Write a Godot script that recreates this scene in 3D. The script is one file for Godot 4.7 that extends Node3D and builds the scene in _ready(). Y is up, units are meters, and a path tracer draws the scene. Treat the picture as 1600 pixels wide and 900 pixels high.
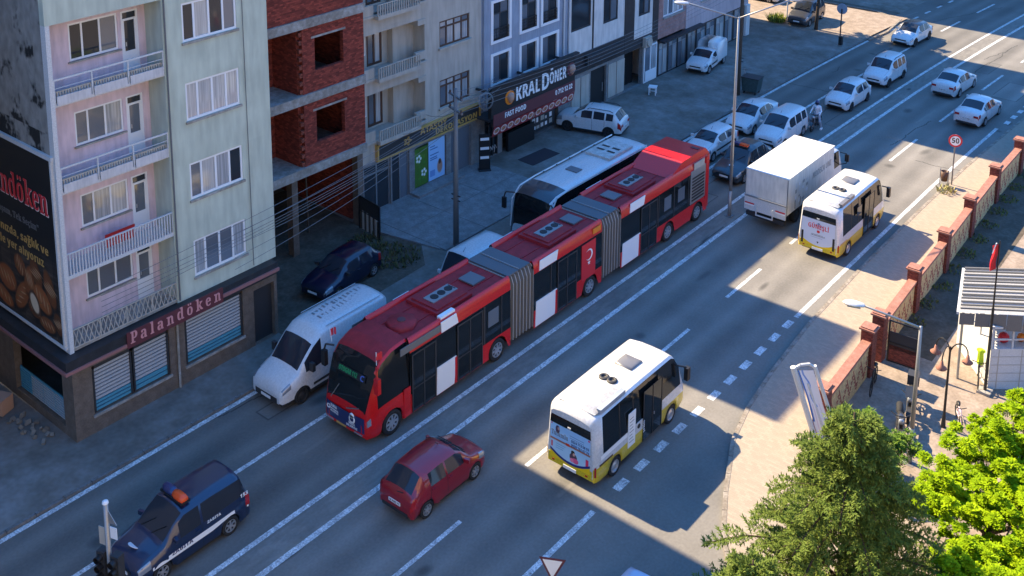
extends Node3D
# A city street seen from an upper floor: buses and cars in a shaded carriageway, sunlit pavement and trees at right.
var M := {}
var T := {}
var font: SystemFont
var font_serif: SystemFont
var rng := RandomNumberGenerator.new()

# ---------------------------------------------------------------- mesh helpers
func nst(smooth := false) -> SurfaceTool:
	var s := SurfaceTool.new()
	s.begin(Mesh.PRIMITIVE_TRIANGLES)
	s.set_smooth_group(0 if smooth else -1)
	return s

func tri(s: SurfaceTool, a: Vector3, b: Vector3, c: Vector3) -> void:
	s.add_vertex(a); s.add_vertex(b); s.add_vertex(c)

func quad(s: SurfaceTool, a: Vector3, b: Vector3, c: Vector3, d: Vector3) -> void:
	tri(s, a, b, c); tri(s, a, c, d)

func quv(s: SurfaceTool, p: Array, uv: Array) -> void:
	for i in [0, 1, 2, 0, 2, 3]:
		s.set_uv(uv[i]); s.add_vertex(p[i])

func bx(s: SurfaceTool, x0: float, x1: float, y0: float, y1: float, z0: float, z1: float) -> void:
	obx(s, Vector3((x0 + x1) / 2, (y0 + y1) / 2, (z0 + z1) / 2), Vector3(absf(x1 - x0), absf(y1 - y0), absf(z1 - z0)))

func obx(s: SurfaceTool, c: Vector3, d: Vector3, b := Basis()) -> void:
	var h := d / 2
	var v := []
	for i in 8:
		v.append(c + b * Vector3(h.x if i & 1 else -h.x, h.y if i & 2 else -h.y, h.z if i & 4 else -h.z))
	quad(s, v[0], v[2], v[3], v[1]); quad(s, v[5], v[7], v[6], v[4])
	quad(s, v[4], v[6], v[2], v[0]); quad(s, v[1], v[3], v[7], v[5])
	quad(s, v[2], v[6], v[7], v[3]); quad(s, v[4], v[0], v[1], v[5])

func frame_of(d: Vector3) -> Basis:
	var z := d.normalized()
	var x := (Vector3.UP if absf(z.y) < 0.95 else Vector3.RIGHT).cross(z).normalized()
	return Basis(x, z.cross(x), z)

func bar(s: SurfaceTool, a: Vector3, b: Vector3, w: float, h := -1.0) -> void:
	obx(s, (a + b) / 2, Vector3(w, w if h < 0 else h, a.distance_to(b)), frame_of(b - a))

func cyl(s: SurfaceTool, a: Vector3, b: Vector3, r0: float, r1 := -1.0, n := 10, caps := true) -> void:
	if r1 < 0: r1 = r0
	var f := frame_of(b - a)
	for i in n:
		var t0 := TAU * i / n
		var t1 := TAU * (i + 1) / n
		var e0 := f.x * cos(t0) + f.y * sin(t0)
		var e1 := f.x * cos(t1) + f.y * sin(t1)
		quad(s, a + e0 * r0, b + e0 * r1, b + e1 * r1, a + e1 * r0)
		if caps:
			tri(s, b, b + e1 * r1, b + e0 * r1); tri(s, a, a + e0 * r0, a + e1 * r0)

func tube(s: SurfaceTool, pts: Array, r: float, n := 6) -> void:
	for i in pts.size() - 1: cyl(s, pts[i], pts[i + 1], r, r, n, i == 0 or i == pts.size() - 2)

func lathe(s: SurfaceTool, prof: Array, c: Vector3, axis: Vector3, n := 18) -> void:
	var f := frame_of(axis)
	for k in prof.size() - 1:
		for i in n:
			var t0 := TAU * i / n
			var t1 := TAU * (i + 1) / n
			var e0 := f.x * cos(t0) + f.y * sin(t0)
			var e1 := f.x * cos(t1) + f.y * sin(t1)
			var p: Vector2 = prof[k]
			var q: Vector2 = prof[k + 1]
			quad(s, c + e0 * p.x + f.z * p.y, c + e0 * q.x + f.z * q.y, c + e1 * q.x + f.z * q.y, c + e1 * p.x + f.z * p.y)

func prism(s: SurfaceTool, poly: PackedVector2Array, at: Callable, d0: float, d1: float) -> void:
	# at.call(x, y, depth) -> Vector3
	var t := Geometry2D.triangulate_polygon(poly)
	for k in range(0, t.size(), 3):
		tri(s, at.call(poly[t[k]].x, poly[t[k]].y, d1), at.call(poly[t[k + 1]].x, poly[t[k + 1]].y, d1), at.call(poly[t[k + 2]].x, poly[t[k + 2]].y, d1))
		tri(s, at.call(poly[t[k]].x, poly[t[k]].y, d0), at.call(poly[t[k + 2]].x, poly[t[k + 2]].y, d0), at.call(poly[t[k + 1]].x, poly[t[k + 1]].y, d0))
	for i in poly.size():
		var a := poly[i]
		var b := poly[(i + 1) % poly.size()]
		quad(s, at.call(a.x, a.y, d0), at.call(b.x, b.y, d0), at.call(b.x, b.y, d1), at.call(a.x, a.y, d1))

func put(par: Node, called: String, s: SurfaceTool, m: Material, normals := true) -> MeshInstance3D:
	if normals: s.generate_normals()
	var o := MeshInstance3D.new()
	o.name = called
	o.mesh = s.commit()
	o.material_override = m
	par.add_child(o, true)
	return o

func putbox(par: Node, called: String, m: Material, x0: float, x1: float, y0: float, y1: float, z0: float, z1: float) -> MeshInstance3D:
	var s := nst()
	bx(s, x0, x1, y0, y1, z0, z1)
	return put(par, called, s, m)

func tag(o: Node, label: String, category: String, group := "") -> Node:
	o.set_meta("label", label); o.set_meta("category", category)
	if group: o.set_meta("group", group)
	return o

func thing(called: String, label: String, category: String, at := Vector3.ZERO, turn := 0.0, group := "") -> Node3D:
	var o := Node3D.new()
	o.name = called
	add_child(o, true)
	o.position = at; o.rotation.y = turn
	tag(o, label, category, group)
	return o

func struct(o: Node, label := "") -> Node:
	o.set_meta("kind", "structure")
	if label: o.set_meta("label", label)
	return o

func text(par: Node, txt: String, h: float, m: Material, at: Vector3, b := Basis(), sx := 1.0, f: Font = null, depth := 0.01) -> MeshInstance3D:
	var t := TextMesh.new()
	t.text = txt
	t.font = f if f else font
	t.font_size = 32
	t.pixel_size = h / 23.0
	t.depth = depth
	t.curve_step = 2.0
	var o := MeshInstance3D.new()
	o.name = "lettering"
	o.mesh = t
	o.material_override = m
	par.add_child(o, true)
	o.transform = Transform3D(b.scaled_local(Vector3(sx, 1, 1)), at + b.y * h * 0.5)   # at = middle of the base line
	return o

func textw(par: Node, txt: String, w: float, h: float, m: Material, at: Vector3, b := Basis(), f: Font = null, depth := 0.01) -> MeshInstance3D:
	# lettering squeezed to a width
	var o := text(par, txt, h, m, at, b, 1.0, f, depth)
	o.transform = Transform3D(b.scaled_local(Vector3(w / o.mesh.get_aabb().size.x, 1, 1)), at + b.y * h * 0.5)
	return o

# ---------------------------------------------------------------- materials
func col(r: float, g: float, b: float) -> Color: return Color(r, g, b).linear_to_srgb()

func mat(key: String, r: float, g: float, b: float, rough := 0.8, tex := "", scale := 1.0, metal := 0.0, coat := 0.0) -> StandardMaterial3D:
	var m := StandardMaterial3D.new()
	m.resource_name = key
	m.albedo_color = col(r, g, b)
	m.roughness = rough
	m.metallic = metal
	m.cull_mode = BaseMaterial3D.CULL_DISABLED
	if tex:
		m.albedo_texture = T[tex]
		m.uv1_triplanar = true; m.uv1_world_triplanar = true
		m.uv1_scale = Vector3.ONE * scale
	if coat > 0:
		m.clearcoat_enabled = true; m.clearcoat = coat; m.clearcoat_roughness = 0.05
	M[key] = m
	return m

func noise_tex(key: String, size: int, layers: Array, lo: float, hi: float, tint := Vector3.ONE, sd := 1) -> void:
	# layers: [frequency in cycles per tile, weight]; grey value times a slight tint in the darker parts
	var img := Image.create(size, size, false, Image.FORMAT_RGB8)
	var sum := PackedFloat32Array()
	sum.resize(size * size)
	for l in layers:
		var n := FastNoiseLite.new()
		n.seed = sd; sd += 1
		n.noise_type = FastNoiseLite.TYPE_SIMPLEX_SMOOTH
		n.frequency = float(l[0]) / size
		n.fractal_octaves = 3
		var im := n.get_seamless_image(size, size, false, false, 0.1, false)
		im.convert(Image.FORMAT_L8)
		var d := im.get_data()
		for i in d.size(): sum[i] += (d[i] / 255.0 - 0.5) * float(l[1])
	for i in size * size:
		var v := clampf(lo + (hi - lo) * (0.5 + sum[i] * 1.25), 0.0, 1.0)
		var k := (hi - v) / maxf(hi - lo, 0.01)
		img.set_pixel(i % size, i / size, Color(v * lerpf(1, tint.x, k), v * lerpf(1, tint.y, k), v * lerpf(1, tint.z, k)))
	T[key] = ImageTexture.create_from_image(img)

func paint(key: String, im: Image) -> void: T[key] = ImageTexture.create_from_image(im)

func uvmat(key: String, tex: String, rough := 0.7) -> StandardMaterial3D:
	var m := mat(key, 1, 1, 1, rough)
	m.albedo_texture = T[tex]
	m.texture_repeat = false
	return m

func blob(im: Image, cx: float, cy: float, rx: float, ry: float, c: Color, ang := 0.0, soft := 0.0) -> void:
	var r := int(maxf(rx, ry)) + 2
	for y in range(maxi(0, int(cy) - r), mini(im.get_height(), int(cy) + r + 1)):
		for x in range(maxi(0, int(cx) - r), mini(im.get_width(), int(cx) + r + 1)):
			var p := Vector2(x - cx, y - cy).rotated(-ang)
			var d := Vector2(p.x / rx, p.y / ry).length()
			if d < 1.0:
				var a := 1.0 if soft <= 0 else clampf((1.0 - d) / soft, 0, 1)
				im.set_pixel(x, y, im.get_pixel(x, y).lerp(c, a * c.a))

func line(im: Image, a: Vector2, b: Vector2, w: float, c: Color) -> void:
	var n := int(a.distance_to(b)) + 1
	for i in n + 1:
		var p := a.lerp(b, float(i) / n)
		for dy in range(-int(w), int(w) + 1):
			for dx in range(-int(w), int(w) + 1):
				var x := int(p.x) + dx
				var y := int(p.y) + dy
				if x >= 0 and y >= 0 and x < im.get_width() and y < im.get_height() and Vector2(dx, dy).length() <= w:
					im.set_pixel(x, y, im.get_pixel(x, y).lerp(c, c.a))

func make_textures() -> void:
	noise_tex("blotch", 384, [[4, 0.7], [24, 0.5]], 0.72, 1.0, Vector3(1, 0.98, 0.94), 3)
	noise_tex("fine", 256, [[20, 0.6], [70, 0.6]], 0.78, 1.0, Vector3.ONE, 13)
	noise_tex("worn", 384, [[10, 0.5], [46, 0.7], [120, 0.7]], 0.50, 1.12, Vector3.ONE, 61)
	noise_tex("stain", 384, [[3, 0.7], [14, 0.5], [60, 0.3]], 0.66, 1.0, Vector3(1, 0.95, 0.88), 23)
	for q in [["streak", 41, 0.90, 1.0], ["curtain", 47, 0.80, 1.0]]:
		var ns := FastNoiseLite.new(); ns.seed = q[1]; ns.frequency = 0.03; ns.fractal_octaves = 4
		var si := Image.create(512, 512, false, Image.FORMAT_RGB8)
		for y in 512:
			for x in 512:
				# wraps across both edges by fading between two copies
				var fx := smoothstep(448.0, 512.0, x)
				var fy := smoothstep(448.0, 512.0, y)
				var ky := 0.06 if q[0] == "streak" else 0.008
				var v00 := ns.get_noise_2d(x * 1.5, y * ky * 4.0)
				var v10 := ns.get_noise_2d((x - 512) * 1.5, y * ky * 4.0)
				var v01 := ns.get_noise_2d(x * 1.5, (y - 512) * ky * 4.0)
				var v11 := ns.get_noise_2d((x - 512) * 1.5, (y - 512) * ky * 4.0)
				var v := lerpf(lerpf(v00, v10, fx), lerpf(v01, v11, fx), fy)
				if q[0] == "streak": v = v * 0.75 + 0.5 * ns.get_noise_2d(x * 0.3 + 700, y * 0.3) * (1.0 - maxf(fx, fy))
				var g: float = lerpf(q[2], q[3], clampf(0.5 + v * 1.1, 0, 1))
				si.set_pixel(x, y, Color(g, g * 0.995, g * 0.985))
		paint(q[0], si)
	# weathered side wall with dark mould running in patches
	var im := Image.create(512, 512, false, Image.FORMAT_RGB8)
	var n1 := FastNoiseLite.new(); n1.seed = 5; n1.frequency = 0.012; n1.fractal_octaves = 5
	var n2 := FastNoiseLite.new(); n2.seed = 9; n2.frequency = 0.05; n2.fractal_octaves = 4
	for y in 512:
		for x in 512:
			var g := 0.80 + 0.13 * n2.get_noise_2d(x, y * 0.6)
			var d := n1.get_noise_2d(x, y * 1.4) + 0.35 * n2.get_noise_2d(x * 1.5, y) + (0.18 if y < 240 else -0.12)
			g *= 1.0 - 0.52 * smoothstep(0.2, 0.4, d) - 0.25 * smoothstep(0.0, 0.25, d)
			im.set_pixel(x, y, Color(g, g * 0.985, g * 0.96))
	paint("mould", im)
	# small red bricks with pale joints (each brick far below ten pixels)
	im = Image.create(512, 512, false, Image.FORMAT_RGB8)
	rng.seed = 77
	var tone := {}
	for y in 512:
		for x in 512:
			var row := y / 16
			var bxi := ((x + (20 if row % 2 else 0)) % 512) / 40.0
			var k := Vector2i(int(bxi), row)
			if not tone.has(k): tone[k] = rng.randf_range(0.62, 1.0)
			var joint: bool = y % 16 < 2 or fmod(bxi, 1.0) < 0.05
			var v: float = tone[k] * (0.92 + 0.1 * n2.get_noise_2d(x * 4, y * 4))
			im.set_pixel(x, y, Color(0.72, 0.66, 0.6) * 0.9 if joint else Color(v, v * 0.94, v * 0.9))
	paint("brick", im)
	# paving blocks, too small to pick apart
	im = Image.create(256, 256, false, Image.FORMAT_RGB8)
	tone = {}
	for y in 256:
		for x in 256:
			var row := y / 16
			var k := Vector2i(((x + (16 if row % 2 else 0)) % 256) / 32, row)
			if not tone.has(k): tone[k] = rng.randf_range(0.93, 1.0)
			var v: float = tone[k] * (0.96 + 0.06 * n2.get_noise_2d(x * 3, y * 3))
			if y % 16 < 1 or (x + (16 if row % 2 else 0)) % 32 < 1: v *= 0.88
			im.set_pixel(x, y, Color(v, v, v))
	paint("paver", im)

# the carriageway: worn asphalt with wheel tracks polished by tyres, oil drips, tar seams and cracks
func make_road_texture() -> void:
	var w := 448
	var h := 2048
	var im := Image.create(w, h, false, Image.FORMAT_RGB8)
	var n := FastNoiseLite.new(); n.seed = 31; n.frequency = 0.02; n.fractal_octaves = 4
	var n2 := FastNoiseLite.new(); n2.seed = 32; n2.frequency = 0.2; n2.fractal_octaves = 3
	for y in h:
		for x in w:
			var wx := -33.5 + 22.4 * x / w   # metres
			var v := 0.8 + 0.08 * n.get_noise_2d(x, y * 0.25) + 0.07 * n2.get_noise_2d(x * 2.5, y * 2.0) + 0.05 * n.get_noise_2d(x * 0.7 + 900, y)
			for lane in [-30.4, -27.25, -22.9, -19.75]:
				v += 0.07 * exp(-pow((absf(wx - lane) - 0.8) / 0.3, 2)) - 0.10 * exp(-pow((wx - lane) / 0.35, 2)) * (0.6 + 0.8 * n.get_noise_2d(x * 0.2, y * 0.4 + 300))
			if wx < -25.6: v *= 0.92  # left lanes toned darker for the deeper shade beside the houses
			if wx > -25.55 and wx < -24.6: v += 0.04 + 0.09 * n2.get_noise_2d(x * 0.8, y * 0.25 + 70)
			im.set_pixel(x, y, Color(v, v * 0.99, v * 0.975))
	rng.seed = 5
	for i in 90:   # oil and tar spots
		blob(im, rng.randf() * w, rng.randf() * h, rng.randf_range(1.5, 7), rng.randf_range(3, 16), Color(0.3, 0.3, 0.3, rng.randf_range(0.2, 0.6)), rng.randf_range(-0.2, 0.2), 0.7)
	for i in 9:   # squared patch repairs of newer asphalt, cut along the lanes
		var pr := Rect2i(int(rng.randf_range(0.05, 0.85) * w), int(rng.randf() * h), rng.randi_range(14, 34), rng.randi_range(30, 90))
		var tone := rng.randf_range(0.80, 1.12)
		for y in range(pr.position.y, mini(h, pr.end.y)):
			for x in range(pr.position.x, mini(w, pr.end.x)):
				var edge: bool = x == pr.position.x or y == pr.position.y or x == pr.end.x - 1 or y == pr.end.y - 1
				im.set_pixel(x, y, im.get_pixel(x, y) * (0.7 if edge else tone))
	for i in 26:   # cracks and sealed seams
		var p := Vector2(rng.randf() * w, rng.randf() * h)
		var d := Vector2(0.12, 1).rotated(rng.randf_range(-0.25, 0.25)) if rng.randf() < 0.7 else Vector2(1, 0.1)
		for k in rng.randi_range(5, 22):
			var q := p + d * rng.randf_range(4, 12) + Vector2(rng.randf_range(-2.2, 2.2), rng.randf_range(-2.2, 2.2))
			line(im, p, q, 0.8, Color(0.34, 0.34, 0.34, 0.75))
			p = q
	for i in 30:   # pale scuffs and dust marks left by tyres
		var p := Vector2(rng.randf() * w, rng.randf() * h)
		var q := p + Vector2(rng.randf_range(-8, 8), rng.randf_range(15, 70))
		line(im, p, q, rng.randf_range(0.5, 1.6), Color(1, 0.98, 0.94, rng.randf_range(0.1, 0.3)))
	# rubbed-out paint scraps in the central reservation
	for i in 60:
		var x := (rng.randf_range(-25.5, -24.7) + 33.5) / 22.4 * w
		var y := rng.randf() * h
		blob(im, x, y, rng.randf_range(1, 3), rng.randf_range(3, 12), Color(1, 0.97, 0.9, rng.randf_range(0.15, 0.4)), 0, 0.5)
	paint("road", im)

func make_materials() -> void:
	font = SystemFont.new(); font.font_names = PackedStringArray(["Droid Sans"]); font.font_weight = 700
	font_serif = SystemFont.new(); font_serif.font_names = PackedStringArray(["Droid Serif"]); font_serif.font_weight = 700; font_serif.font_italic = true
	make_textures()
	make_road_texture()
	mat("ground", 0.16, 0.145, 0.12, 0.95, "stain", 0.05)
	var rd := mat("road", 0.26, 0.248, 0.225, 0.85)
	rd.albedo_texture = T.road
	mat("asphalt2", 0.26, 0.248, 0.225, 0.9, "stain", 0.08)
	mat("mark", 0.78, 0.78, 0.76, 0.7, "worn", 0.22)
	mat("walk", 0.26, 0.25, 0.235, 0.9, "stain", 0.06)
	mat("slab", 0.27, 0.275, 0.28, 0.85, "blotch", 0.3)
	mat("dirt", 0.13, 0.11, 0.085, 1.0, "stain", 0.3)
	mat("tan", 0.37, 0.305, 0.23, 0.9, "paver", 0.62)
	mat("yard", 0.36, 0.29, 0.235, 0.95, "blotch", 0.25)
	mat("kerb", 0.34, 0.31, 0.27, 0.9, "stain", 0.5)
	mat("kerb_grey", 0.22, 0.22, 0.22, 0.9, "stain", 0.5)
	mat("cream", 0.62, 0.56, 0.46, 0.9, "blotch", 0.2)
	mat("sage", 0.54, 0.59, 0.49, 0.9, "streak", 0.11)
	mat("rose", 0.73, 0.58, 0.64, 0.9, "streak", 0.17)
	mat("mould", 0.42, 0.41, 0.39, 0.95, "mould", 0.085)
	mat("plaster", 0.47, 0.43, 0.37, 0.92, "streak", 0.1)
	mat("brick", 0.43, 0.09, 0.06, 0.95, "brick", 0.4)
	mat("brick_edge", 0.40, 0.12, 0.08, 0.95, "brick", 0.7)
	mat("concrete", 0.46, 0.45, 0.43, 0.9, "stain", 0.25)
	mat("tilewall", 0.20, 0.155, 0.125, 0.6, "blotch", 0.5)
	mat("slate", 0.30, 0.35, 0.43, 0.8, "streak", 0.14)
	mat("offwhite", 0.70, 0.67, 0.64, 0.8, "streak", 0.13)
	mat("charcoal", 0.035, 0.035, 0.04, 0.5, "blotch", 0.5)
	mat("mauve", 0.52, 0.42, 0.43, 0.9, "streak", 0.12)
	mat("dustypink", 0.48, 0.27, 0.24, 0.9, "blotch", 0.3)
	mat("whitepaint", 0.74, 0.74, 0.73, 0.45, "fine", 0.7)
	mat("sheetmetal", 0.52, 0.52, 0.52, 0.5, "fine", 0.7)
	mat("fascia", 0.62, 0.60, 0.60, 0.7, "streak", 0.3)
	mat("boxprint", 0.55, 0.56, 0.55, 0.5)
	mat("pvc", 0.78, 0.78, 0.78, 0.35)
	mat("black", 0.012, 0.012, 0.013, 0.5)
	mat("rubber", 0.018, 0.018, 0.018, 0.85, "fine", 3.0)
	mat("dark", 0.03, 0.03, 0.032, 0.6)
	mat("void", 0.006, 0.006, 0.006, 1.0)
	mat("wood", 0.10, 0.045, 0.025, 0.6, "fine", 1.5)
	mat("polewood", 0.12, 0.095, 0.075, 0.95, "stain", 1.3)
	mat("steel", 0.42, 0.42, 0.42, 0.45, "fine", 1.0, 0.6)
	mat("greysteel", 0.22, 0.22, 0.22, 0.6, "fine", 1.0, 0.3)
	mat("alloy", 0.55, 0.55, 0.56, 0.3, "", 1, 0.7)
	mat("chrome", 0.7, 0.7, 0.7, 0.15, "", 1, 1.0)
	mat("glass", 0.024, 0.028, 0.036, 0.04)
	mat("busglass", 0.01, 0.012, 0.013, 0.05)
	mat("pane_dark", 0.03, 0.035, 0.04, 0.05)
	mat("pane_curtain", 0.42, 0.44, 0.46, 0.25, "curtain", 0.45, 0.0, 1.0)
	mat("pane_pale", 0.58, 0.58, 0.57, 0.3, "curtain", 0.45, 0.0, 1.0)
	mat("pane_mid", 0.17, 0.19, 0.22, 0.15, "fine", 2.0, 0.0, 1.0)
	mat("shutter", 0.52, 0.53, 0.54, 0.5, "fine", 0.8)
	mat("turquoise", 0.10, 0.36, 0.48, 0.45, "fine", 0.8)
	mat("gold", 0.50, 0.30, 0.08, 0.4)
	mat("letterpink", 0.62, 0.27, 0.26, 0.5)
	mat("dullpink", 0.30, 0.13, 0.12, 0.6)
	mat("palepink", 0.72, 0.55, 0.60, 0.5)
	mat("print_grey", 0.34, 0.33, 0.31, 0.6)
	mat("burgundy", 0.12, 0.03, 0.035, 0.5)
	mat("white", 0.8, 0.8, 0.79, 0.4)
	mat("red", 0.55, 0.02, 0.02, 0.4)
	mat("signred", 0.6, 0.02, 0.03, 0.5)
	mat("beacon", 0.80, 0.09, 0.015, 0.25)
	mat("amber", 0.75, 0.22, 0.02, 0.25)
	mat("tail", 0.36, 0.01, 0.012, 0.15, "", 1, 0, 0.6)
	mat("lamp", 0.30, 0.32, 0.35, 0.15, "", 1, 0.3, 1.0)
	mat("plate", 0.72, 0.72, 0.70, 0.5)
	mat("navy", 0.012, 0.022, 0.10, 0.35, "", 1, 0, 0.7)
	# vehicle paints
	mat("p_white", 0.76, 0.76, 0.75, 0.35, "fine", 0.4, 0, 0.8)
	mat("p_red", 0.74, 0.005, 0.007, 0.4, "fine", 0.5, 0, 0.4)
	mat("p_roofred", 0.42, 0.018, 0.028, 0.65, "blotch", 0.5)
	mat("p_maroon", 0.27, 0.004, 0.013, 0.3, "", 1, 0.1, 1.0)
	mat("p_navy", 0.009, 0.019, 0.058, 0.3, "", 1, 0.1, 1.0)
	mat("p_darkblue", 0.004, 0.007, 0.028, 0.3, "", 1, 0.1, 0.9)
	mat("p_black", 0.012, 0.014, 0.02, 0.3, "", 1, 0.1, 1.0)
	mat("p_grey", 0.045, 0.045, 0.048, 0.35, "", 1, 0.2, 0.8)
	mat("p_yellow", 0.82, 0.60, 0.006, 0.4, "fine", 0.4, 0, 0.7)
	mat("p_trim", 0.025, 0.025, 0.027, 0.6)
	mat("boxwhite", 0.70, 0.68, 0.63, 0.5, "streak", 0.2)
	mat("roofwhite", 0.68, 0.67, 0.65, 0.5, "blotch", 0.5)
	mat("hatchgrey", 0.14, 0.14, 0.15, 0.4)
	mat("bellows", 0.17, 0.16, 0.15, 0.85, "fine", 1.0)
	mat("pleat_light", 0.30, 0.285, 0.27, 0.7)
	mat("bellowsroof", 0.14, 0.15, 0.16, 0.6, "fine", 1.0)
	mat("wallred", 0.33, 0.085, 0.06, 0.85, "brick", 0.8)
	mat("coping", 0.42, 0.19, 0.14, 0.85, "blotch", 0.6)
	mat("skin", 0.45, 0.27, 0.19, 0.6)
	mat("jeans", 0.30, 0.30, 0.33, 0.9)
	mat("shirt", 0.7, 0.7, 0.72, 0.85)
	mat("hivis", 0.55, 0.75, 0.02, 0.8)
	mat("bark", 0.09, 0.065, 0.045, 1.0, "stain", 1.5)
	mat("weed", 0.09, 0.10, 0.035, 0.95)
	var f := mat("leaf_bright", 1, 1, 1, 0.6); f.vertex_color_use_as_albedo = true
	f.backlight_enabled = true; f.backlight = Color(0.22, 0.38, 0.02); f.metallic_specular = 0.2; f.roughness = 0.8
	f = mat("leaf_cedar", 1, 1, 1, 0.75); f.vertex_color_use_as_albedo = true
	f.backlight_enabled = true; f.backlight = Color(0.10, 0.15, 0.03); f.metallic_specular = 0.2

# ---------------------------------------------------------------- the setting
func off(z: float) -> float:   # the street bends gently beyond z = -55
	var d := maxf(0.0, -z - 55.0)
	return 0.00095 * d * d

const LIGHT := Vector3(1.2, -1.0, -0.015)   # the way sunlight travels

func _ready() -> void:
	var cam := Camera3D.new()
	cam.name = "camera"
	cam.projection = Camera3D.PROJECTION_FRUSTUM
	cam.near = 0.5
	cam.far = 900.0
	cam.size = 900.0 / 1739.17 * cam.near
	cam.frustum_offset = Vector2(0, -577.7 / 1739.17 * cam.near)
	cam.position = Vector3(0, 26.593, 0)
	cam.rotation = Vector3(-0.198873, 0.682668, 0.007156)
	cam.current = true
	add_child(cam)
	var we := WorldEnvironment.new()
	we.name = "environment"
	var e := Environment.new()
	e.background_mode = Environment.BG_SKY
	var sky := Sky.new()
	var sm := ProceduralSkyMaterial.new()
	sm.sky_top_color = Color(0.25, 0.475, 0.76)
	sm.sky_horizon_color = Color(0.55, 0.69, 0.83)
	sm.sky_curve = 0.16
	sm.ground_bottom_color = Color(0.30, 0.28, 0.25)
	sm.ground_horizon_color = Color(0.45, 0.46, 0.48)
	sm.sky_energy_multiplier = 1.0
	sky.sky_material = sm
	e.sky = sky
	e.background_energy_multiplier = 0.92
	e.tonemap_mode = Environment.TONE_MAPPER_LINEAR
	e.tonemap_exposure = 3.1
	e.sdfgi_enabled = true; e.ssao_enabled = true; e.ssil_enabled = true
	we.environment = e
	add_child(we)
	var sun := DirectionalLight3D.new()
	sun.name = "sun"
	sun.light_energy = 1.6
	sun.light_color = Color(1.0, 0.91, 0.76)
	sun.light_angular_distance = 0.5
	sun.shadow_enabled = true
	add_child(sun)
	sun.basis = Basis.looking_at(LIGHT.normalized())

	make_materials()
	build_ground()
	build_corner_house()
	build_brick_house()
	build_grey_house()
	build_slate_house()
	build_white_house()
	build_mauve_house()
	build_far_side()
	build_vehicles()
	build_yard()
	build_street_things()
	build_trees()

func sheet(called: String, m: Material, poly: Array, y: float, par: Node = self) -> MeshInstance3D:
	var s := nst()
	var pv := PackedVector2Array(poly)
	var t := Geometry2D.triangulate_polygon(pv)
	for k in range(0, t.size(), 3):
		tri(s, Vector3(pv[t[k]].x, y, pv[t[k]].y), Vector3(pv[t[k + 1]].x, y, pv[t[k + 1]].y), Vector3(pv[t[k + 2]].x, y, pv[t[k + 2]].y))
	return put(par, called, s, m)

func plinth(called: String, m: Material, poly: Array, y0: float, y1: float) -> MeshInstance3D:
	var s := nst()
	prism(s, PackedVector2Array(poly), func(a, b, d): return Vector3(a, d, b), y0, y1)
	return put(self, called, s, m)

func strip(par: Node, x: float, w: float, z0: float, z1: float) -> void:
	var s := nst()
	var n := maxi(1, int(absf(z1 - z0) / 4.0))
	for i in n:
		var a := lerpf(z0, z1, float(i) / n)
		var b := lerpf(z0, z1, float(i + 1) / n)
		quad(s, Vector3(x - w / 2 + off(a), 0.005, a), Vector3(x + w / 2 + off(a), 0.005, a), Vector3(x + w / 2 + off(b), 0.005, b), Vector3(x - w / 2 + off(b), 0.005, b))
	put(par, "lane_marking", s, M.mark)

func kerbline(called: String, m: Material, pts: Array, w: float, h: float, closed := false) -> void:
	# a kerb of separate stones one metre long with thin joints
	var root := Node3D.new()
	root.name = called
	add_child(root, true)
	struct(root)
	for i in pts.size() - 1:
		var a: Vector2 = pts[i]
		var b: Vector2 = pts[i + 1]
		var n := maxi(1, int(round(a.distance_to(b) / 1.0)))
		for k in n:
			var p := a.lerp(b, float(k) / n)
			var q := a.lerp(b, float(k + 1) / n)
			var e := (q - p).normalized() * 0.012
			var s := nst()
			bar(s, Vector3(p.x + e.x, h / 2, p.y + e.y), Vector3(q.x - e.x, h / 2, q.y - e.y), w, h)
			put(root, "kerb_stone", s, m)

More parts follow.
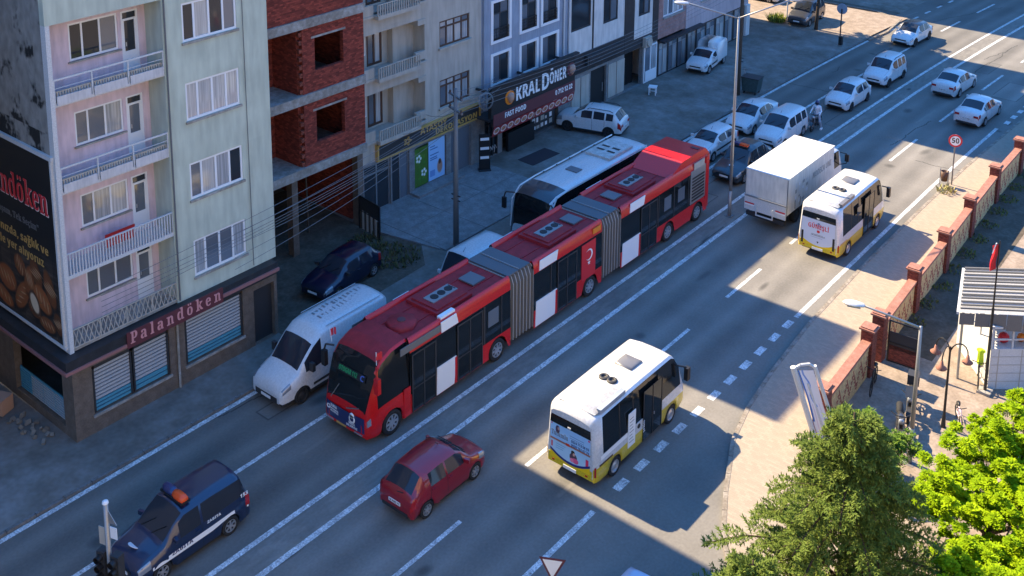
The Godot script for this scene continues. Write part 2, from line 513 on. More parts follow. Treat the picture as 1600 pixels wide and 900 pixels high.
func build_ground() -> void:
	struct(sheet("ground", M.ground, [Vector2(-500, 200), Vector2(300, 200), Vector2(300, -600), Vector2(-500, -600)], -0.03))
	struct(sheet("side_street", M.asphalt2, [Vector2(-34, 10), Vector2(4, 10), Vector2(4, -31), Vector2(-34, -31)], -0.012))
	# carriageway
	var s := nst()
	var zs := []
	for i in 51: zs.append(-2.0 - 3.4 * i)
	for i in 50:
		var p := []
		var uv := []
		for c in [[0, i], [1, i], [1, i + 1], [0, i + 1]]:
			var z: float = zs[c[1]]
			p.append(Vector3((-11.1 if c[0] else -33.5) + off(z), 0, z))
			uv.append(Vector2(c[0], (-z - 4.0) / 110.0))
		quv(s, p, uv)
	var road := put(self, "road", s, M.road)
	struct(road, "worn dark asphalt carriageway with white lane lines")
	strip(road, -31.98, 0.2, -8, -85)
	for i in 7: strip(road, -31.9, 0.2, -86.5 - i * 2.4, -87.5 - i * 2.4)
	strip(road, -28.85, 0.17, -14, -84)
	for z in [-89.3, -96.8, -104, -111.5]: strip(road, -28.8, 0.17, z, z - 3.9)
	strip(road, -25.7, 0.2, -10, -150)
	strip(road, -24.5, 0.22, -10, -150)
	for d in [[-20.2, -23.74], [-27.2, -31.4], [-34.9, -38.4], [-41.7, -45.04], [-48.2, -51.7], [-54.9, -58.4], [-61.3, -65.6], [-69.4, -72.4], [-77.2, -81.4], [-85.2, -88.8], [-92.5, -96.2]]:
		strip(road, -21.3, 0.16, d[0], d[1])
	strip(road, -18.2, 0.2, -12, -26.9)
	for i in 11: strip(road, -18.2, 0.3, -28.22 - i * 1.292, -28.88 - i * 1.292)
	strip(road, -18.18, 0.2, -42.2, -70.6)
	for i in 22: strip(road, -18.0, 0.3, -71.7 - i * 1.3, -72.35 - i * 1.3)
	# left pavement, in front of the houses
	var lp := [Vector2(-32.25, -6)]
	for i in 27: lp.append(Vector2(-32.25 + off(-6.0 - 3.0 * i), -6.0 - 3.0 * i))
	lp.append_array([Vector2(-60, -84), Vector2(-60, -6)])
	struct(plinth("pavement", M.walk, lp, -0.02, 0.09), "grey pavement in front of the houses")
	var kp := []
	for i in 27: kp.append(Vector2(-32.18 + off(-6.0 - 3.0 * i), -6.0 - 3.0 * i))
	kerbline("kerb", M.kerb_grey, kp, 0.14, 0.105)
	struct(sheet("dirt_lot", M.dirt, [Vector2(-45, -26.9), Vector2(-34.1, -26.9), Vector2(-33.4, -30), Vector2(-33.6, -35), Vector2(-35.2, -36.4), Vector2(-37.9, -35.7), Vector2(-45, -36)], 0.097), "bare brown earth beside the unfinished house")
	# paved forecourts: large cast slabs with open joints
	var fc := Node3D.new(); fc.name = "forecourt"; add_child(fc); struct(fc, "raised pale grey forecourt slabs before the shop")
	var zz := [-36.6, -39.6, -42.6, -45.6]
	for i in 3:
		for j in 2:
			var x0: float = [-39.6, -36.6, -33.75][j]
			var x1: float = [-36.6, -33.75][j]
			sl(fc, x0, x1, zz[i], zz[i + 1])
	var s2 := nst()
	prism(s2, PackedVector2Array([Vector2(-39.6, -35.9), Vector2(-37.9, -35.75), Vector2(-34.1, -36.5), Vector2(-34.1, -36.58), Vector2(-39.6, -36.58)]), func(a, b, d): return Vector3(a, d, b), 0.05, 0.17)
	put(fc, "slab", s2, M.slab)
	# right pavement, tan blocks, with its kerb
	var K := [Vector2(-9.5, -24.6), Vector2(-11.6, -25.6), Vector2(-13.3, -27.2), Vector2(-14.4, -28.8), Vector2(-15.2, -30.4), Vector2(-16.3, -33), Vector2(-16.75, -35), Vector2(-17.1, -37.7), Vector2(-17.45, -42), Vector2(-17.6, -48), Vector2(-17.6, -56), Vector2(-17.5, -63), Vector2(-17.2, -70), Vector2(-16.9, -76), Vector2(-16.3, -84), Vector2(-15, -97), Vector2(-13, -112)]
	kerbline("kerb", M.kerb, K, 0.16, 0.125)
	var poly := K.duplicate()
	poly.append_array([Vector2(-9, -112), Vector2(-12, -70), Vector2(-13.2, -36), Vector2(-9.5, -33)])
	struct(plinth("pavement", M.tan, poly, -0.02, 0.115), "tan block pavement beside the brick wall")
	struct(sheet("yard_ground", M.yard, [Vector2(-14.2, -34), Vector2(-9.4, -32.9), Vector2(-9.4, -24), Vector2(20, -24), Vector2(20, -120), Vector2(-9, -120), Vector2(-14.9, -60), Vector2(-14.2, -36)], 0.122), "tan ground of the yard behind the wall")
	struct(sheet("earth_strip", M.dirt, [Vector2(-14.4, -42.5), Vector2(-12.4, -42.5), Vector2(-12.8, -70), Vector2(-15.1, -70)], 0.127), "bare earth with tufts of grass at the foot of the wall")
	# open ground beyond the last house
	struct(sheet("parking_ground", M.yard, [Vector2(-60, -80.5), Vector2(-31.6, -82.4), Vector2(-31.0, -91), Vector2(-60, -90)], 0.095), "tan open ground with parked cars")
	struct(sheet("cross_street", M.asphalt2, [Vector2(-120, -92), Vector2(-31.4, -92.5), Vector2(-24, -160), Vector2(-120, -160)], -0.006), "asphalt of the street beyond the open ground")
	kerbline("kerb", M.kerb, [Vector2(-60, -90.5), Vector2(-34, -91.4), Vector2(-31.3, -90.2), Vector2(-30.9, -86), Vector2(-31.2, -83)], 0.16, 0.12)

func sl(par: Node, x0: float, x1: float, z0: float, z1: float) -> void:
	putbox(par, "slab", M.slab, x0 + 0.012, x1 - 0.012, 0.05, 0.17, z1 + 0.012, z0 - 0.012)

# ---------------------------------------------------------------- facades
# Facade coordinates: o = out of the wall (world +x), y = up, u = along the street away from the camera (world -z).
func fb(s: SurfaceTool, u0: float, u1: float, y0: float, y1: float, o0: float, o1: float) -> void:
	bx(s, o0, o1, y0, y1, -u1, -u0)

func fbox(par: Node, called: String, m: Material, u0: float, u1: float, y0: float, y1: float, o0: float, o1: float) -> MeshInstance3D:
	var s := nst()
	fb(s, u0, u1, y0, y1, o0, o1)
	return put(par, called, s, m)

func holed(s: SurfaceTool, u0: float, u1: float, y0: float, y1: float, o0: float, o1: float, holes: Array) -> void:
	var us := [u0, u1]
	var ys := [y0, y1]
	for h in holes:
		us.append_array([clampf(h[0], u0, u1), clampf(h[1], u0, u1)]); ys.append_array([clampf(h[2], y0, y1), clampf(h[3], y0, y1)])
	us.sort(); ys.sort()
	for j in ys.size() - 1:
		if ys[j + 1] - ys[j] < 0.001: continue
		var ym: float = (ys[j] + ys[j + 1]) / 2
		var start := -1.0
		for i in us.size() - 1:
			if us[i + 1] - us[i] < 0.001: continue
			var um: float = (us[i] + us[i + 1]) / 2
			var open := false
			for h in holes:
				if um > h[0] and um < h[1] and ym > h[2] and ym < h[3]: open = true
			if open:
				if start >= 0: fb(s, start, us[i], ys[j], ys[j + 1], o0, o1)
				start = -1.0
			elif start < 0: start = us[i]
		if start >= 0: fb(s, start, u1, ys[j], ys[j + 1], o0, o1)

func window(par: Node, u0: float, u1: float, y0: float, y1: float, o: float, cols: Array, fm: Material, panes: Array, t := 0.07, transom := 0.0) -> MeshInstance3D:
	# a frame with mullions; every pane a sub-part. cols: inner mullion places as fractions
	var s := nst()
	var d := 0.07
	fb(s, u0, u1, y0, y0 + t, o - d, o); fb(s, u0, u1, y1 - t, y1, o - d, o)
	fb(s, u0, u0 + t, y0 + t, y1 - t, o - d, o); fb(s, u1 - t, u1, y0 + t, y1 - t, o - d, o)
	var edges := [u0 + t]
	for c in cols:
		var uc: float = lerpf(u0, u1, c)
		fb(s, uc - t / 2, uc + t / 2, y0 + t, y1 - t, o - d, o)
		edges.append_array([uc - t / 2, uc + t / 2])
	edges.append(u1 - t)
	if transom > 0:
		for i in edges.size() / 2: fb(s, edges[2 * i], edges[2 * i + 1], y1 - transom - t / 2, y1 - transom + t / 2, o - d, o)
	var w := put(par, "window", s, fm)
	for i in edges.size() / 2:
		if transom > 0:
			fbox(w, "pane", panes[i % panes.size()], edges[2 * i], edges[2 * i + 1], y0 + t, y1 - transom - t / 2, o - 0.045, o - 0.03)
			fbox(w, "pane", panes[(i + 1) % panes.size()], edges[2 * i], edges[2 * i + 1], y1 - transom + t / 2, y1 - t, o - 0.045, o - 0.03)
		else:
			fbox(w, "pane", panes[i % panes.size()], edges[2 * i], edges[2 * i + 1], y0 + t, y1 - t, o - 0.045, o - 0.03)
	return w

func shell_house(par: Node, m: Material, u0: float, u1: float, h: float, depth: float, roof_m: Material, y0 := 0.0) -> void:
	# side and rear walls and the flat roof that close the house behind its front
	fbox(par, "rear_wall", m, u0, u1, 0, h, -depth, -depth + 0.25)
	fbox(par, "side_wall", m, u0, u0 + 0.2, y0, h, -depth + 0.25, -0.3)
	fbox(par, "side_wall", m, u1 - 0.2, u1, 0, h, -depth + 0.25, -0.3)
	var r := fbox(par, "roof", roof_m, u0, u1, h, h + 0.25, -depth, 0.12)
	fbox(r, "parapet", m, u0, u1, h + 0.25, h + 0.6, -0.15, 0.1)

func rail(s: SurfaceTool, u0: float, u1: float, y0: float, y1: float, o: float, step: float, r := 0.018) -> void:
	fb(s, u0, u1, y1 - 0.04, y1, o - 0.03, o + 0.03)
	fb(s, u0, u1, y0, y0 + 0.03, o - 0.02, o + 0.02)
	var n := int((u1 - u0) / step)
	for i in n + 1:
		var u := lerpf(u0, u1, float(i) / n)
		fb(s, u - r, u + r, y0 + 0.03, y1 - 0.04, o - r, o + r)

func shutter(par: Node, u0: float, u1: float, y0: float, y1: float, o: float, low: float) -> void:
	# roller shutter: narrow curved slats, the lowest part painted turquoise
	var g := Node3D.new(); g.name = "shutter"; par.add_child(g, true)
	var s := nst()
	fb(s, u0, u0 + 0.07, y0, y1, o - 0.02, o + 0.05); fb(s, u1 - 0.07, u1, y0, y1, o - 0.02, o + 0.05)
	fb(s, u0 + 0.07, u1 - 0.07, y1, y1 + 0.2, o - 0.12, o + 0.05)
	put(g, "guide_rail", s, M.dark)
	for k in 2:
		var a := y0 if k == 0 else low
		var b := low if k == 0 else y1
		var n := int((b - a) / 0.14)
		var hgt := (b - a) / n
		for i in n:
			var sl2 := nst()
			fb(sl2, u0 + 0.075, u1 - 0.075, a + i * hgt + 0.022, a + (i + 1) * hgt - 0.022, o - 0.03, o + 0.012)
			put(g, "slat", sl2, M.turquoise if k == 0 else M.shutter)
	fbox(g, "backing", M.dark, u0 + 0.07, u1 - 0.07, y0, y1, o - 0.06, o - 0.04)

func build_corner_house() -> void:
	var b := thing("corner_house", "pale green apartment house with pink recessed balconies over a shuttered corner shop", "building", Vector3(-34.4, 0, -17.75))
	var L := 9.15
	# green front above the shop; loggias are real recesses
	var log := [0.0, 4.42]
	var holes := []
	var rows := [[13.82, 15.32], [10.72, 12.22], [7.55, 9.02], [4.36, 5.86]]
	for r in rows: holes.append([5.25, 7.7, r[0], r[1]])
	var s := nst()
	holed(s, 4.42, L, 3.6, 20.0, -0.3, 0.0, holes)
	fb(s, 0, 4.42, 15.65, 20.0, -0.3, 0.0)
	put(b, "wall", s, M.sage)
	shell_house(b, M.mould, 0, L, 20.0, 11.0, M.concrete, 3.6)
	fbox(b, "corner_post", M.whitepaint, 0.0, 0.16, 3.6, 15.65, -0.3, 0.004)
	fbox(b, "partition", M.sage, 4.42, 4.6, 3.6, 15.65, -1.3, -0.3)
	# loggia back walls and slabs
	var tops := [15.65, 12.75, 9.55, 6.35]
	var floors := [12.86, 9.68, 6.5, 3.75]
	for i in 4:
		var y0: float = floors[i]
		var y1: float = tops[i]
		var back := nst()
		var wy: Array = [[13.84, 15.2], [10.68, 11.95], [7.55, 8.8], [4.75, 5.95]][i]
		holed(back, 0.2, 4.42, y0, y1, -1.3, -1.1, [[1.4, 3.3, wy[0], wy[1]], [3.44, 4.14, y0 + 0.05, wy[1]]])
		put(b, "balcony_wall", back, M.rose)
		fbox(b, "balcony_slab", M.whitepaint if i < 3 else M.concrete, 0.16, 4.42, y0 - 0.11, y0, -1.1, -0.02)
		window(b, 1.4, 3.3, wy[0], wy[1], -1.13, [0.27, 0.63], M.pvc, [[M.pane_dark, M.pane_dark, M.pane_mid], [M.pane_mid, M.pane_mid, M.pane_curtain], [M.pane_mid, M.pane_curtain, M.pane_pale], [M.pane_mid, M.pane_mid, M.pane_mid]][i])
		fbox(b, "window_sill", M.concrete, 1.32, 3.38, wy[0] - 0.06, wy[0] - 0.005, -1.12, -1.0)
		# balcony door: glazed above, solid below
		var d := nst()
		var dt: float = wy[1]
		fb(d, 3.44, 3.52, y0 + 0.05, dt, -1.22, -1.12); fb(d, 4.06, 4.14, y0 + 0.05, dt, -1.22, -1.12)
		fb(d, 3.52, 4.06, dt - 0.07, dt, -1.22, -1.12); fb(d, 3.52, 4.06, dt - 0.38, dt - 0.3, -1.22, -1.12)
		fb(d, 3.52, 4.06, y0 + 0.05, y0 + 0.8, -1.2, -1.13); fb(d, 3.52, 3.58, y0 + 0.8, dt - 0.38, -1.2, -1.13); fb(d, 4.0, 4.06, y0 + 0.8, dt - 0.38, -1.2, -1.13)
		var door := put(b, "balcony_door", d, M.pvc)
		fbox(door, "pane", M.pane_mid if i else M.pane_dark, 3.58, 4.0, y0 + 0.8, dt - 0.38, -1.18, -1.16)
		fbox(door, "pane", M.pane_dark, 3.52, 4.06, dt - 0.3, dt - 0.07, -1.18, -1.16)
		fbox(door, "handle", M.alloy, 3.6, 3.63, y0 + 1.0, y0 + 1.15, -1.12, -1.09)
		if i < 2:
			var rl := nst()
			for u in [0.16, 1.55, 2.95, 4.38]: fb(rl, u, u + 0.045, y0, y0 + 0.88, -0.06, -0.015)
			fb(rl, 0.205, 4.38, y0 + 0.82, y0 + 0.88, -0.06, -0.016)
			fb(rl, 0.205, 4.38, y0 + 0.54, y0 + 0.56, -0.05, -0.03)
			put(b, "railing", rl, M.whitepaint)
			for k in 3: fbox(b, "fascia_panel", M.fascia, [0.24, 1.62, 3.02][k], [1.5, 2.9, 4.36][k], y0 - 0.06, y0 + 0.27, -0.014, 0.02)
			var ba := nst()
			rail(ba, 0.22, 4.36, y0 + 0.02, y0 + 0.42, -0.12, 0.1, 0.025)
			put(b, "railing", ba, M.plaster)
		elif i == 2:
			var rl := nst()
			rail(rl, 0.16, 4.42, y0, y0 + 0.86, -0.04, 0.115, 0.02)
			put(b, "railing", rl, M.whitepaint)
			fbox(b, "rug", M.red, 1.9, 3.1, y0 + 0.25, y0 + 0.75, -0.5, -0.46)
		else:
			var rl := nst()
			rail(rl, 0.16, 4.42, y0, y0 + 0.72, -0.03, 1.0, 0.02)
			var nn := 22
			for k in nn:
				var ua := 0.2 + (4.2 / nn) * k
				bar(rl, Vector3(-0.03, y0 + 0.03, -ua), Vector3(-0.03, y0 + 0.68, -ua - 0.19), 0.025)
				bar(rl, Vector3(-0.034, y0 + 0.68, -ua), Vector3(-0.034, y0 + 0.03, -ua - 0.19), 0.025)
			put(b, "railing", rl, M.plaster)
	for r in rows.size():
		var p: Array = [[M.pane_dark, M.pane_pale, M.pane_dark, M.pane_mid], [M.pane_pale, M.pane_pale, M.pane_pale, M.pane_pale], [M.pane_mid, M.pane_pale, M.pane_curtain, M.pane_dark], [M.pane_curtain, M.pane_mid, M.pane_mid, M.pane_curtain]][r]
		window(b, 5.25, 7.7, rows[r][0], rows[r][1], -0.03, [0.22, 0.49, 0.75], M.pvc, p, 0.085)
		fbox(b, "window_sill", M.concrete, 5.2, 7.76, rows[r][0] - 0.1, rows[r][0] - 0.006, -0.05, 0.07)
	var dp := nst()
	tube(dp, [Vector3(0.05, 19, -4.5), Vector3(0.05, 3.7, -4.5)], 0.035)
	tube(dp, [Vector3(0.04, 15, -7.95), Vector3(0.04, 3.7, -8.0)], 0.015)
	put(b, "drainpipe", dp, M.greysteel)
	# shop storey
	var w2 := nst()
	holed(w2, 0.0, L, 0.0, 3.1, -0.3, -0.004, [[0.75, 3.95, 0.82, 2.75], [4.65, 7.4, 0.82, 2.85], [7.95, 9.0, 0.1, 2.55]])
	put(b, "shop_wall", w2, M.tilewall)
	shutter(b, 0.78, 2.35, 0.86, 2.6, -0.08, 1.3); shutter(b, 2.4, 3.92, 0.86, 2.6, -0.08, 1.25); shutter(b, 4.68, 7.37, 0.86, 2.7, -0.08, 1.3)
	fbox(b, "window_ledge", M.concrete, 0.7, 4.0, 0.72, 0.816, -0.1, 0.06); fbox(b, "window_ledge", M.concrete, 4.6, 7.45, 0.72, 0.816, -0.1, 0.06)
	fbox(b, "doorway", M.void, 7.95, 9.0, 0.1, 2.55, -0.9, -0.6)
	fbox(b, "entrance_door", M.dark, 7.95, 9.0, 0.1, 2.5, -0.25, -0.2)
	var dpl := nst(); tube(dpl, [Vector3(0.05, 3.0, -4.3), Vector3(0.05, 0.1, -4.3)], 0.05); put(b, "drainpipe", dpl, M.concrete)
	# fascia round the corner, with a pink moulding and lettering
	var fa := nst()
	fb(fa, -0.4, L - 0.25, 3.1, 3.6, -0.3, 0.4); bx(fa, -6.5, -0.3, 3.1, 3.6, 0.0, 0.4)
	put(b, "fascia", fa, M.charcoal)
	fbox(b, "moulding", M.dullpink, -0.45, 1.94, 3.12, 3.24, 0.4, 0.46)
	fbox(b, "moulding", M.dullpink, 6.16, L - 0.2, 3.22, 3.36, 0.4, 0.47)
	putbox(b, "moulding", M.dullpink, -6.5, 0.4, 3.12, 3.24, 0.4, 0.46)
	var sg := fbox(b, "shop_sign", M.burgundy, 1.95, 6.15, 3.05, 3.68, 0.41, 0.47)
	textw(sg, "P a l a n d ö k e n", 3.95, 0.44, M.letterpink, Vector3(0.475, 3.2, -4.05), Basis(Vector3.UP, PI / 2), font_serif, 0.03)
	# side ground storey: corner pillar, a low glazed counter with turquoise slats
	var side := nst()
	bx(side, -0.75, -0.3, 0, 3.1, -0.29, -0.005); bx(side, -11, -4.3, 0, 3.1, -0.29, -0.005); bx(side, -4.3, -0.75, 0, 0.42, -0.29, -0.005); bx(side, -4.3, -0.75, 2.75, 3.1, -0.29, -0.005)
	put(b, "side_shop_wall", side, M.tilewall)
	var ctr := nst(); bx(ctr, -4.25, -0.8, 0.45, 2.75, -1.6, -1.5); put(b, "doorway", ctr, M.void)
	for k in 4:
		var x0 := -4.2 + k * 0.85
		var pn := nst(); bx(pn, x0, x0 + 0.82, 0.45, 1.35, -0.2, -0.16); 
		var panel := put(b, "counter_panel", pn, M.turquoise)
		for q in 8: putbox(panel, "slat", M.shutter if k else M.turquoise, x0 + 0.02, x0 + 0.8, 0.5 + q * 0.105, 0.54 + q * 0.105, -0.16, -0.13)

func build_brick_house() -> void:
	var b := thing("unfinished_brick_house", "unfinished red brick house with empty window openings and concrete floor bands", "building", Vector3(-38.8, 0, -26.91))
	var L := 9.29
	var H := 13.6
	# concrete slabs; ground storey columns and wall coloured dark to paint its shade
	for y in [4.02, 7.62, 11.3]: fbox(b, "floor_slab", M.concrete, 0, L, y, y + 0.45, -11, 0.12)
	for u in [0.1, 4.6, 8.8]: fbox(b, "column", M.tilewall, u, u + 0.35, 0, 4.02, -0.5, -0.1)
	for k in 2:
		var y0: float = [4.47, 8.07][k]
		var y1: float = [7.62, 11.3][k]
		var s := nst()
		holed(s, 5.4, L, y0, y1, -0.22, 0.0, [[6.15, 7.95, y0 + 1.0, y0 + 2.62]])
		put(b, "brick_wall", s, M.brick)
		# toothed brick ends beside the balcony and the neighbour
		var e := nst()
		var n := int((y1 - y0) / 0.4)
		for q in n:
			fb(e, 5.22, 5.4, y0 + q * 0.4 + 0.05, y0 + q * 0.4 + 0.25, -0.2, -0.02)
		put(b, "brick_teeth", e, M.brick_edge)
		fbox(b, "lintel", M.concrete, 5.95, 8.1, y0 + 2.62, y0 + 2.72, -0.2, 0.012)
		# open balcony: brick side and back wall with a doorway, dark rooms behind
		var bk := nst()
		holed(bk, 0, 5.4, y0, y1, -2.2, -2.0, [[3.2, 4.25, y0, y0 + 2.25]])
		put(b, "brick_wall", bk, M.brick)
		fbox(b, "brick_wall", M.brick, 5.22, 5.4, y0, y1, -2.0, -0.22)
		fbox(b, "lintel", M.concrete, 3.0, 4.45, y0 + 2.25, y0 + 2.33, -2.0, -1.98)
		if k == 1: fbox(b, "brick_pile", M.brick, 2.2, 3.4, y0, y0 + 0.5, -0.9, -0.3)
		fbox(b, "brick_wall", M.brick, 0, L, y0, y1, -7.0, -6.8)
	var p := nst()
	holed(p, 0, L, 11.75, H, -0.22, 0.0, [[6.15, 7.95, 12.75, H]])
	put(b, "brick_wall", p, M.brick)
	fbox(b, "brick_wall", M.brick, 0, L, 11.75, H, -11, -10.8)
	var rf := fbox(b, "roof", M.concrete, 0, L, H, H + 0.25, -11, 0.1)
	fbox(rf, "parapet", M.brick, 0, L, H + 0.25, H + 0.5, -0.2, 0.05)
	fbox(b, "rear_wall", M.brick, 0, L, 0, 11.3, -11, -10.8)
	fbox(b, "side_wall", M.brick, 0, 0.2, 0, H, -10.8, -2.4)
	fbox(b, "side_wall", M.brick, L - 0.2, L, 0, H, -10.8, -0.24)
	fbox(b, "ground_shade_wall", M.charcoal, 0, L, 0, 4.02, -7.2, -7.0)  # near-black: the shade of the open storey put into its colour
	fbox(b, "plank_stack", M.polewood, 1.2, 5.2, 0.1, 0.9, -3.2, -2.2)
	for i in 4:
		var pr := nst(); cyl(pr, Vector3(-1.0 - 0.5 * (i % 2), 0.1, -2.2 - i * 1.5), Vector3(-1.0 - 0.5 * (i % 2), 4.02, -2.1 - i * 1.5), 0.05)
		put(b, "prop", pr, M.polewood)

func build_grey_house() -> void:
	var b := thing("grey_house", "grey beige plastered house with stepped balconies above a decorating shop", "building", Vector3(-39.3, 0, -36.21))
	var L := 9.45
	var H := 19.6
	var holes := []
	var wins := [[4.38, 5.95], [7.82, 9.28], [11.2, 12.7]]
	for w in wins: holes.append([6.0, 8.45, w[0], w[1]])
	var bal := [[4.1, 6.6], [7.45, 9.75], [10.75, 13.1]]
	for q in bal: holes.append([0.35, 4.85, q[0], q[1]])
	var s := nst()
	holed(s, 0, L, 2.95, 14.0, -0.3, 0, holes)
	put(b, "wall", s, M.plaster)
	fbox(b, "shade_attic_wall", M.plaster, -1.6, 6.2, 14.0, H, -3.3, -0.004)  # unseen attic added, sized so its shadow crosses the road
	fbox(b, "shade_attic_roof", M.concrete, -1.6, 6.2, H, H + 0.3, -3.5, 0.1)
	shell_house(b, M.plaster, 0, L, 14.0, 11.0, M.concrete)
	for i in wins.size():
		window(b, 6.0, 8.45, wins[i][0], wins[i][1], -0.06, [0.25, 0.5, 0.75], M.wood, [M.pane_mid, M.pane_curtain, M.pane_pale, M.pane_curtain], 0.1, 0.38)
		fbox(b, "window_sill", M.plaster, 5.9, 8.55, wins[i][0] - 0.12, wins[i][0] - 0.006, -0.1, 0.12)
	for q in bal:
		var y0: float = q[0]
		var g := nst()
		holed(g, 0.35, 4.85, y0, q[1], -1.4, -1.25, [[0.6, 1.75, y0 + 0.75, q[1] - 0.3], [1.8, 2.9, y0 + 0.1, q[1] - 0.2]])
		put(b, "balcony_wall", g, M.plaster)
		fbox(b, "balcony_wall", M.plaster, 3.3, 4.85, y0, q[1], -1.25, -0.85)
		window(b, 0.6, 1.75, y0 + 0.75, q[1] - 0.3, -1.27, [0.35], M.pvc, [M.pane_mid, M.pane_pale], 0.06)
		var door := window(b, 1.8, 2.9, y0 + 0.1, q[1] - 0.2, -1.27, [0.5], M.wood, [M.pane_mid, M.pane_pale], 0.13)
		door.name = "balcony_door"
		for u in [0.2, 4.85]: fbox(b, "balcony_wall", M.plaster, u, u + 0.15, y0, q[1], -1.4, -0.302)
		fbox(b, "balcony_ceiling", M.plaster, 0.35, 4.85, q[1], q[1] + 0.1, -1.4, -0.302)
		# stepped parapet: low at the ends, a projecting middle with bars
		fbox(b, "balcony_slab", M.plaster, 0.3, 4.9, y0 - 0.12, y0, -1.25, 0.12)
		fbox(b, "parapet", M.plaster, 0.35, 1.1, y0, y0 + 0.55, -0.12, 0.06)
		fbox(b, "parapet", M.plaster, 4.1, 4.85, y0 + 0.1, y0 + 0.55, -0.12, 0.06)
		fbox(b, "balcony_slab", M.plaster, 1.1, 4.1, y0 - 0.2, y0 - 0.02, 0.12, 0.42)
		var rl := nst()
		rail(rl, 1.1, 4.1, y0 - 0.02, y0 + 0.6, 0.38, 0.16, 0.025)
		put(b, "railing", rl, M.plaster)
		fbox(b, "drain_hood", M.plaster, 4.3, 4.9, q[1] - 0.3, q[1] - 0.002, -0.8, 0.05)
	# shop
	var sw := nst()
	holed(sw, 0, L, 0, 2.95, -0.35, -0.004, [[0.3, 2.2, 0.1, 2.8], [2.3, 3.6, 0.1, 2.8], [4.0, 6.5, 0.3, 2.7], [6.9, 8.6, 0.1, 2.7]])
	put(b, "shop_wall", sw, M.slab)
	window(b, 0.3, 2.2, 0.1, 2.8, -0.1, [0.5], M.steel, [M.pane_dark], 0.09, 0.55).name = "shop_door"
	window(b, 2.3, 3.6, 0.1, 2.8, -0.1, [0.5], M.steel, [M.pane_dark, M.pane_mid], 0.06).name = "shop_window"
	fbox(b, "shop_window", M.pane_mid, 6.9, 8.6, 0.1, 2.7, -0.2, -0.16)
	var step := fbox(b, "step", M.slab, 3.6, 7.2, 0.1, 0.3, 0.0, 0.75)
	step.set_meta("label", "pale raised step under the poster windows")
	# printed window posters: green and pale blue
	paint_posters()
	for k in 2:
		var ps := nst()
		var u0: float = [4.05, 5.15][k]
		var u1: float = [5.1, 6.45][k]
		quv(ps, [Vector3(-0.08, 2.65, -u0), Vector3(-0.08, 2.65, -u1), Vector3(-0.08, 0.35, -u1), Vector3(-0.08, 0.35, -u0)], [Vector2(0, 0), Vector2(1, 0), Vector2(1, 1), Vector2(0, 1)])
		put(b, "window_poster", ps, M[["poster_green", "poster_blue"][k]])
	var sg := fbox(b, "shop_sign", M.dark, 1.2, 9.1, 3.0, 3.75, 0.0, 0.14)
	var fr := nst()
	fb(fr, 1.1, 9.2, 3.75, 3.83, 0.0, 0.2); fb(fr, 1.1, 9.2, 2.92, 3.0, 0.0, 0.2); fb(fr, 1.1, 1.2, 3.0, 3.75, 0.0, 0.2); fb(fr, 9.1, 9.2, 3.0, 3.75, 0.0, 0.2)
	put(sg, "frame", fr, M.gold)
	textw(sg, "ATASOY", 2.1, 0.34, M.gold, Vector3(0.145, 3.4, -5.35), Basis(Vector3.UP, PI / 2), font, 0.03)
	textw(sg, "DEKORASYON", 3.4, 0.32, M.gold, Vector3(0.145, 3.04, -7.2), Basis(Vector3.UP, PI / 2), font, 0.03)
	var em := nst()
	for k in 5:
		var a := TAU * k / 5.0
		bar(em, Vector3(0.16, 3.37 + 0.24 * sin(a), -3.3 - 0.3 * cos(a)), Vector3(0.16, 3.37 + 0.24 * sin(a + 2.4), -3.3 - 0.3 * cos(a + 2.4)), 0.04)
	put(sg, "emblem", em, M.gold)

func paint_posters() -> void:
	var im := Image.create(64, 128, false, Image.FORMAT_RGB8)
	im.fill(Color(0.30, 0.44, 0.16))
	rng.seed = 8
	for i in 40: blob(im, rng.randf() * 64, rng.randf_range(10, 120), rng.randf_range(3, 9), rng.randf_range(3, 9), Color(rng.randf_range(0.2, 0.45), rng.randf_range(0.4, 0.6), 0.2, 0.6), 0, 0.6)
	for p in [[20, 40], [44, 88]]:
		for k in 5: blob(im, p[0] + 9 * cos(k * 1.256), p[1] + 9 * sin(k * 1.256), 6, 6, Color(0.9, 0.92, 0.9), 0, 0.4)
	im.fill_rect(Rect2i(0, 0, 64, 6), Color(0.1, 0.2, 0.12))
	paint("poster_green", im)
	uvmat("poster_green", "poster_green", 0.3)
	im = Image.create(96, 128, false, Image.FORMAT_RGB8)
	im.fill(Color(0.62, 0.78, 0.92))
	for y in [18, 26, 44, 54, 60]: im.fill_rect(Rect2i(10, y, 22 + (y * 7) % 40, 3), Color(0.25, 0.4, 0.62))
	blob(im, 66, 92, 18, 24, Color(0.72, 0.52, 0.42), 0, 0.3)
	blob(im, 66, 76, 9, 10, Color(0.35, 0.22, 0.16), 0, 0.3)
	im.fill_rect(Rect2i(8, 96, 30, 20), Color(0.45, 0.6, 0.8))
	paint("poster_blue", im)
	uvmat("poster_blue", "poster_blue", 0.3)

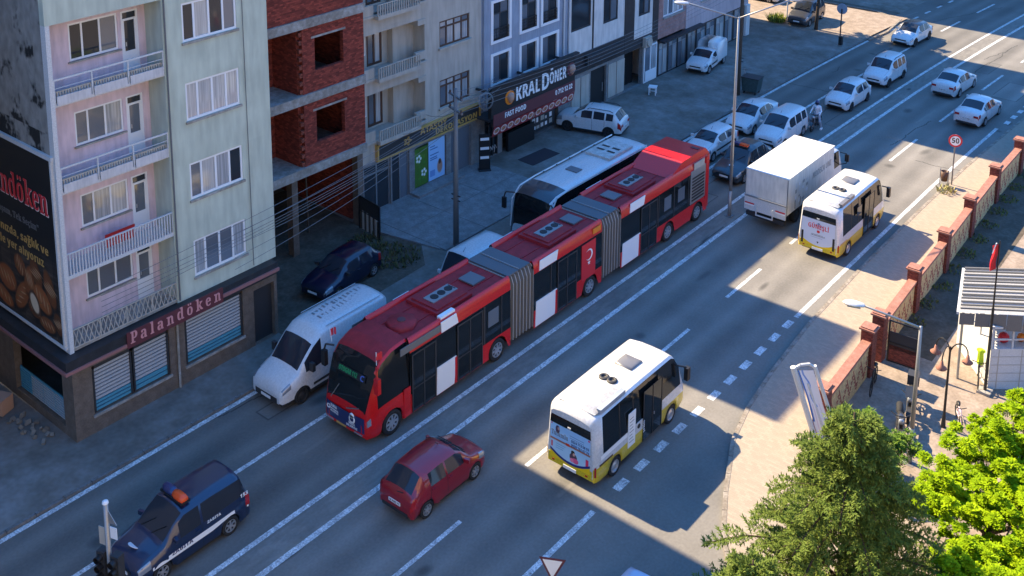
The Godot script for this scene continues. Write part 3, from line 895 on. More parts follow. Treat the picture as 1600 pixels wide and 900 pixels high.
func build_slate_house() -> void:
	var b := thing("slate_blue_house", "slate blue house with white framed tall windows above the doner restaurant", "building", Vector3(-39.3, 0, -45.67))
	var L := 8.45
	var H := 14.0
	var us := [[0.9, 2.55], [3.5, 5.15], [5.55, 7.2]]
	var ys := [[4.4, 6.3], [7.0, 9.45], [10.5, 12.6]]
	var holes := []
	for u in us:
		for y in ys: holes.append([u[0], u[1], y[0], y[1]])
	var s := nst()
	holed(s, 0, L, 2.9, 12.0, -0.3, 0, holes)
	holed(s, 0.9, L, 12.0, H, -0.3, 0, holes)
	put(b, "wall", s, M.slate)
	# first bay lowered, out of view, to let sun reach the bus roof
	shell_house(b, M.slate, 0.9, L, H, 11.0, M.concrete)
	fbox(b, "sun_notch_roof", M.concrete, 0, 0.9, 12.0, 12.2, -11, 0.1)
	fbox(b, "side_wall", M.slate, 0, 0.2, 0, 12.0, -11, -0.3)
	for u in us:
		for y in ys:
			var w := window(b, u[0] + 0.1, u[1] - 0.1, y[0] + 0.1, y[1] - 0.1, -0.06, [0.5], M.dark, [M.pane_mid, M.pane_dark], 0.06, 0.7 if y[0] > 6 else 0.0)
			var f := nst()
			fb(f, u[0] - 0.1, u[1] + 0.1, y[1] - 0.1, y[1] + 0.06, -0.1, 0.05); fb(f, u[0] - 0.1, u[1] + 0.1, y[0] - 0.06, y[0] + 0.1, -0.1, 0.06)
			fb(f, u[0] - 0.1, u[0] + 0.1, y[0] + 0.1, y[1] - 0.1, -0.1, 0.05); fb(f, u[1] - 0.1, u[1] + 0.1, y[0] + 0.1, y[1] - 0.1, -0.1, 0.05)
			put(w, "surround", f, M.pvc)
			if y[0] > 6:
				var r := nst()
				rail(r, u[0] + 0.12, u[1] - 0.12, y[0] + 0.12, y[0] + 0.8, 0.03, 0.13, 0.012)
				for q in 3: fb(r, u[0] + 0.12, u[1] - 0.12, y[0] + 0.2 + q * 0.18, y[0] + 0.23 + q * 0.18, 0.0, 0.015)
				put(w, "window_rail", r, M.black)
	for u in [0.15, 7.75, 8.3]:
		var dp := nst(); tube(dp, [Vector3(0.08, 14, -u), Vector3(0.08, 3.2, -u)], 0.06, 8); put(b, "drainpipe", dp, M.whitepaint if u > 1 else M.slate)
	fbox(b, "balcony_screen", M.dark, 5.3, 7.9, 4.6, 5.0, 0.9, 1.2)
	# restaurant front
	var sw := nst()
	holed(sw, 0, L, 0, 2.9, -0.3, -0.004, [[0.3, 1.5, 0.1, 2.6], [1.9, 7.4, 0.1, 2.5]])
	put(b, "shop_wall", sw, M.slab)
	fbox(b, "shop_window", M.pane_dark, 0.3, 1.5, 0.1, 2.6, -0.2, -0.15)
	for k in 4: fbox(b, "window_bar", M.dark, 0.3 + k * 0.39, 0.36 + k * 0.39, 0.1, 2.6, -0.14, -0.05)
	for q in 3: fbox(b, "window_bar", M.dark, 0.36, 1.47, 0.45 + q * 0.8, 0.5 + q * 0.8, -0.14, -0.06)
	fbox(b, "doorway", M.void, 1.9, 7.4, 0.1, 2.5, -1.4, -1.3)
	var sc := nst()
	for k in 5: tube(sc, [Vector3(-0.02, 0.3 + 0.2 * (k % 2), -0.4 - k * 0.2), Vector3(-0.02, 0.75, -0.45 - k * 0.2), Vector3(-0.02, 0.5, -0.62 - k * 0.2)], 0.02, 4)
	put(b, "grille_scroll", sc, M.whitepaint)
	# dark counter panels with menu boards
	fbox(b, "counter", M.black, 2.1, 4.6, 0.1, 1.25, 0.1, 0.3)
	var mb := fbox(b, "menu_board", M.dark, 4.3, 6.7, 0.5, 2.0, 0.15, 0.22)
	rng.seed = 4
	for i in 14: fbox(mb, "menu_picture", [M.white, M.plaster, M.offwhite][i % 3], 4.45 + (i % 5) * 0.43, 4.45 + (i % 5) * 0.43 + rng.randf_range(0.15, 0.36), 0.65 + (i / 5) * 0.42, 0.72 + (i / 5) * 0.42 + rng.randf_range(0.08, 0.25), 0.22, 0.227)
	fbox(b, "price_board", M.white, 6.55, 6.9, 1.7, 2.05, 0.23, 0.26)
	# the big sign: projecting box with sloped valance of plate pictures
	var sgr := Node3D.new(); sgr.name = "restaurant_sign"; b.add_child(sgr, true)
	fbox(sgr, "sign_box", M.black, -0.75, 7.15, 3.25, 5.05, 1.15, 1.4)
	for u in [-0.5, 3.2, 6.9]: fbox(sgr, "bracket", M.dark, u, u + 0.12, 4.6, 4.72, 0.0, 1.15)
	fbox(sgr, "soffit", M.dark, -0.6, 7.1, 2.95, 3.05, 0.0, 1.2)
	fbox(sgr, "sign_band", M.burgundy, -0.6, 7.15, 2.75, 3.45, 1.4, 1.43)
	fbox(sgr, "sign_box", M.black, -0.6, 7.15, 2.72, 3.25, 1.2, 1.4)
	var out := Basis(Vector3.UP, PI / 2)
	textw(sgr, "KRAL", 2.2, 0.8, M.white, Vector3(1.405, 3.72, -2.5), out, font, 0.04)
	textw(sgr, "D", 0.66, 1.0, M.white, Vector3(1.405, 3.66, -4.15), out, null, 0.04)
	textw(sgr, "ÖNER", 1.65, 0.74, M.white, Vector3(1.405, 3.84, -5.4), out, font, 0.04)
	textw(sgr, "FAST FOOD", 1.9, 0.3, M.white, Vector3(1.435, 3.02, -1.35), out, font, 0.03)
	textw(sgr, "0 712 12 22", 1.7, 0.3, M.white, Vector3(1.435, 3.02, -6.0), out, font, 0.03)
	for e in [[0.85, 4.12], [6.75, 4.25]]:   # doner emblem: orange disc and a carved meat cone
		var d := nst(); cyl(d, Vector3(1.4, e[1], -e[0]), Vector3(1.43, e[1], -e[0]), 0.42, 0.42, 20); put(sgr, "emblem", d, M.amber if e[0] < 2 else M.burgundy)
		var cone := nst(true); lathe(cone, [Vector2(0.0, -0.33), Vector2(0.09, -0.3), Vector2(0.24, 0.0), Vector2(0.2, 0.25), Vector2(0.0, 0.3)], Vector3(1.45, e[1], -e[0]), Vector3.UP, 12); put(sgr, "emblem", cone, M.skin)
	paint_plates()
	for k in 2:
		var v := nst()
		var u0: float = [-0.55, 3.3][k]
		var u1: float = [3.2, 7.15][k]
		quv(v, [Vector3(1.42, 2.72, -u0), Vector3(1.42, 2.72, -u1), Vector3(1.25, 2.1, -u1), Vector3(1.25, 2.1, -u0)], [Vector2(0, 0), Vector2(1, 0), Vector2(1, 1), Vector2(0, 1)])
		put(sgr, "valance", v, M.plates)
	var fan := nst(); lathe(fan, [Vector2(0.42, -0.05), Vector2(0.5, 0.0), Vector2(0.42, 0.05), Vector2(0.42, -0.05)], Vector3(1.5, 4.55, 1.35), Vector3(1, 0.2, 0.3), 18)
	for k in 4: bar(fan, Vector3(1.5, 4.55, 1.35), Vector3(1.5, 4.55 + 0.42 * sin(k * 1.57), 1.35 + 0.42 * cos(k * 1.57)), 0.06)
	cyl(fan, Vector3(1.38, 4.55, 1.35), Vector3(1.58, 4.55, 1.35), 0.12)
	bar(fan, Vector3(1.35, 4.55, 0.74), Vector3(1.45, 4.55, 1.3), 0.05)
	put(sgr, "round_light_sign", fan, M.greysteel)

func paint_plates() -> void:
	var im := Image.create(320, 56, false, Image.FORMAT_RGB8)
	im.fill(Color(0.55, 0.16, 0.17))
	rng.seed = 12
	for i in 6:
		var cx := 28 + i * 53
		blob(im, cx, 28, 22, 20, Color(0.88, 0.84, 0.82))
		blob(im, cx, 28, 17, 14, Color(0.75, 0.5, 0.4))
		for k in 8: blob(im, cx + rng.randf_range(-12, 12), 28 + rng.randf_range(-9, 9), 4, 3, Color(rng.randf_range(0.3, 0.8), rng.randf_range(0.25, 0.6), 0.25))
	paint("plates", im)
	uvmat("plates", "plates", 0.5)

func build_white_house() -> void:
	var b := thing("white_and_charcoal_house", "white panelled house with charcoal strips and dark framed windows", "building", Vector3(-39.3, 0, -54.13))
	var L := 10.45
	var H := 14.0
	var holes := [[0.15, 2.3, 5.8, 8.2], [3.7, 5.4, 5.55, 7.6], [7.95, 9.4, 5.1, 7.0], [0.15, 2.3, 9.6, 12], [3.7, 5.4, 9.4, 11.6], [7.95, 9.4, 9.2, 11.2]]
	var s := nst()
	holed(s, 0, 6.2, 4.2, H, -0.3, 0.0, holes)
	holed(s, 7.35, L, 3.6, H, -0.3, 0.0, holes)
	put(b, "wall", s, M.offwhite)
	fbox(b, "charcoal_strip", M.charcoal, 6.2, 7.35, 2.9, H, -0.3, 0.06)
	fbox(b, "charcoal_strip", M.charcoal, 2.45, 2.6, 4.2, H, -0.1, 0.03)
	fbox(b, "charcoal_strip", M.charcoal, 9.75, L, 2.9, H, -0.1, 0.05)
	shell_house(b, M.offwhite, 0, L, H, 11.0, M.concrete)
	for i in holes.size():
		var h: Array = holes[i]
		window(b, h[0], h[1], h[2], h[3], -0.04, [0.5] if i % 3 else [], M.charcoal, [M.pane_dark, M.pane_mid], 0.12)
	# shop storey: dark canopy, pale panels, tall dark door
	var sw := nst()
	holed(sw, 0, L, 0, 2.9, -0.3, -0.004, [[2.4, 4.2, 0.1, 2.7], [6.3, 8.6, 0.1, 2.85]])
	put(b, "shop_wall", sw, M.slab)
	fbox(b, "shop_fascia", M.charcoal, 0, 6.2, 2.9, 4.2, -0.3, 0.05)
	var sg := fbox(b, "shop_sign", M.dark, 1.6, 5.6, 3.3, 3.95, 0.05, 0.3)
	fbox(sg, "sign_panel", M.charcoal, 1.8, 5.4, 3.45, 3.8, 0.3, 0.32)
	fbox(b, "shop_door", M.black, 2.4, 4.2, 0.1, 2.7, -0.22, -0.15)
	fbox(b, "door_handle", M.steel, 3.9, 3.95, 0.9, 1.5, -0.15, -0.1)
	for u in [0.3, 1.3, 4.4, 5.4]: fbox(b, "wall_panel", M.plaster, u, u + 0.9, 0.3, 2.6, 0.0, 0.04)
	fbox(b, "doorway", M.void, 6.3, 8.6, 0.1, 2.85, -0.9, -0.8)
	window(b, 8.75, 10.4, 0.12, 2.75, 0.05, [0.5], M.pvc, [M.pane_mid, M.pane_curtain], 0.1).name = "shop_door"
	fbox(b, "wall_panel", M.pvc, 8.9, 10.3, 0.25, 0.95, 0.06, 0.09)
	var fan := nst(); cyl(fan, Vector3(0.3, 3.15, -8.9), Vector3(0.42, 3.15, -8.9), 0.3, 0.3, 14); bx(fan, 0.02, 0.3, 2.8, 3.5, -9.3, -8.5)
	put(b, "air_conditioner", fan, M.plaster)
	fbox(b, "shop_fascia", M.charcoal, 6.2, L, 2.9, 3.6, -0.3, 0.04)

func build_mauve_house() -> void:
	var b := thing("mauve_house", "long mauve house with white windows over a row of glass shop fronts", "building", Vector3(-39.3, 0, -64.59))
	var L := 13.6
	var H := 22.0
	var holes := [[0.75, 3.55, 4.3, 6.2], [0.75, 3.55, 7.6, 9.4], [6, 8.6, 4.4, 6.2], [9.6, 12.2, 4.4, 6.2], [6, 8.6, 7.6, 9.4], [9.6, 12.2, 7.6, 9.4]]
	var s := nst()
	holed(s, 0, 3.9, 2.85, H, -0.3, -0.03, holes)
	put(b, "wall", s, M.dustypink)
	s = nst()
	holed(s, 3.9, L, 2.6, H, -0.3, 0.0, holes)
	put(b, "wall", s, M.mauve)
	shell_house(b, M.mauve, 0, L, H, 12.0, M.concrete)
	for h in holes:
		window(b, h[0], h[1], h[2], h[3], -0.08, [0.25, 0.5, 0.75], M.pvc, [M.pane_curtain, M.pane_mid, M.pane_pale], 0.1)
		fbox(b, "window_sill", M.concrete, h[0] - 0.05, h[1] + 0.05, h[2] - 0.1, h[2] - 0.006, -0.1, 0.07)
	var fronts := [[0.3, 1.5], [1.6, 2.8], [2.9, 4.1], [4.3, 5.5], [5.6, 6.9], [7.0, 8.3], [8.5, 9.8], [9.9, 11.2], [11.4, 12.9]]
	var sh := []
	for f in fronts: sh.append([f[0], f[1], 0.15, 2.5])
	s = nst()
	holed(s, 0, L, 0, 2.6, -0.3, -0.005, sh)
	put(b, "shop_wall", s, M.charcoal)
	for i in fronts.size():
		var f: Array = fronts[i]
		window(b, f[0], f[1], 0.15, 2.5, -0.05, [0.5], M.steel, [M.pane_mid, M.pane_curtain] if i % 3 else [M.pane_curtain, M.pane_pale], 0.06, 0.5).name = "shop_window"
	fbox(b, "canopy", M.charcoal, 0.2, 6, 2.62, 2.75, 0.0, 0.5)
	fbox(b, "end_column", M.offwhite, L - 0.6, L - 0.001, 0, 2.6, 0.0, 0.2)

func build_far_side() -> void:
	# the sunlit apartment block from whose upper floor the street is seen; its windows and balconies show in the panes opposite
	var ob := thing("opposite_block", "cream apartment block across the street from the houses", "building", Vector3(3.0, 0, 26))
	var os := nst()
	var oh := []
	for i in 12:
		for j in 9: oh.append([1.5 + i * 4.0, 3.6 + i * 4.0, 1.2 + j * 3.1, 2.7 + j * 3.1])
	var wl := nst()
	for j in 10:
		bx(wl, 0.0, 0.3, -0.0 + j * 3.1, 1.2 + j * 3.1 if j < 9 else 28.6, -50, 0)
		if j < 9:
			bx(wl, 0.0, 0.3, 1.2 + j * 3.1, 2.7 + j * 3.1, -1.5, 0)
			for i in 12: bx(wl, 0.0, 0.3, 1.2 + j * 3.1, 2.7 + j * 3.1, -(1.5 + (i + 1) * 4.0) if i < 11 else -50.0, -(3.6 + i * 4.0))
			bx(wl, 0.0, 0.3, 2.7 + j * 3.1, 3.1 + j * 3.1, -50, 0)
	put(ob, "wall", wl, M.cream)
	for h in oh:
		var wn := nst(); bx(wn, 0.16, 0.2, h[2], h[3], -h[1], -h[0]); put(ob, "window", wn, M.pane_mid)
	putbox(ob, "rear_wall", M.cream, 11.7, 12.0, 0, 28.6, -50, 0)
	putbox(ob, "end_wall", M.cream, 0.3, 11.7, 0, 28.6, -50, -49.7)
	putbox(ob, "end_wall", M.cream, 0.3, 11.7, 0, 28.6, -0.3, 0)
	putbox(ob, "roof", M.concrete, -0.3, 12.3, 28.6, 28.9, -50.3, 0.3)
	# unseen blocks added out of view to cast shade on the street
	for q in [["shade_block", "unseen tall block added to shade the far carriageway", -44.0, -91.0, 16.0, 70.0, 30.0], ["shade_block", "unseen block added to keep sun out of the side street gap", -54.0, -2.0, 14.0, 15.5, 32.0], ["shade_block", "unseen block added to shade the near left pavement", -35.0, 40.0, 12.0, 52.5, 22.0], ["shade_block", "unseen block added behind the mauve house to lengthen its shadow", -45.5, -72.0, 9.0, 10.4, 22.0]]:
		var b := thing(q[0], q[1], "building", Vector3(q[2], 0, q[3]))
		putbox(b, "wall", M.plaster, -q[4], 0, 0, q[6], -q[5], 0)
		putbox(b, "roof", M.concrete, -q[4] - 0.2, 0.2, q[6], q[6] + 0.3, -q[5] - 0.2, 0.2)
		for i in 3:
			for j in 3:
				var w := nst(); bx(w, -0.02, 0.03, 4 + j * 3.2, 5.5 + j * 3.2, -2.0 - i * 3.2, -0.8 - i * 3.2); put(b, "window", w, M.pane_mid)

# ---------------------------------------------------------------- vehicles
# A body is a lofted shell: rows [distance from the nose, half width, bottom, belt, top, half roof width].
func tab_at(tab: Array, d: float) -> Array:
	for i in tab.size() - 1:
		if d <= tab[i + 1][0] or i == tab.size() - 2:
			var f: float = clampf((d - tab[i][0]) / maxf(tab[i + 1][0] - tab[i][0], 1e-5), 0, 1)
			var r := []
			for k in 6: r.append(lerpf(tab[i][k], tab[i + 1][k], f))
			return r
	return tab[0]

func make_shell(tab: Array, axles: Array, wr: float, marks: Array, crown := 0.05, mid := 0.55) -> Dictionary:
	var L: float = tab[-1][0]
	var ds := []
	for i in tab.size() - 1:
		var n := maxi(1, int(ceil((tab[i + 1][0] - tab[i][0]) / 0.35)))
		for k in n: ds.append(lerpf(tab[i][0], tab[i + 1][0], float(k) / n))
	ds.append(L)
	ds.append_array(marks)
	var ra := wr * 1.16
	for a in axles:
		for k in 9: ds.append(a - ra * cos(PI * k / 8))
	ds.sort()
	var out := []
	for d in ds:
		if d < 0 or d > L: continue
		if out.is_empty() or d - out[-1] > 0.004: out.append(d)
	var secs := []
	for d in out:
		var r := tab_at(tab, d)
		var W: float = r[1]
		var yb: float = r[2]
		var B: float = r[3]
		var Tp: float = r[4]
		var R: float = r[5]
		var y0 := yb
		for a in axles:
			var q: float = ra * ra - (d - a) * (d - a)
			if q > 0: y0 = maxf(y0, wr + sqrt(q) * 0.98)
		y0 = minf(y0, B - 0.04)
		var e := minf(0.09, (Tp - B) * 0.45)
		var y1 := maxf(yb + 0.18 * (B - yb), y0 + 0.01)
		var y2 := maxf(yb + mid * (B - yb), y1 + 0.01)
		secs.append(PackedVector2Array([Vector2(W * 0.955, y0), Vector2(W, y1), Vector2(W * 1.0, y2), Vector2(W * 0.975, B), Vector2(R, Tp - e), Vector2(R - minf(0.09, R * 0.12), Tp - e * 0.2), Vector2(R * 0.5, Tp + crown * 0.75), Vector2(0, Tp + crown)]))
	return {"ds": out, "ss": secs, "L": L}

func spt(sh: Dictionary, i: int, j: int, side: float) -> Vector3:
	var p: Vector2 = sh.ss[i][j]
	return Vector3(p.x * side, p.y, sh.L / 2 - sh.ds[i])

func surf(sh: Dictionary, d: float, t: float, side: float) -> Vector3:
	var i := 0
	while i < sh.ds.size() - 2 and sh.ds[i + 1] < d: i += 1
	var f: float = clampf((d - sh.ds[i]) / (sh.ds[i + 1] - sh.ds[i]), 0, 1)
	var j := clampi(int(t), 0, 6)
	var g := t - j
	return spt(sh, i, j, side).lerp(spt(sh, i, j + 1, side), g).lerp(spt(sh, i + 1, j, side).lerp(spt(sh, i + 1, j + 1, side), g), f)

func patch(par: Node, called: String, m: Material, sh: Dictionary, d0: float, d1: float, t0: float, t1: float, side: float, offs := 0.012, both := false) -> void:
	if both:
		patch(par, called, m, sh, d0, d1, t0, t1, -side, offs)
	var s := nst(true)
	for sd in [side]:
		for a in 5:
			for b in 4:
				var p := []
				for c in [[a, b], [a + 1, b], [a + 1, b + 1], [a, b + 1]]:
					var v := surf(sh, lerpf(d0, d1, c[0] / 5.0), lerpf(t0, t1, c[1] / 4.0), sd)
					var o := Vector3(v.x, (v.y - 0.6) * 0.9, (v.z) * 0.35).normalized()
					p.append(v + o * offs)
				quad(s, p[0], p[1], p[2], p[3])
	put(par, called, s, m)

func shell_parts(par: Node, sh: Dictionary, cls: Callable, mats: Dictionary) -> Dictionary:
	var sts := {}
	for i in sh.ds.size() - 1:
		for j in 7:
			for side in [1.0, -1.0]:
				var key: String = cls.call((sh.ds[i] + sh.ds[i + 1]) / 2, j, side)
				if not sts.has(key): sts[key] = nst(true)
				if side > 0: quad(sts[key], spt(sh, i, j, side), spt(sh, i, j + 1, side), spt(sh, i + 1, j + 1, side), spt(sh, i + 1, j, side))
				else: quad(sts[key], spt(sh, i, j, side), spt(sh, i + 1, j, side), spt(sh, i + 1, j + 1, side), spt(sh, i, j + 1, side))
	var cap: SurfaceTool = sts["body"] if sts.has("body") else nst(true)
	for i in [0, sh.ds.size() - 1]:
		cap.set_smooth_group(-1)
		for j in 7: quad(cap, spt(sh, i, j, 1), spt(sh, i, j + 1, 1), spt(sh, i, j + 1, -1), spt(sh, i, j, -1))
	var nodes := {}
	var keys := sts.keys()
	keys.sort()
	for key in keys:
		var nm: String = key.split("|")[0]
		nodes[key] = put(par, nm, sts[key], mats.get(nm, M.p_white))
	return nodes

var tyre_mesh := {}
func wheel(par: Node, at: Vector3, r: float, side: float, dark_rim := false, spokes := 5, w := 0.2) -> void:
	var key := "%s_%s_%s_%s" % [r, dark_rim, spokes, w]
	if not tyre_mesh.has(key):
		var s := nst(true)
		lathe(s, [Vector2(0.0, -w), Vector2(r * 0.9, -w), Vector2(r * 0.99, -w * 0.85), Vector2(r, -w * 0.2), Vector2(r * 0.97, -0.01), Vector2(r * 0.7, 0.0), Vector2(r * 0.66, -0.03)], Vector3.ZERO, Vector3.RIGHT, 22)
		s.generate_normals()
		var q := nst()
		lathe(q, [Vector2(r * 0.66, -0.03), Vector2(r * 0.64, -0.004), Vector2(r * 0.58, -0.006), Vector2(r * 0.56, -0.05)], Vector3.ZERO, Vector3.RIGHT, 22)
		if spokes == 0:
			lathe(q, [Vector2(r * 0.56, -0.05), Vector2(r * 0.3, -0.012), Vector2(r * 0.26, -0.002), Vector2(0.0, -0.002)], Vector3.ZERO, Vector3.RIGHT, 22)
		else:
			for k in spokes:
				var a := TAU * k / spokes
				obx(q, Vector3(-0.022, cos(a) * r * 0.33, sin(a) * r * 0.33), Vector3(0.03, r * 0.56, r * 0.17), Basis(Vector3.RIGHT, a))
			cyl(q, Vector3(-0.05, 0, 0), Vector3(0.0, 0, 0), r * 0.14, r * 0.12, 12)
		q.generate_normals()
		tyre_mesh[key] = [s.commit(), q.commit()]
	var t := MeshInstance3D.new(); t.name = "wheel"; t.mesh = tyre_mesh[key][0]; t.material_override = M.rubber
	par.add_child(t, true)
	t.position = at
	if side < 0: t.rotation.y = PI
	var h := MeshInstance3D.new(); h.name = "rim"; h.mesh = tyre_mesh[key][1]; h.material_override = M.p_trim if dark_rim else M.alloy
	t.add_child(h, true)

# spec: L, w (half width), H, hood [front height, cowl distance, cowl height], roof [start, end], deck [distance, height], belt, axles, wheel radius, windows
func car(called: String, label: String, cat: String, at: Vector3, turn: float, c: Dictionary, group := "") -> Node3D:
	var o := thing(called, label, cat, at, turn, group)
	var L: float = c.L
	var w: float = c.w
	var H: float = c.H
	var hf: float = c.hood[0]
	var cd: float = c.hood[1]
	var ch: float = c.hood[2]
	var r0: float = c.roof[0]
	var r1: float = c.roof[1]
	var dd: float = c.deck[0]
	var dh: float = c.deck[1]
	var bl: float = c.belt
	var rw: float = c.get("rw", w - 0.2)
	var tl: float = c.get("tail", dh - 0.12)
	var tab := [
		[0.0, w * 0.74, 0.33, 0.52, 0.56, w * 0.66],
		[0.05, w * 0.86, 0.24, hf - 0.14, hf - 0.1, w * 0.74],
		[0.18, w * 0.93, 0.21, hf - 0.06, hf - 0.02, w * 0.80],
		[0.55, w * 0.985, 0.2, lerpf(hf, bl, 0.4) - 0.03, lerpf(hf, ch, 0.45), w * 0.84],
		[cd, w, 0.2, bl - 0.02, ch, w * 0.87],
		[lerpf(cd, r0, 0.55), w, 0.2, bl, lerpf(ch, H, 0.6), lerpf(w * 0.87, rw, 0.6)],
		[r0, w, 0.2, bl + 0.01, H - 0.035, rw],
		[lerpf(r0, r1, 0.45), w, 0.2, bl + 0.03, H, rw],
		[r1, w * 0.985, 0.2, bl + 0.06, H - 0.05, rw - 0.02],
		[dd, w * 0.95, 0.24, minf(bl + 0.06, dh - 0.02), dh, minf(w * 0.82, rw + 0.06)],
	]
	if L - dd > 0.35: tab.append([L - 0.12, w * 0.92, 0.25, dh - 0.08, dh - 0.01, w * 0.78])
	tab.append([L - 0.03, w * 0.88, 0.28, tl - 0.06, tl, w * 0.74])
	tab.append([L, w * 0.80, 0.36, 0.56, 0.62, w * 0.68])
	var marks := [cd + 0.04, r0 - 0.03, r1 + 0.03, dd - 0.04]
	for x in c.win: marks.append_array([x[0], x[1]])
	var sh := make_shell(tab, c.axles, c.r, marks, c.get("crown", 0.045))
	var blackroof: bool = c.get("blackroof", false)
	var norear: bool = c.get("norear", false)
	var win: Array = c.win
	var cls := func(d: float, j: int, side: float) -> String:
		if j == 3:
			for k in win.size():
				if d > win[k][0] and d < win[k][1]: return "side_window|%d%s" % [k, side > 0]
		if j >= 5 or (j == 4 and false):
			if d > cd + 0.04 and d < r0 - 0.03: return "windshield"
			if d > r1 + 0.03 and d < dd - 0.04 and not norear: return "rear_window"
		if j >= 4 and blackroof and d > r0 - 0.03 and d < r1 + 0.03: return "roof"
		if j == 0 and c.get("clad", false): return "cladding|%s" % (side > 0)
		return "body"
	shell_parts(o, sh, cls, {"body": c.paint, "windshield": M.glass, "rear_window": M.glass, "side_window": M.glass, "roof": M.p_black, "cladding": M.p_trim})
	putbox(o, "underbody", M.black, -w * 0.8, w * 0.8, 0.17, 0.5, -L / 2 + 0.25, L / 2 - 0.25)
	for a in c.axles:
		for sd in [1.0, -1.0]: wheel(o, Vector3(sd * (w - 0.005), c.r, L / 2 - a), c.r, sd, c.get("darkrim", false), c.get("spokes", 5))
	# lamps, grille, plates, mirrors, handles, wipers, door seams
	for sd in [1.0, -1.0]:
		patch(o, "headlight", M.lamp, sh, 0.07, 0.46, 2.3, 3.6, sd)
		patch(o, "tail_light", M.tail, sh, L - 0.24, L - 0.015, c.get("tl0", 2.0), c.get("tl1", 3.25), sd)
		if dh > 1.02:
			putbox(o, "tail_light", M.tail, sd * w * 0.66 - 0.14, sd * w * 0.66 + 0.14, dh - 0.3, dh - 0.17, -L / 2 - 0.012, -L / 2 + 0.03)
		var mi := nst(); obx(mi, Vector3(sd * (w + 0.07), bl + 0.1, L / 2 - cd - 0.35), Vector3(0.2, 0.14, 0.1), Basis(Vector3.UP, -0.25 * sd)); put(o, "mirror", mi, c.get("mirror", c.paint))
		for x in win.slice(0, mini(2, win.size())): 
			var hd := nst(); obx(hd, surf(sh, x[1] - 0.12, 2.65, sd) + Vector3(sd * 0.015, 0, 0), Vector3(0.03, 0.035, 0.17)); put(o, "door_handle", hd, c.paint)
			patch(o, "door_seam", M.black, sh, x[1] + 0.012, x[1] + 0.03, 0.5, 3.0, sd, 0.003)
	var f := nst(); bx(f, -w * 0.5, w * 0.5, 0.55, 0.63, L / 2 - 0.06, L / 2 + 0.012); bx(f, -w * 0.6, w * 0.6, 0.33, 0.42, L / 2 - 0.05, L / 2 + 0.01); put(o, "grille", f, M.black)
	putbox(o, "number_plate", M.plate, -0.26, 0.26, 0.44, 0.54, L / 2, L / 2 + 0.02)
	var pr := putbox(o, "number_plate", M.plate, -0.26, 0.26, 0.58, 0.69, -L / 2 - 0.03, -L / 2 - 0.005)
	text(pr, c.get("plate", "16 K 245"), 0.075, M.black, Vector3(0, 0.605, -L / 2 - 0.031), Basis(Vector3.UP, PI), 1.0, null, 0.004)
	var bm := nst(); bx(bm, -w * 0.7, w * 0.7, 0.3, 0.42, -L / 2 - 0.012, -L / 2 + 0.05); put(o, "rear_bumper_trim", bm, M.p_trim)
	for sd in [1.0, -1.0]:
		patch(o, "bonnet_seam", M.black, sh, 0.3, cd, 4.9, 5.0, sd, 0.003)
		patch(o, "sill_trim", M.p_trim, sh, c.axles[0] + c.r * 1.3, c.axles[1] - c.r * 1.3, 0.02, 0.45, sd, 0.004)
	var wp := nst()
	for sd in [0.1, -0.45]: bar(wp, surf(sh, cd + 0.02, 6.0, 1) * Vector3(0, 1, 1) + Vector3(sd, 0.02, 0), surf(sh, cd + 0.3, 6.0, 1) * Vector3(0, 1, 1) + Vector3(sd + 0.4, 0.025, 0), 0.02)
	put(o, "wiper", wp, M.black)
	if c.get("antenna", true):
		var an := nst(); cyl(an, Vector3(0, H + 0.02, L / 2 - r0 - 0.15), Vector3(0, H + 0.18, L / 2 - r0 - 0.32), 0.012, 0.008, 5); put(o, "antenna", an, M.black)
	if c.get("rails", false):
		for sd in [1.0, -1.0]:
			var rr := nst(); tube(rr, [Vector3(sd * (rw - 0.04), H - 0.04, L / 2 - r0 - 0.15), Vector3(sd * (rw - 0.04), H + 0.05, L / 2 - r0 - 0.3), Vector3(sd * (rw - 0.04), H + 0.05, L / 2 - r1 + 0.3), Vector3(sd * (rw - 0.04), H - 0.03, L / 2 - r1 + 0.1)], 0.022); put(o, "roof_rail", rr, M.p_trim)
	o.set_meta("_sh", 0)
	o.remove_meta("_sh")
	shells[o.get_instance_id()] = sh
	return o

var shells := {}

func hatch(paint_m: Material, extra := {}) -> Dictionary:
	var d := {"L": 3.95, "w": 0.85, "H": 1.48, "hood": [0.80, 1.0, 0.98], "roof": [1.75, 3.35], "deck": [3.83, 0.98], "belt": 0.93, "axles": [0.78, 3.28], "r": 0.3, "win": [[1.55, 2.32], [2.42, 3.2]], "paint": paint_m, "tail": 0.86}
	d.merge(extra, true)
	return d

func sedan(paint_m: Material, extra := {}) -> Dictionary:
	var d := {"L": 4.5, "w": 0.88, "H": 1.47, "hood": [0.76, 1.15, 0.97], "roof": [1.95, 3.1], "deck": [3.85, 1.07], "belt": 0.93, "axles": [0.86, 3.5], "r": 0.31, "win": [[1.75, 2.5], [2.58, 3.28], [3.32, 3.55]], "paint": paint_m, "tail": 0.98}
	d.merge(extra, true)
	return d

func mpv(paint_m: Material, extra := {}) -> Dictionary:
	var d := {"L": 4.35, "w": 0.87, "H": 1.78, "hood": [0.86, 1.0, 1.1], "roof": [1.8, 4.05], "deck": [4.28, 1.0], "belt": 1.05, "axles": [0.82, 3.5], "r": 0.31, "win": [[1.6, 2.35], [2.45, 3.2], [3.3, 3.9]], "paint": paint_m, "rw": 0.72, "tail": 0.9}
	d.merge(extra, true)
	return d

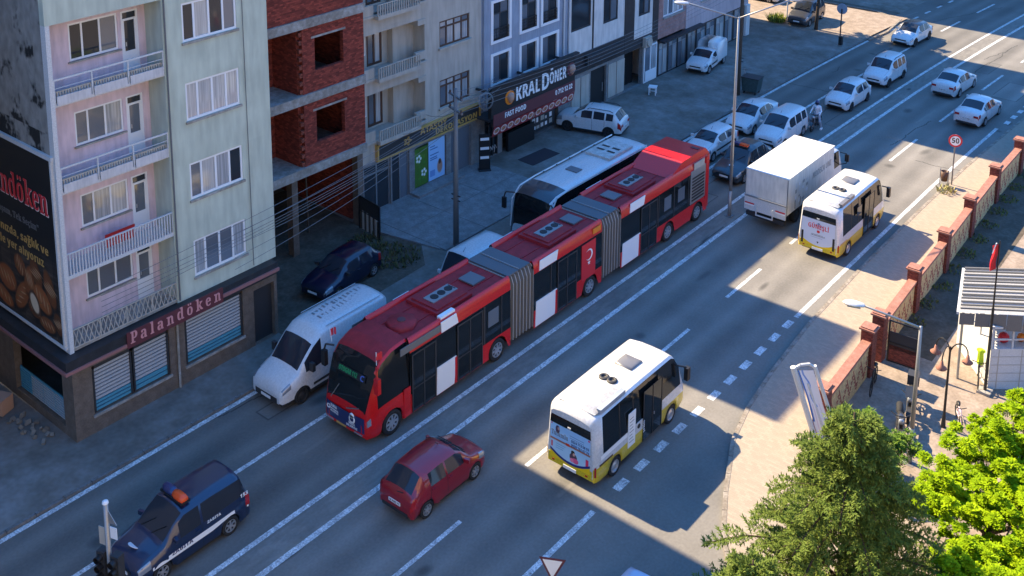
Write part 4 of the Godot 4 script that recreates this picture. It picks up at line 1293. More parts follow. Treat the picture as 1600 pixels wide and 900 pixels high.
func build_cars() -> void:
	# cars in the lanes coming towards the camera (front towards +z)
	var lane := "vehicles queueing in the far carriageway"
	var r := car("city_hatchback", "small dark red hatchback driving beside the double white line", "car", Vector3(-23.05, 0, -24.35), PI, hatch(M.p_maroon, {"L": 3.75, "w": 0.83, "H": 1.53, "hood": [0.84, 0.85, 1.02], "roof": [1.5, 3.1], "deck": [3.62, 1.0], "axles": [0.66, 3.06], "win": [[1.25, 2.05], [2.13, 2.85]], "belt": 0.98, "plate": "16 ABZ 77", "spokes": 7, "crown": 0.06}))
	var wp := nst(); bar(wp, Vector3(-0.1, 1.05, -1.86), Vector3(-0.35, 1.1, -1.84), 0.02); put(r, "wiper", wp, M.black)
	var clio := car("white_hatchback", "older white hatchback beside the tail of the red bus", "car", Vector3(-29.95, 0, -55.7), 0.0, hatch(M.p_white, {"H": 1.42, "L": 3.9, "mirror": M.p_white}), lane)
	side_strip(clio, 3.9)
	car("white_sedan", "white saloon with chrome grille queueing behind the older hatchback", "car", Vector3(-30.1, 0, -61.2), 0.02, sedan(M.p_white, {"darkrim": false}), lane)
	var dk := car("white_people_carrier", "tall white people carrier behind the black patrol car", "car", Vector3(-27.65, 0, -60.3), 0.01, mpv(M.p_white, {"L": 4.4, "H": 1.7, "rails": false}), lane)
	dk.get_child(0)
	car("white_hatchback", "white three-door hatchback in front of the small white van", "car", Vector3(-26.95, 0, -68.75), -0.03, hatch(M.p_white, {"H": 1.5, "L": 4.03, "win": [[1.6, 2.5], [2.62, 3.3]], "darkrim": true, "hood": [0.82, 0.98, 1.0]}), lane)
	car("white_small_van", "small white glazed van with roof rails and dark bumpers", "van", Vector3(-26.8, 0, -74.8), -0.035, mpv(M.p_white, {"L": 3.95, "H": 1.72, "rails": true, "roof": [1.7, 3.65], "deck": [3.88, 1.0], "axles": [0.78, 3.28], "win": [[1.5, 2.2], [2.3, 2.9], [3.0, 3.55]], "clad": true, "darkrim": true}), lane)
	car("white_crossover", "white crossover with black roof beside the shaded kerb", "car", Vector3(-28.6, 0, -85.2), -0.06, sedan(M.p_white, {"H": 1.53, "L": 4.35, "roof": [1.9, 3.3], "deck": [4.0, 1.05], "blackroof": true, "clad": true, "axles": [0.85, 3.5], "r": 0.34, "darkrim": true}), lane)
	car("white_sedan", "white saloon driving away beside the double line with high boot", "car", Vector3(-22.35, 0, -76.0), PI - 0.04, sedan(M.p_white, {"plate": "16 BD 391", "tl0": 2.2}), "white saloons driving away")
	car("white_sedan", "white saloon driving away past the round speed sign", "car", Vector3(-19.45, 0, -71.7), PI - 0.03, sedan(M.p_white, {"L": 4.6, "plate": "16 YT 608", "tl0": 2.4, "tl1": 3.3, "hood": [0.76, 1.2, 0.98]}), "white saloons driving away")
	# patrol car, black with an orange roof light
	var pc := car("patrol_car", "black patrol car with a lit orange roof light", "car", Vector3(-27.2, 0, -54.4), 0.0, sedan(M.p_black, {"L": 4.4, "H": 1.6, "roof": [1.85, 3.4], "deck": [4.1, 1.05], "mirror": M.p_black, "clad": true}), lane)
	putbox(pc, "roof_light", M.dark, -0.45, 0.45, 1.64, 1.7, 0.1, 0.42)
	putbox(pc, "roof_light", M.beacon, -0.05, 0.44, 1.7, 1.8, 0.13, 0.39)
	putbox(pc, "roof_light", M.navy, -0.44, -0.05, 1.7, 1.8, 0.13, 0.39)
	var bd := nst(); cyl(bd, Vector3(0.1, 0.93, 1.55), Vector3(0.1, 0.955, 1.55), 0.13, 0.13, 14); put(pc, "door_badge", bd, M.white)
	# municipal patrol van in the foreground
	var zb := car("municipal_van", "dark blue municipal van with red and blue roof light bar", "van", Vector3(-27.45, 0, -17.35), 0.0, mpv(M.p_navy, {"L": 4.16, "w": 0.88, "H": 1.78, "rw": 0.72, "hood": [0.88, 0.95, 1.12], "roof": [1.72, 3.85], "deck": [4.1, 1.0], "axles": [0.82, 3.32], "win": [[1.5, 2.25], [2.33, 3.95]], "mirror": M.p_navy, "spokes": 6, "r": 0.32}))
	var zs: Dictionary = shells[zb.get_instance_id()]
	for sd in [1.0, -1.0]:
		patch(zb, "white_stripe", M.white, zs, 0.5, 4.05, 1.75, 2.25, sd, 0.006)
		var bs := Basis(Vector3.UP, PI / 2 * sd)
		textw(zb, "ZABITA", 0.75, 0.12, M.navy, Vector3(sd * 0.892, 0.68, 0.55), bs, font, 0.006)
		textw(zb, "153", 0.3, 0.13, M.white, Vector3(sd * 0.87, 1.07, -1.8), bs, font, 0.006)
		text(zb, "ZABITA", 0.09, M.white, Vector3(sd * 0.895, 0.98, -0.62), bs, 1.2, font, 0.006)
	var lb := nst(); obx(lb, Vector3(0, 1.88, 0.15), Vector3(1.12, 0.07, 0.34)); put(zb, "light_bar_base", lb, M.black)
	for k in 2:
		var q := nst(true)
		var x0: float = [-0.52, 0.0][k]
		lathe(q, [Vector2(0.0, -0.28), Vector2(0.13, -0.26), Vector2(0.155, -0.1), Vector2(0.155, 0.1), Vector2(0.13, 0.26), Vector2(0.0, 0.28)], Vector3(x0 + 0.27, 1.95, 0.15), Vector3.RIGHT, 14)
		put(zb, "light_bar_dome", q, M.navy if k == 0 else M.beacon)
	var cr := nst(); cyl(cr, Vector3(-0.05, 0.985, 1.62), Vector3(-0.05, 1.0, 1.61), 0.2, 0.2, 18); put(zb, "bonnet_badge", cr, M.shirt)
	text(zb, "ZABITA", 0.13, M.white, Vector3(0.0, 1.02, 1.35), Basis(Vector3.RIGHT, -1.45), 1.0, font, 0.006)
	# a car whose roof only just enters the picture
	car("silver_car", "pale blue grey car roof at the side street mouth", "car", Vector3(-14.45, 0, -22.95), 0.06, hatch(mat("p_paleblue", 0.36, 0.44, 0.58, 0.3, "", 1, 0.2, 1.0), {"H": 1.47}))
	# parked cars on the forecourts
	var du := car("white_crossover", "white off-road estate with roof rails parked by the restaurant", "car", Vector3(-37.2, 0.09, -53.8), -1.31, mpv(M.p_white, {"L": 4.3, "w": 0.9, "H": 1.62, "hood": [0.92, 1.1, 1.08], "roof": [1.9, 3.8], "deck": [4.18, 1.05], "axles": [0.83, 3.5], "r": 0.34, "win": [[1.7, 2.4], [2.5, 3.2], [3.3, 3.75]], "rails": true, "clad": true, "darkrim": true, "plate": "34 FRK 12"}), "cars parked before the houses")
	du.rotation.y = -1.31
	var fv := car("white_panel_van", "white small van with high box body parked by glass shop fronts", "van", Vector3(-37.75, 0.09, -68.9), 0.12, mpv(M.p_white, {"L": 4.1, "w": 0.82, "H": 1.45, "hood": [0.82, 1.05, 0.98], "roof": [1.7, 2.2], "deck": [2.5, 1.2], "belt": 0.95, "axles": [0.78, 3.5], "win": [[1.5, 2.15]], "norear": true, "clad": true, "tail": 1.0}), "cars parked before the houses")
	var bxs := nst(true)
	var prof := [[2.2, 0.3, 1.0], [2.3, 0.3, 1.78], [2.6, 0.3, 1.88], [3.95, 0.3, 1.86], [4.06, 0.3, 1.75]]
	for i in prof.size() - 1:
		for sd in [1.0, -1.0]:
			var z0: float = 2.05 - prof[i][0]
			var z1: float = 2.05 - prof[i + 1][0]
			quad(bxs, Vector3(sd * 0.82, 0.5, z0), Vector3(sd * 0.82, 0.5, z1), Vector3(sd * 0.79, prof[i + 1][2] - 0.06, z1), Vector3(sd * 0.79, prof[i][2] - 0.06, z0))
			quad(bxs, Vector3(sd * 0.79, prof[i][2] - 0.06, z0), Vector3(sd * 0.79, prof[i + 1][2] - 0.06, z1), Vector3(sd * 0.7, prof[i + 1][2], z1), Vector3(sd * 0.7, prof[i][2], z0))
			quad(bxs, Vector3(sd * 0.7, prof[i][2], z0), Vector3(sd * 0.7, prof[i + 1][2], z1), Vector3(0, prof[i + 1][2] + 0.02, z1), Vector3(0, prof[i][2] + 0.02, z0))
	for e in [[2.05 - 2.25, 1.45], [2.05 - 4.06, 1.75]]: quad(bxs, Vector3(-0.8, 0.5, e[0]), Vector3(0.8, 0.5, e[0]), Vector3(0.75, e[1], e[0]), Vector3(-0.75, e[1], e[0]))
	put(fv, "cargo_box", bxs, M.p_white)
	side_strip(fv, 4.1)
	car("dark_van", "dark grey van parked beside a tree on the sunlit ground", "van", Vector3(-37.2, 0.09, -84.6), 0.05, mpv(M.p_grey, {"L": 4.3, "H": 1.85, "mirror": M.p_trim}), "cars parked before the houses")
	car("dark_blue_hatchback", "dark blue hatchback parked on the bare earth by the unfinished house", "car", Vector3(-35.35, 0.1, -31.3), 0.12, hatch(M.p_darkblue, {"H": 1.45, "L": 3.85, "mirror": M.p_trim, "clad": true}), "cars parked before the houses")
	var wc := car("white_car", "white car tail far behind on the open ground", "car", Vector3(-43.5, 0.09, -88.5), PI / 2, sedan(M.p_white), "cars parked before the houses")
	wc.rotation.y = PI / 2

func side_strip(o: Node3D, _l: float) -> void:
	var sh: Dictionary = shells[o.get_instance_id()]
	for sd in [1.0, -1.0]: patch(o, "side_moulding", M.p_trim, sh, 1.1, 3.0, 1.75, 2.15, sd, 0.012)

# high-roofed delivery van
func build_white_van() -> void:
	var o := thing("delivery_van", "white high roofed delivery van waiting beside the red bus", "van", Vector3(-31.0, 0, -26.35))
	var L := 5.6
	var w := 0.98
	var tab := [[0.0, w * 0.78, 0.36, 0.6, 0.66, w * 0.66], [0.06, w * 0.88, 0.26, 0.82, 0.88, w * 0.74], [0.3, w * 0.95, 0.24, 0.98, 1.04, w * 0.8],
		[0.85, w, 0.24, 1.18, 1.28, w * 0.86], [1.25, w, 0.24, 1.2, 1.72, w * 0.86], [1.62, w, 0.24, 1.22, 2.08, w * 0.86], [2.05, w, 0.24, 1.25, 2.36, w * 0.87], [2.5, w, 0.24, 1.25, 2.44, w * 0.88],
		[5.35, w, 0.26, 1.25, 2.46, w * 0.88], [5.55, w * 0.97, 0.28, 1.2, 2.4, w * 0.85], [5.6, w * 0.92, 0.36, 1.1, 2.2, w * 0.8]]
	var sh := make_shell(tab, [0.95, 4.35], 0.34, [0.9, 1.64, 1.18, 2.0], 0.06)
	shell_parts(o, sh, func(d, j, side):
		if j >= 5 and d > 0.9 and d < 1.64: return "windshield"
		if j == 3 and d > 1.18 and d < 2.0: return "side_window|%s" % (side > 0)
		if j == 0: return "bumper|%s" % (side > 0)
		return "body", {"body": M.p_white, "windshield": M.glass, "side_window": M.glass, "bumper": M.p_trim})
	putbox(o, "underbody", M.black, -0.8, 0.8, 0.2, 0.6, -L / 2 + 0.3, L / 2 - 0.3)
	for a in [0.95, 4.35]:
		for sd in [1.0, -1.0]: wheel(o, Vector3(sd * 0.97, 0.34, L / 2 - a), 0.34, sd, true, 0, 0.22)
	for sd in [1.0, -1.0]:
		patch(o, "headlight", M.lamp, sh, 0.09, 0.45, 2.5, 3.7, sd, 0.012)
		var mi := nst(); obx(mi, Vector3(sd * 1.12, 1.42, L / 2 - 1.35), Vector3(0.2, 0.34, 0.14)); bar(mi, Vector3(sd * 0.95, 1.3, L / 2 - 1.4), Vector3(sd * 1.1, 1.35, L / 2 - 1.36), 0.05); put(o, "mirror", mi, M.p_trim)
		patch(o, "side_moulding", M.p_trim, sh, 1.5, 5.2, 1.3, 1.6, sd, 0.014)
	var f := nst(); bx(f, -0.62, 0.62, 0.34, 0.56, L / 2 - 0.04, L / 2 + 0.02); bx(f, -0.3, 0.3, 0.66, 0.76, L / 2 - 0.1, L / 2 - 0.02); put(o, "grille", f, M.p_trim)
	putbox(o, "number_plate", M.plate, -0.27, 0.27, 0.40, 0.51, L / 2 + 0.02, L / 2 + 0.035)
	# dust and torn lettering left on the roof
	rng.seed = 21
	var lt := nst()
	for i in 26:
		var x := -0.45 + 0.36 * (i % 2) + rng.randf_range(-0.08, 0.08)
		var z := 0.2 - i / 2 * 0.21
		bx(lt, x, x + rng.randf_range(0.08, 0.26), 2.508, 2.512, z, z - rng.randf_range(0.03, 0.12))
	put(o, "faded_lettering", lt, M.steel)
	var rg := nst()
	for sd in [1.0, -1.0]: tube(rg, [Vector3(sd * 0.74, 2.49, 0.4), Vector3(sd * 0.74, 2.5, -2.5)], 0.02, 4)
	put(o, "roof_gutter", rg, M.steel)

# small service bus used twice
func minibus(label: String, at: Vector3, turn: float, kind: int) -> void:
	var o := thing("minibus", label, "minibus", at, turn, "yellow and white minibuses driving away")
	var L := 5.95
	var w := 1.06
	var H := 2.72
	var rw := 0.94
	var tab := [[0.0, w * 0.84, 0.4, 0.9, 1.05, w * 0.76], [0.08, w * 0.93, 0.32, 1.1, 1.45, w * 0.82], [0.35, w * 0.98, 0.3, 1.25, 2.0, w * 0.86], [0.75, w, 0.28, 1.28, H - 0.18, rw - 0.02], [1.0, w, 0.28, 1.28, H - 0.03, rw],
		[3.2, w, 0.28, 1.25, H, rw], [5.6, w, 0.3, 1.25, H - 0.02, rw], [5.8, w * 0.985, 0.32, 1.25, H - 0.06, rw - 0.02], [5.9, w * 0.955, 0.34, 1.22, H - 0.14, rw - 0.05], [L, w * 0.90, 0.42, 1.15, H - 0.26, rw - 0.1]]
	var ax := [1.05, 4.72]
	var sh := make_shell(tab, ax, 0.36, [0.12, 0.72, 0.62, 5.4, 1.75, 3.0, 3.6, 5.45], 0.05, 0.62)
	shell_parts(o, sh, func(d, j, side):
		if j >= 5 and d > 0.12 and d < 0.72: return "windshield"
		if j == 4 and d > 0.3 and d < 0.72: return "windshield"
		if j == 3 and d > 0.35 and d < 5.45: return "window_band|%s" % (side > 0)
		if j <= 1: return "lower_panel|%s" % (side > 0)
		if j >= 5 and d > 0.72 and d < 5.6: return "roof"
		return "body", {"body": M.p_white, "windshield": M.busglass, "window_band": M.busglass, "lower_panel": M.p_yellow, "roof": M.roofwhite})
	# rear face: yellow skirt over the white cap
	var zb := -L / 2
	var sk := nst(); bx(sk, -w * 0.87, w * 0.87, 0.42, 0.78, zb - 0.012, zb); put(o, "rear_skirt", sk, M.p_yellow)
	putbox(o, "underbody", M.black, -0.9, 0.9, 0.22, 0.6, -L / 2 + 0.3, L / 2 - 0.3)
	for a in ax:
		for sd in [1.0, -1.0]: wheel(o, Vector3(sd * (w - 0.01), 0.36, L / 2 - a), 0.36, sd, false, 0, 0.24)
	# vehicle's right side is local -x; door, posts, panels
	var sd := -1.0
	var X := -w - 0.012
	var dr := nst(); bx(dr, X, X + 0.02, 0.36, 2.32, L / 2 - 3.0, L / 2 - 1.78); put(o, "door", dr, M.busglass)
	for d in [1.78, 2.39, 3.0]: putbox(o, "door_post", M.black, X - 0.012, X, 0.36, 2.34, L / 2 - d - 0.025, L / 2 - d + 0.025)
	putbox(o, "door_handle", M.steel, X - 0.03, X - 0.012, 1.1, 1.2, L / 2 - 2.34, L / 2 - 2.28)
	for d in [3.55, 4.4]: patch(o, "window_post", M.black, sh, d, d + 0.05, 3.02, 3.98, sd, 0.006)
	patch(o, "roof_edge", M.p_white, sh, 0.8, 5.5, 4.0, 5.0, sd, 0.004)
	if kind == 0:
		putbox(o, "side_panel", M.white, X - 0.004, X + 0.02, 0.62, 1.95, L / 2 - 3.98, L / 2 - 3.52)
		putbox(o, "side_panel", M.p_white, X - 0.004, X + 0.02, 1.0, 1.3, L / 2 - 3.5, L / 2 - 3.06)
		var em := nst(); cyl(em, Vector3(X - 0.02, 1.15, L / 2 - 3.3), Vector3(X, 1.15, L / 2 - 3.3), 0.09, 0.09, 14); put(o, "emblem", em, M.black)
		for i in 8: putbox(o, "printed_line", M.greysteel, X - 0.008, X - 0.004, 0.8 + i * 0.13, 0.82 + i * 0.13, L / 2 - 3.9, L / 2 - 3.62 - (i % 3) * 0.05)
		text(o, "çekim", 0.12, M.white, Vector3(X - 0.01, 0.95, L / 2 - 2.92), Basis(Vector3.UP, -PI / 2) * Basis(Vector3.BACK, PI / 2), 1.0, null, 0.004)
		patch(o, "side_stripe", M.wood, sh, 4.9, 5.7, 2.0, 2.2, sd, 0.006)
		patch(o, "side_stripe", M.white, sh, 3.1, 5.6, 2.55, 2.95, sd, 0.006)
	else:
		patch(o, "side_stripe", M.gold, sh, 4.95, 5.75, 2.0, 2.2, sd, 0.006)
		var hp := nst(); bx(hp, X - 0.006, X + 0.02, 1.75, 2.2, L / 2 - 3.95, L / 2 - 3.4); put(o, "window_vent", hp, M.pane_dark)
	for q in [1.0, -1.0]:
		var mi := nst()
		tube(mi, [Vector3(q * 0.98, 2.1, L / 2 - 0.55), Vector3(q * 1.2, 2.0, L / 2 - 0.3)], 0.03)
		obx(mi, Vector3(q * 1.24, 1.75, L / 2 - 0.28), Vector3(0.16, 0.5, 0.2))
		put(o, "mirror", mi, M.black)
	# roof: hatch, two round vents, air conditioner hump at the rear
	var ht := nst(true); lathe(ht, [Vector2(0.0, 0.09), Vector2(0.42, 0.09), Vector2(0.5, 0.05), Vector2(0.52, 0.0)], Vector3.ZERO, Vector3.UP, 4)
	var hn := put(o, "roof_hatch", ht, M.hatchgrey)
	hn.position = Vector3(0.0, H + 0.03, 0.55); hn.rotation.y = PI / 4; 
	for x in [-0.17, 0.17]:
		var v := nst(true); lathe(v, [Vector2(0.19, 0.0), Vector2(0.19, 0.05), Vector2(0.15, 0.07), Vector2(0.09, 0.07), Vector2(0.09, 0.02), Vector2(0.0, 0.02)], Vector3(x, H + 0.03, -0.75), Vector3.UP, 18); put(o, "roof_vent", v, M.p_trim)
	var ac := nst(true)
	var hp2 := [[-0.95, 0.0, 0.8], [-1.15, 0.10, 0.82], [-2.45, 0.09, 0.82], [-2.72, 0.0, 0.78]]
	for k in 3:
		var p: Array = hp2[k]
		var q: Array = hp2[k + 1]
		for e in [[-1.0, -0.9, 0.0, 1.0], [-0.9, 0.9, 1.0, 1.0], [0.9, 1.0, 1.0, 0.0]]:
			quad(ac, Vector3(p[2] * e[0], H + 0.02 + p[1] * e[2], p[0]), Vector3(p[2] * e[1], H + 0.02 + p[1] * e[3], p[0]), Vector3(q[2] * e[1], H + 0.02 + q[1] * e[3], q[0]), Vector3(q[2] * e[0], H + 0.02 + q[1] * e[2], q[0]))
	put(o, "air_conditioner", ac, M.roofwhite)
	putbox(o, "duct_cover", M.hatchgrey if kind else M.slate, -0.9, -0.72, H - 0.02, H + 0.14, -2.5, -1.0)
	# rear: dark window, poster, lamps, plate
	var rwn := nst(true)
	for k in 4:
		var ya := 1.96 + k * 0.125
		var za: float = [0.0, 0.0, 0.01, 0.03, 0.075][k]
		var zc: float = [0.0, 0.0, 0.01, 0.03, 0.075][k + 1]
		quad(rwn, Vector3(-0.86 + 0.014 * k, ya, zb - 0.02 + za), Vector3(0.86 - 0.014 * k, ya, zb - 0.02 + za), Vector3(0.86 - 0.014 * (k + 1), ya + 0.125, zb - 0.02 + zc), Vector3(-0.86 + 0.014 * (k + 1), ya + 0.125, zb - 0.02 + zc))
	put(o, "rear_window", rwn, M.busglass)
	var po := nst()
	var pts := [Vector3(0.84, 1.98, zb - 0.016), Vector3(-0.84, 1.98, zb - 0.016), Vector3(-0.84, 0.62, zb - 0.016), Vector3(0.84, 0.62, zb - 0.016)]
	quv(po, pts, [Vector2(0, 0), Vector2(1, 0), Vector2(1, 1), Vector2(0, 1)])
	paint_rear(kind)
	put(o, "rear_poster", po, M["rear%d" % kind])
	var back := Basis(Vector3.UP, PI)
	if kind == 0:
		textw(o, "Tutumlu", 0.7, 0.17, M.greysteel, Vector3(0.44, 1.5, zb - 0.018), back, font_serif, 0.004)
		textw(o, "0224 713 58 93", 0.74, 0.1, M.navy, Vector3(-0.42, 1.52, zb - 0.018), back, font, 0.004)
		textw(o, "0539 782 67 79", 0.74, 0.1, M.navy, Vector3(-0.42, 1.37, zb - 0.018), back, font, 0.004)
	else:
		textw(o, "GÜNEŞLİ", 1.05, 0.22, M.signred, Vector3(0.0, 1.5, zb - 0.018), back, font, 0.004)
		for q in [1.0, -1.0]: putbox(o, "tail_light", M.black, q * 0.84 - 0.1 * float(q > 0), q * 0.84 + 0.1 * float(q < 0), 0.62, 1.25, zb - 0.03, zb - 0.018)
		textw(o, "Tel: 0224 256 16 16", 0.7, 0.06, M.greysteel, Vector3(0.0, 1.14, zb - 0.018), back, null, 0.004)
	putbox(o, "number_plate", M.plate, -0.27, 0.27, 0.42, 0.54, zb - 0.03, zb - 0.012)
	for q in [1.0, -1.0]: putbox(o, "reflector", M.tail, q * 0.7 - 0.05, q * 0.7 + 0.05, 0.5, 0.56, zb - 0.02, zb - 0.01)
	putbox(o, "wiper", M.whitepaint, -0.03, 0.1, 2.0, 2.06, zb - 0.05, zb - 0.03)
	patch(o, "tail_light", M.tail, sh, L - 0.1, L - 0.03, 1.2, 2.2, 1, 0.01, true)

func paint_rear(kind: int) -> void:
	var im := Image.create(168, 136, false, Image.FORMAT_RGB8)
	if kind == 0:
		for y in 136:
			for x in 168: im.set_pixel(x, y, Color(0.62, 0.78, 0.9) if y < 62 else Color(0.66, 0.8, 0.88))
		im.fill_rect(Rect2i(0, 60, 168, 7), Color(0.66, 0.42, 0.34))
		blob(im, 30, 22, 9, 15, Color(0.3, 0.22, 0.32)); blob(im, 34, 18, 5, 6, Color(0.75, 0.6, 0.55))
		for y in [22, 30]: im.fill_rect(Rect2i(82, y, 60, 3), Color(0.45, 0.58, 0.72))
		for y in [76, 84, 92]: im.fill_rect(Rect2i(24, y, 30 + y % 13, 3), Color(0.5, 0.66, 0.78))
		im.fill_rect(Rect2i(66, 58, 16, 10), Color(0.85, 0.25, 0.12))
		blob(im, 98, 100, 16, 16, Color(0.32, 0.25, 0.3)); blob(im, 96, 82, 8, 8, Color(0.14, 0.1, 0.1)); blob(im, 100, 88, 5, 6, Color(0.85, 0.66, 0.58))
		blob(im, 106, 110, 14, 10, Color(0.85, 0.35, 0.5)); blob(im, 92, 112, 8, 8, Color(0.9, 0.5, 0.6))
		im.fill_rect(Rect2i(4, 74, 6, 22), Color(0.8, 0.15, 0.25)); im.fill_rect(Rect2i(150, 82, 12, 40), Color(0.85, 0.2, 0.35))
		blob(im, 5, 6, 3, 3, Color(0.8, 0.2, 0.3)); blob(im, 162, 8, 4, 4, Color(0.9, 0.15, 0.35))
		for x in 168:
			var yc := 104.0 + 26.0 * (1.0 - pow((x - 84.0) / 84.0, 2)) + 4.0
			for y in 136:
				if y > yc: im.set_pixel(x, y, Color(0.9, 0.76, 0.06))
				elif y > yc - 9: im.set_pixel(x, y, Color(0.1, 0.14, 0.45))
	else:
		im.fill(Color(0.80, 0.83, 0.88))
		for i in 40: im.fill_rect(Rect2i(84 - i / 2 - 6, 20 + i / 3, 12 + i, 1), Color(0.62, 0.68, 0.76))
		blob(im, 84, 20, 6, 5, Color(0.4, 0.5, 0.62))
		for y in [76, 84, 92]: im.fill_rect(Rect2i(46 + y % 7, y, 72 - y % 20, 2), Color(0.6, 0.64, 0.7))
		blob(im, 84, 60, 8, 7, Color(0.82, 0.14, 0.16))
		for k in 10: im.fill_rect(Rect2i(79 + k / 2, 112 + k, 10 - k, 1), Color(0.1, 0.1, 0.12))
		for x in 168:
			var yc := 104.0 + 26.0 * (1.0 - pow((x - 84.0) / 84.0, 2)) + 4.0
			for y in 136:
				if y > yc: im.set_pixel(x, y, Color(0.9, 0.76, 0.06))
	paint("rear%d" % kind, im)
	uvmat("rear%d" % kind, "rear%d" % kind, 0.35)

func build_truck() -> void:
	var o := thing("box_truck", "white box truck seen from behind beside the lamp post", "truck", Vector3(-23.1, 0, -49.0), PI)
	# local front towards +z; rear at z = 0
	var b := nst(); bx(b, -1.15, 1.15, 0.95, 2.9, -0.0, 5.6); put(o, "cargo_box", b, M.boxwhite)
	for x in [-1.16, 1.13]: putbox(o, "box_edge", M.steel, x, x + 0.03, 0.95, 2.92, -0.015, 0.05)
	putbox(o, "box_edge", M.whitepaint, -1.17, 1.17, 2.9, 2.93, -0.02, 5.62)
	putbox(o, "roof_seam", M.plaster, -1.1, 1.1, 2.93, 2.934, 0.5, 0.53)
	putbox(o, "tail_lift", M.whitepaint, -1.14, 1.14, 0.75, 1.5, -0.08, -0.02)
	putbox(o, "lift_frame", M.steel, -1.14, 1.14, 1.46, 1.52, -0.1, -0.03)
	for x in [-0.85, 0.85]:
		for k in 2: putbox(o, "reflector_board", M.signred if k else M.white, x - 0.26, x + 0.26, 1.0 + 0.08 * k, 1.07 + 0.08 * k, -0.095, -0.082)
	var lg := nst()
	for x in [-0.45, 0.45]: bx(lg, x - 0.03, x + 0.03, 0.55, 1.1, -0.13, -0.09)
	bx(lg, -0.42, 0.42, 0.55, 0.61, -0.13, -0.09)
	put(o, "lift_arm", lg, M.whitepaint)
	putbox(o, "bumper", M.p_trim, -1.05, 1.05, 0.4, 0.62, -0.02, 0.1)
	putbox(o, "chassis", M.black, -0.45, 0.45, 0.45, 0.95, 0.1, 7.0)
	for z in [1.6, 6.3]:
		for sd in [1.0, -1.0]: wheel(o, Vector3(sd * 1.0, 0.4, z), 0.4, sd, true, 0, 0.28)
	# cab
	var sh := make_shell([[0.0, 0.92, 0.5, 1.1, 1.2, 0.85], [0.08, 1.0, 0.42, 1.3, 1.6, 0.88], [0.3, 1.02, 0.42, 1.35, 2.2, 0.9], [0.55, 1.02, 0.42, 1.35, 2.3, 0.9], [1.6, 1.02, 0.5, 1.35, 2.32, 0.9]], [], 0.4, [0.1, 0.28, 0.4, 1.1])
	var cab := Node3D.new(); cab.name = "cab"; o.add_child(cab); cab.position = Vector3(0, 0, 6.45)
	shell_parts(cab, sh, func(d, j, side):
		if j >= 4 and d > 0.1 and d < 0.28: return "windshield"
		if j == 3 and d > 0.4 and d < 1.1: return "side_window|%s" % (side > 0)
		return "body", {"body": M.p_white, "windshield": M.busglass, "side_window": M.busglass})
	for sd in [1.0, -1.0]:
		var mi := nst()
		tube(mi, [Vector3(sd * 0.98, 2.1, 0.4), Vector3(sd * 1.3, 2.05, 0.55), Vector3(sd * 1.32, 1.5, 0.55), Vector3(sd * 1.0, 1.4, 0.4)], 0.025)
		obx(mi, Vector3(sd * 1.32, 1.8, 0.57), Vector3(0.22, 0.4, 0.08))
		put(cab, "mirror", mi, M.black)
	# faint print on the box side (vehicle's right, local -x)
	textw(o, "NODECA UNI", 2.3, 0.34, M.print_grey, Vector3(-1.156, 1.95, 4.1), Basis(Vector3.UP, -PI / 2), font, 0.004)
	rng.seed = 3
	for i in 16: putbox(o, "printed_bar", [M.boxprint, M.shirt, M.print_grey][i % 3], -1.156, -1.151, 1.25 + (i % 4) * 0.3, 1.3 + (i % 4) * 0.3 + rng.randf_range(0.03, 0.18), 0.9 + (i / 4) * 0.42, 0.95 + (i / 4) * 0.42 + rng.randf_range(0.06, 0.25))
	for z in [0.9, 1.5]: putbox(o, "side_rail", M.steel, -1.19, -1.16, 1.05, 1.5, z, z + 0.04)

# ---- the long articulated bus
func side_quad(par: Node, called: String, m: Material, z0: float, z1: float, y0: float, y1: float, X: float, slant := 0.0, both := true) -> void:
	for sd in ([1.0, -1.0] if both else [1.0]):
		var s := nst()
		prism(s, PackedVector2Array([Vector2(z0, y0), Vector2(z1, y0), Vector2(z1 + slant, y1), Vector2(z0 + slant * 0.3, y1)]), func(a, b, d): return Vector3(sd * d, b, a), X - 0.03, X)
		put(par, called, s, m)

func door(par: Node, z0: float, z1: float, X: float) -> void:
	side_quad(par, "door", M.busglass, z0, z1, 0.36, 2.72, X)
	for sd in [1.0, -1.0]:
		var s := nst()
		for z in [z0, (z0 + z1) / 2, z1]: bx(s, sd * X, sd * (X + 0.015), 0.36, 2.72, z - 0.03, z + 0.03)
		bx(s, sd * X, sd * (X + 0.014), 2.66, 2.72, minf(z0, z1), maxf(z0, z1)); bx(s, sd * X, sd * (X + 0.014), 1.28, 1.33, minf(z0, z1), maxf(z0, z1))
		put(par, "door_frame", s, M.dark)

func roof_unit(par: Node, z: float, y: float) -> void:
	var s := nst(); bx(s, -0.85, 0.85, y, y + 0.14, z - 1.0, z + 1.0); bx(s, -0.7, 0.7, y + 0.14, y + 0.2, z - 0.85, z + 0.85)
	var u := put(par, "air_conditioner", s, M.p_roofred)
	putbox(u, "fan_frame", M.steel, -0.28, 0.28, y + 0.2, y + 0.235, z - 0.78, z + 0.62)
	for k in 3:
		var f := nst(); cyl(f, Vector3(0, y + 0.235, z - 0.52 + k * 0.4), Vector3(0, y + 0.255, z - 0.52 + k * 0.4), 0.17, 0.17, 16); put(u, "fan", f, M.black)
	putbox(u, "fan_cover", M.dark, -0.2, 0.2, y + 0.235, y + 0.25, z - 0.74, z - 0.7)

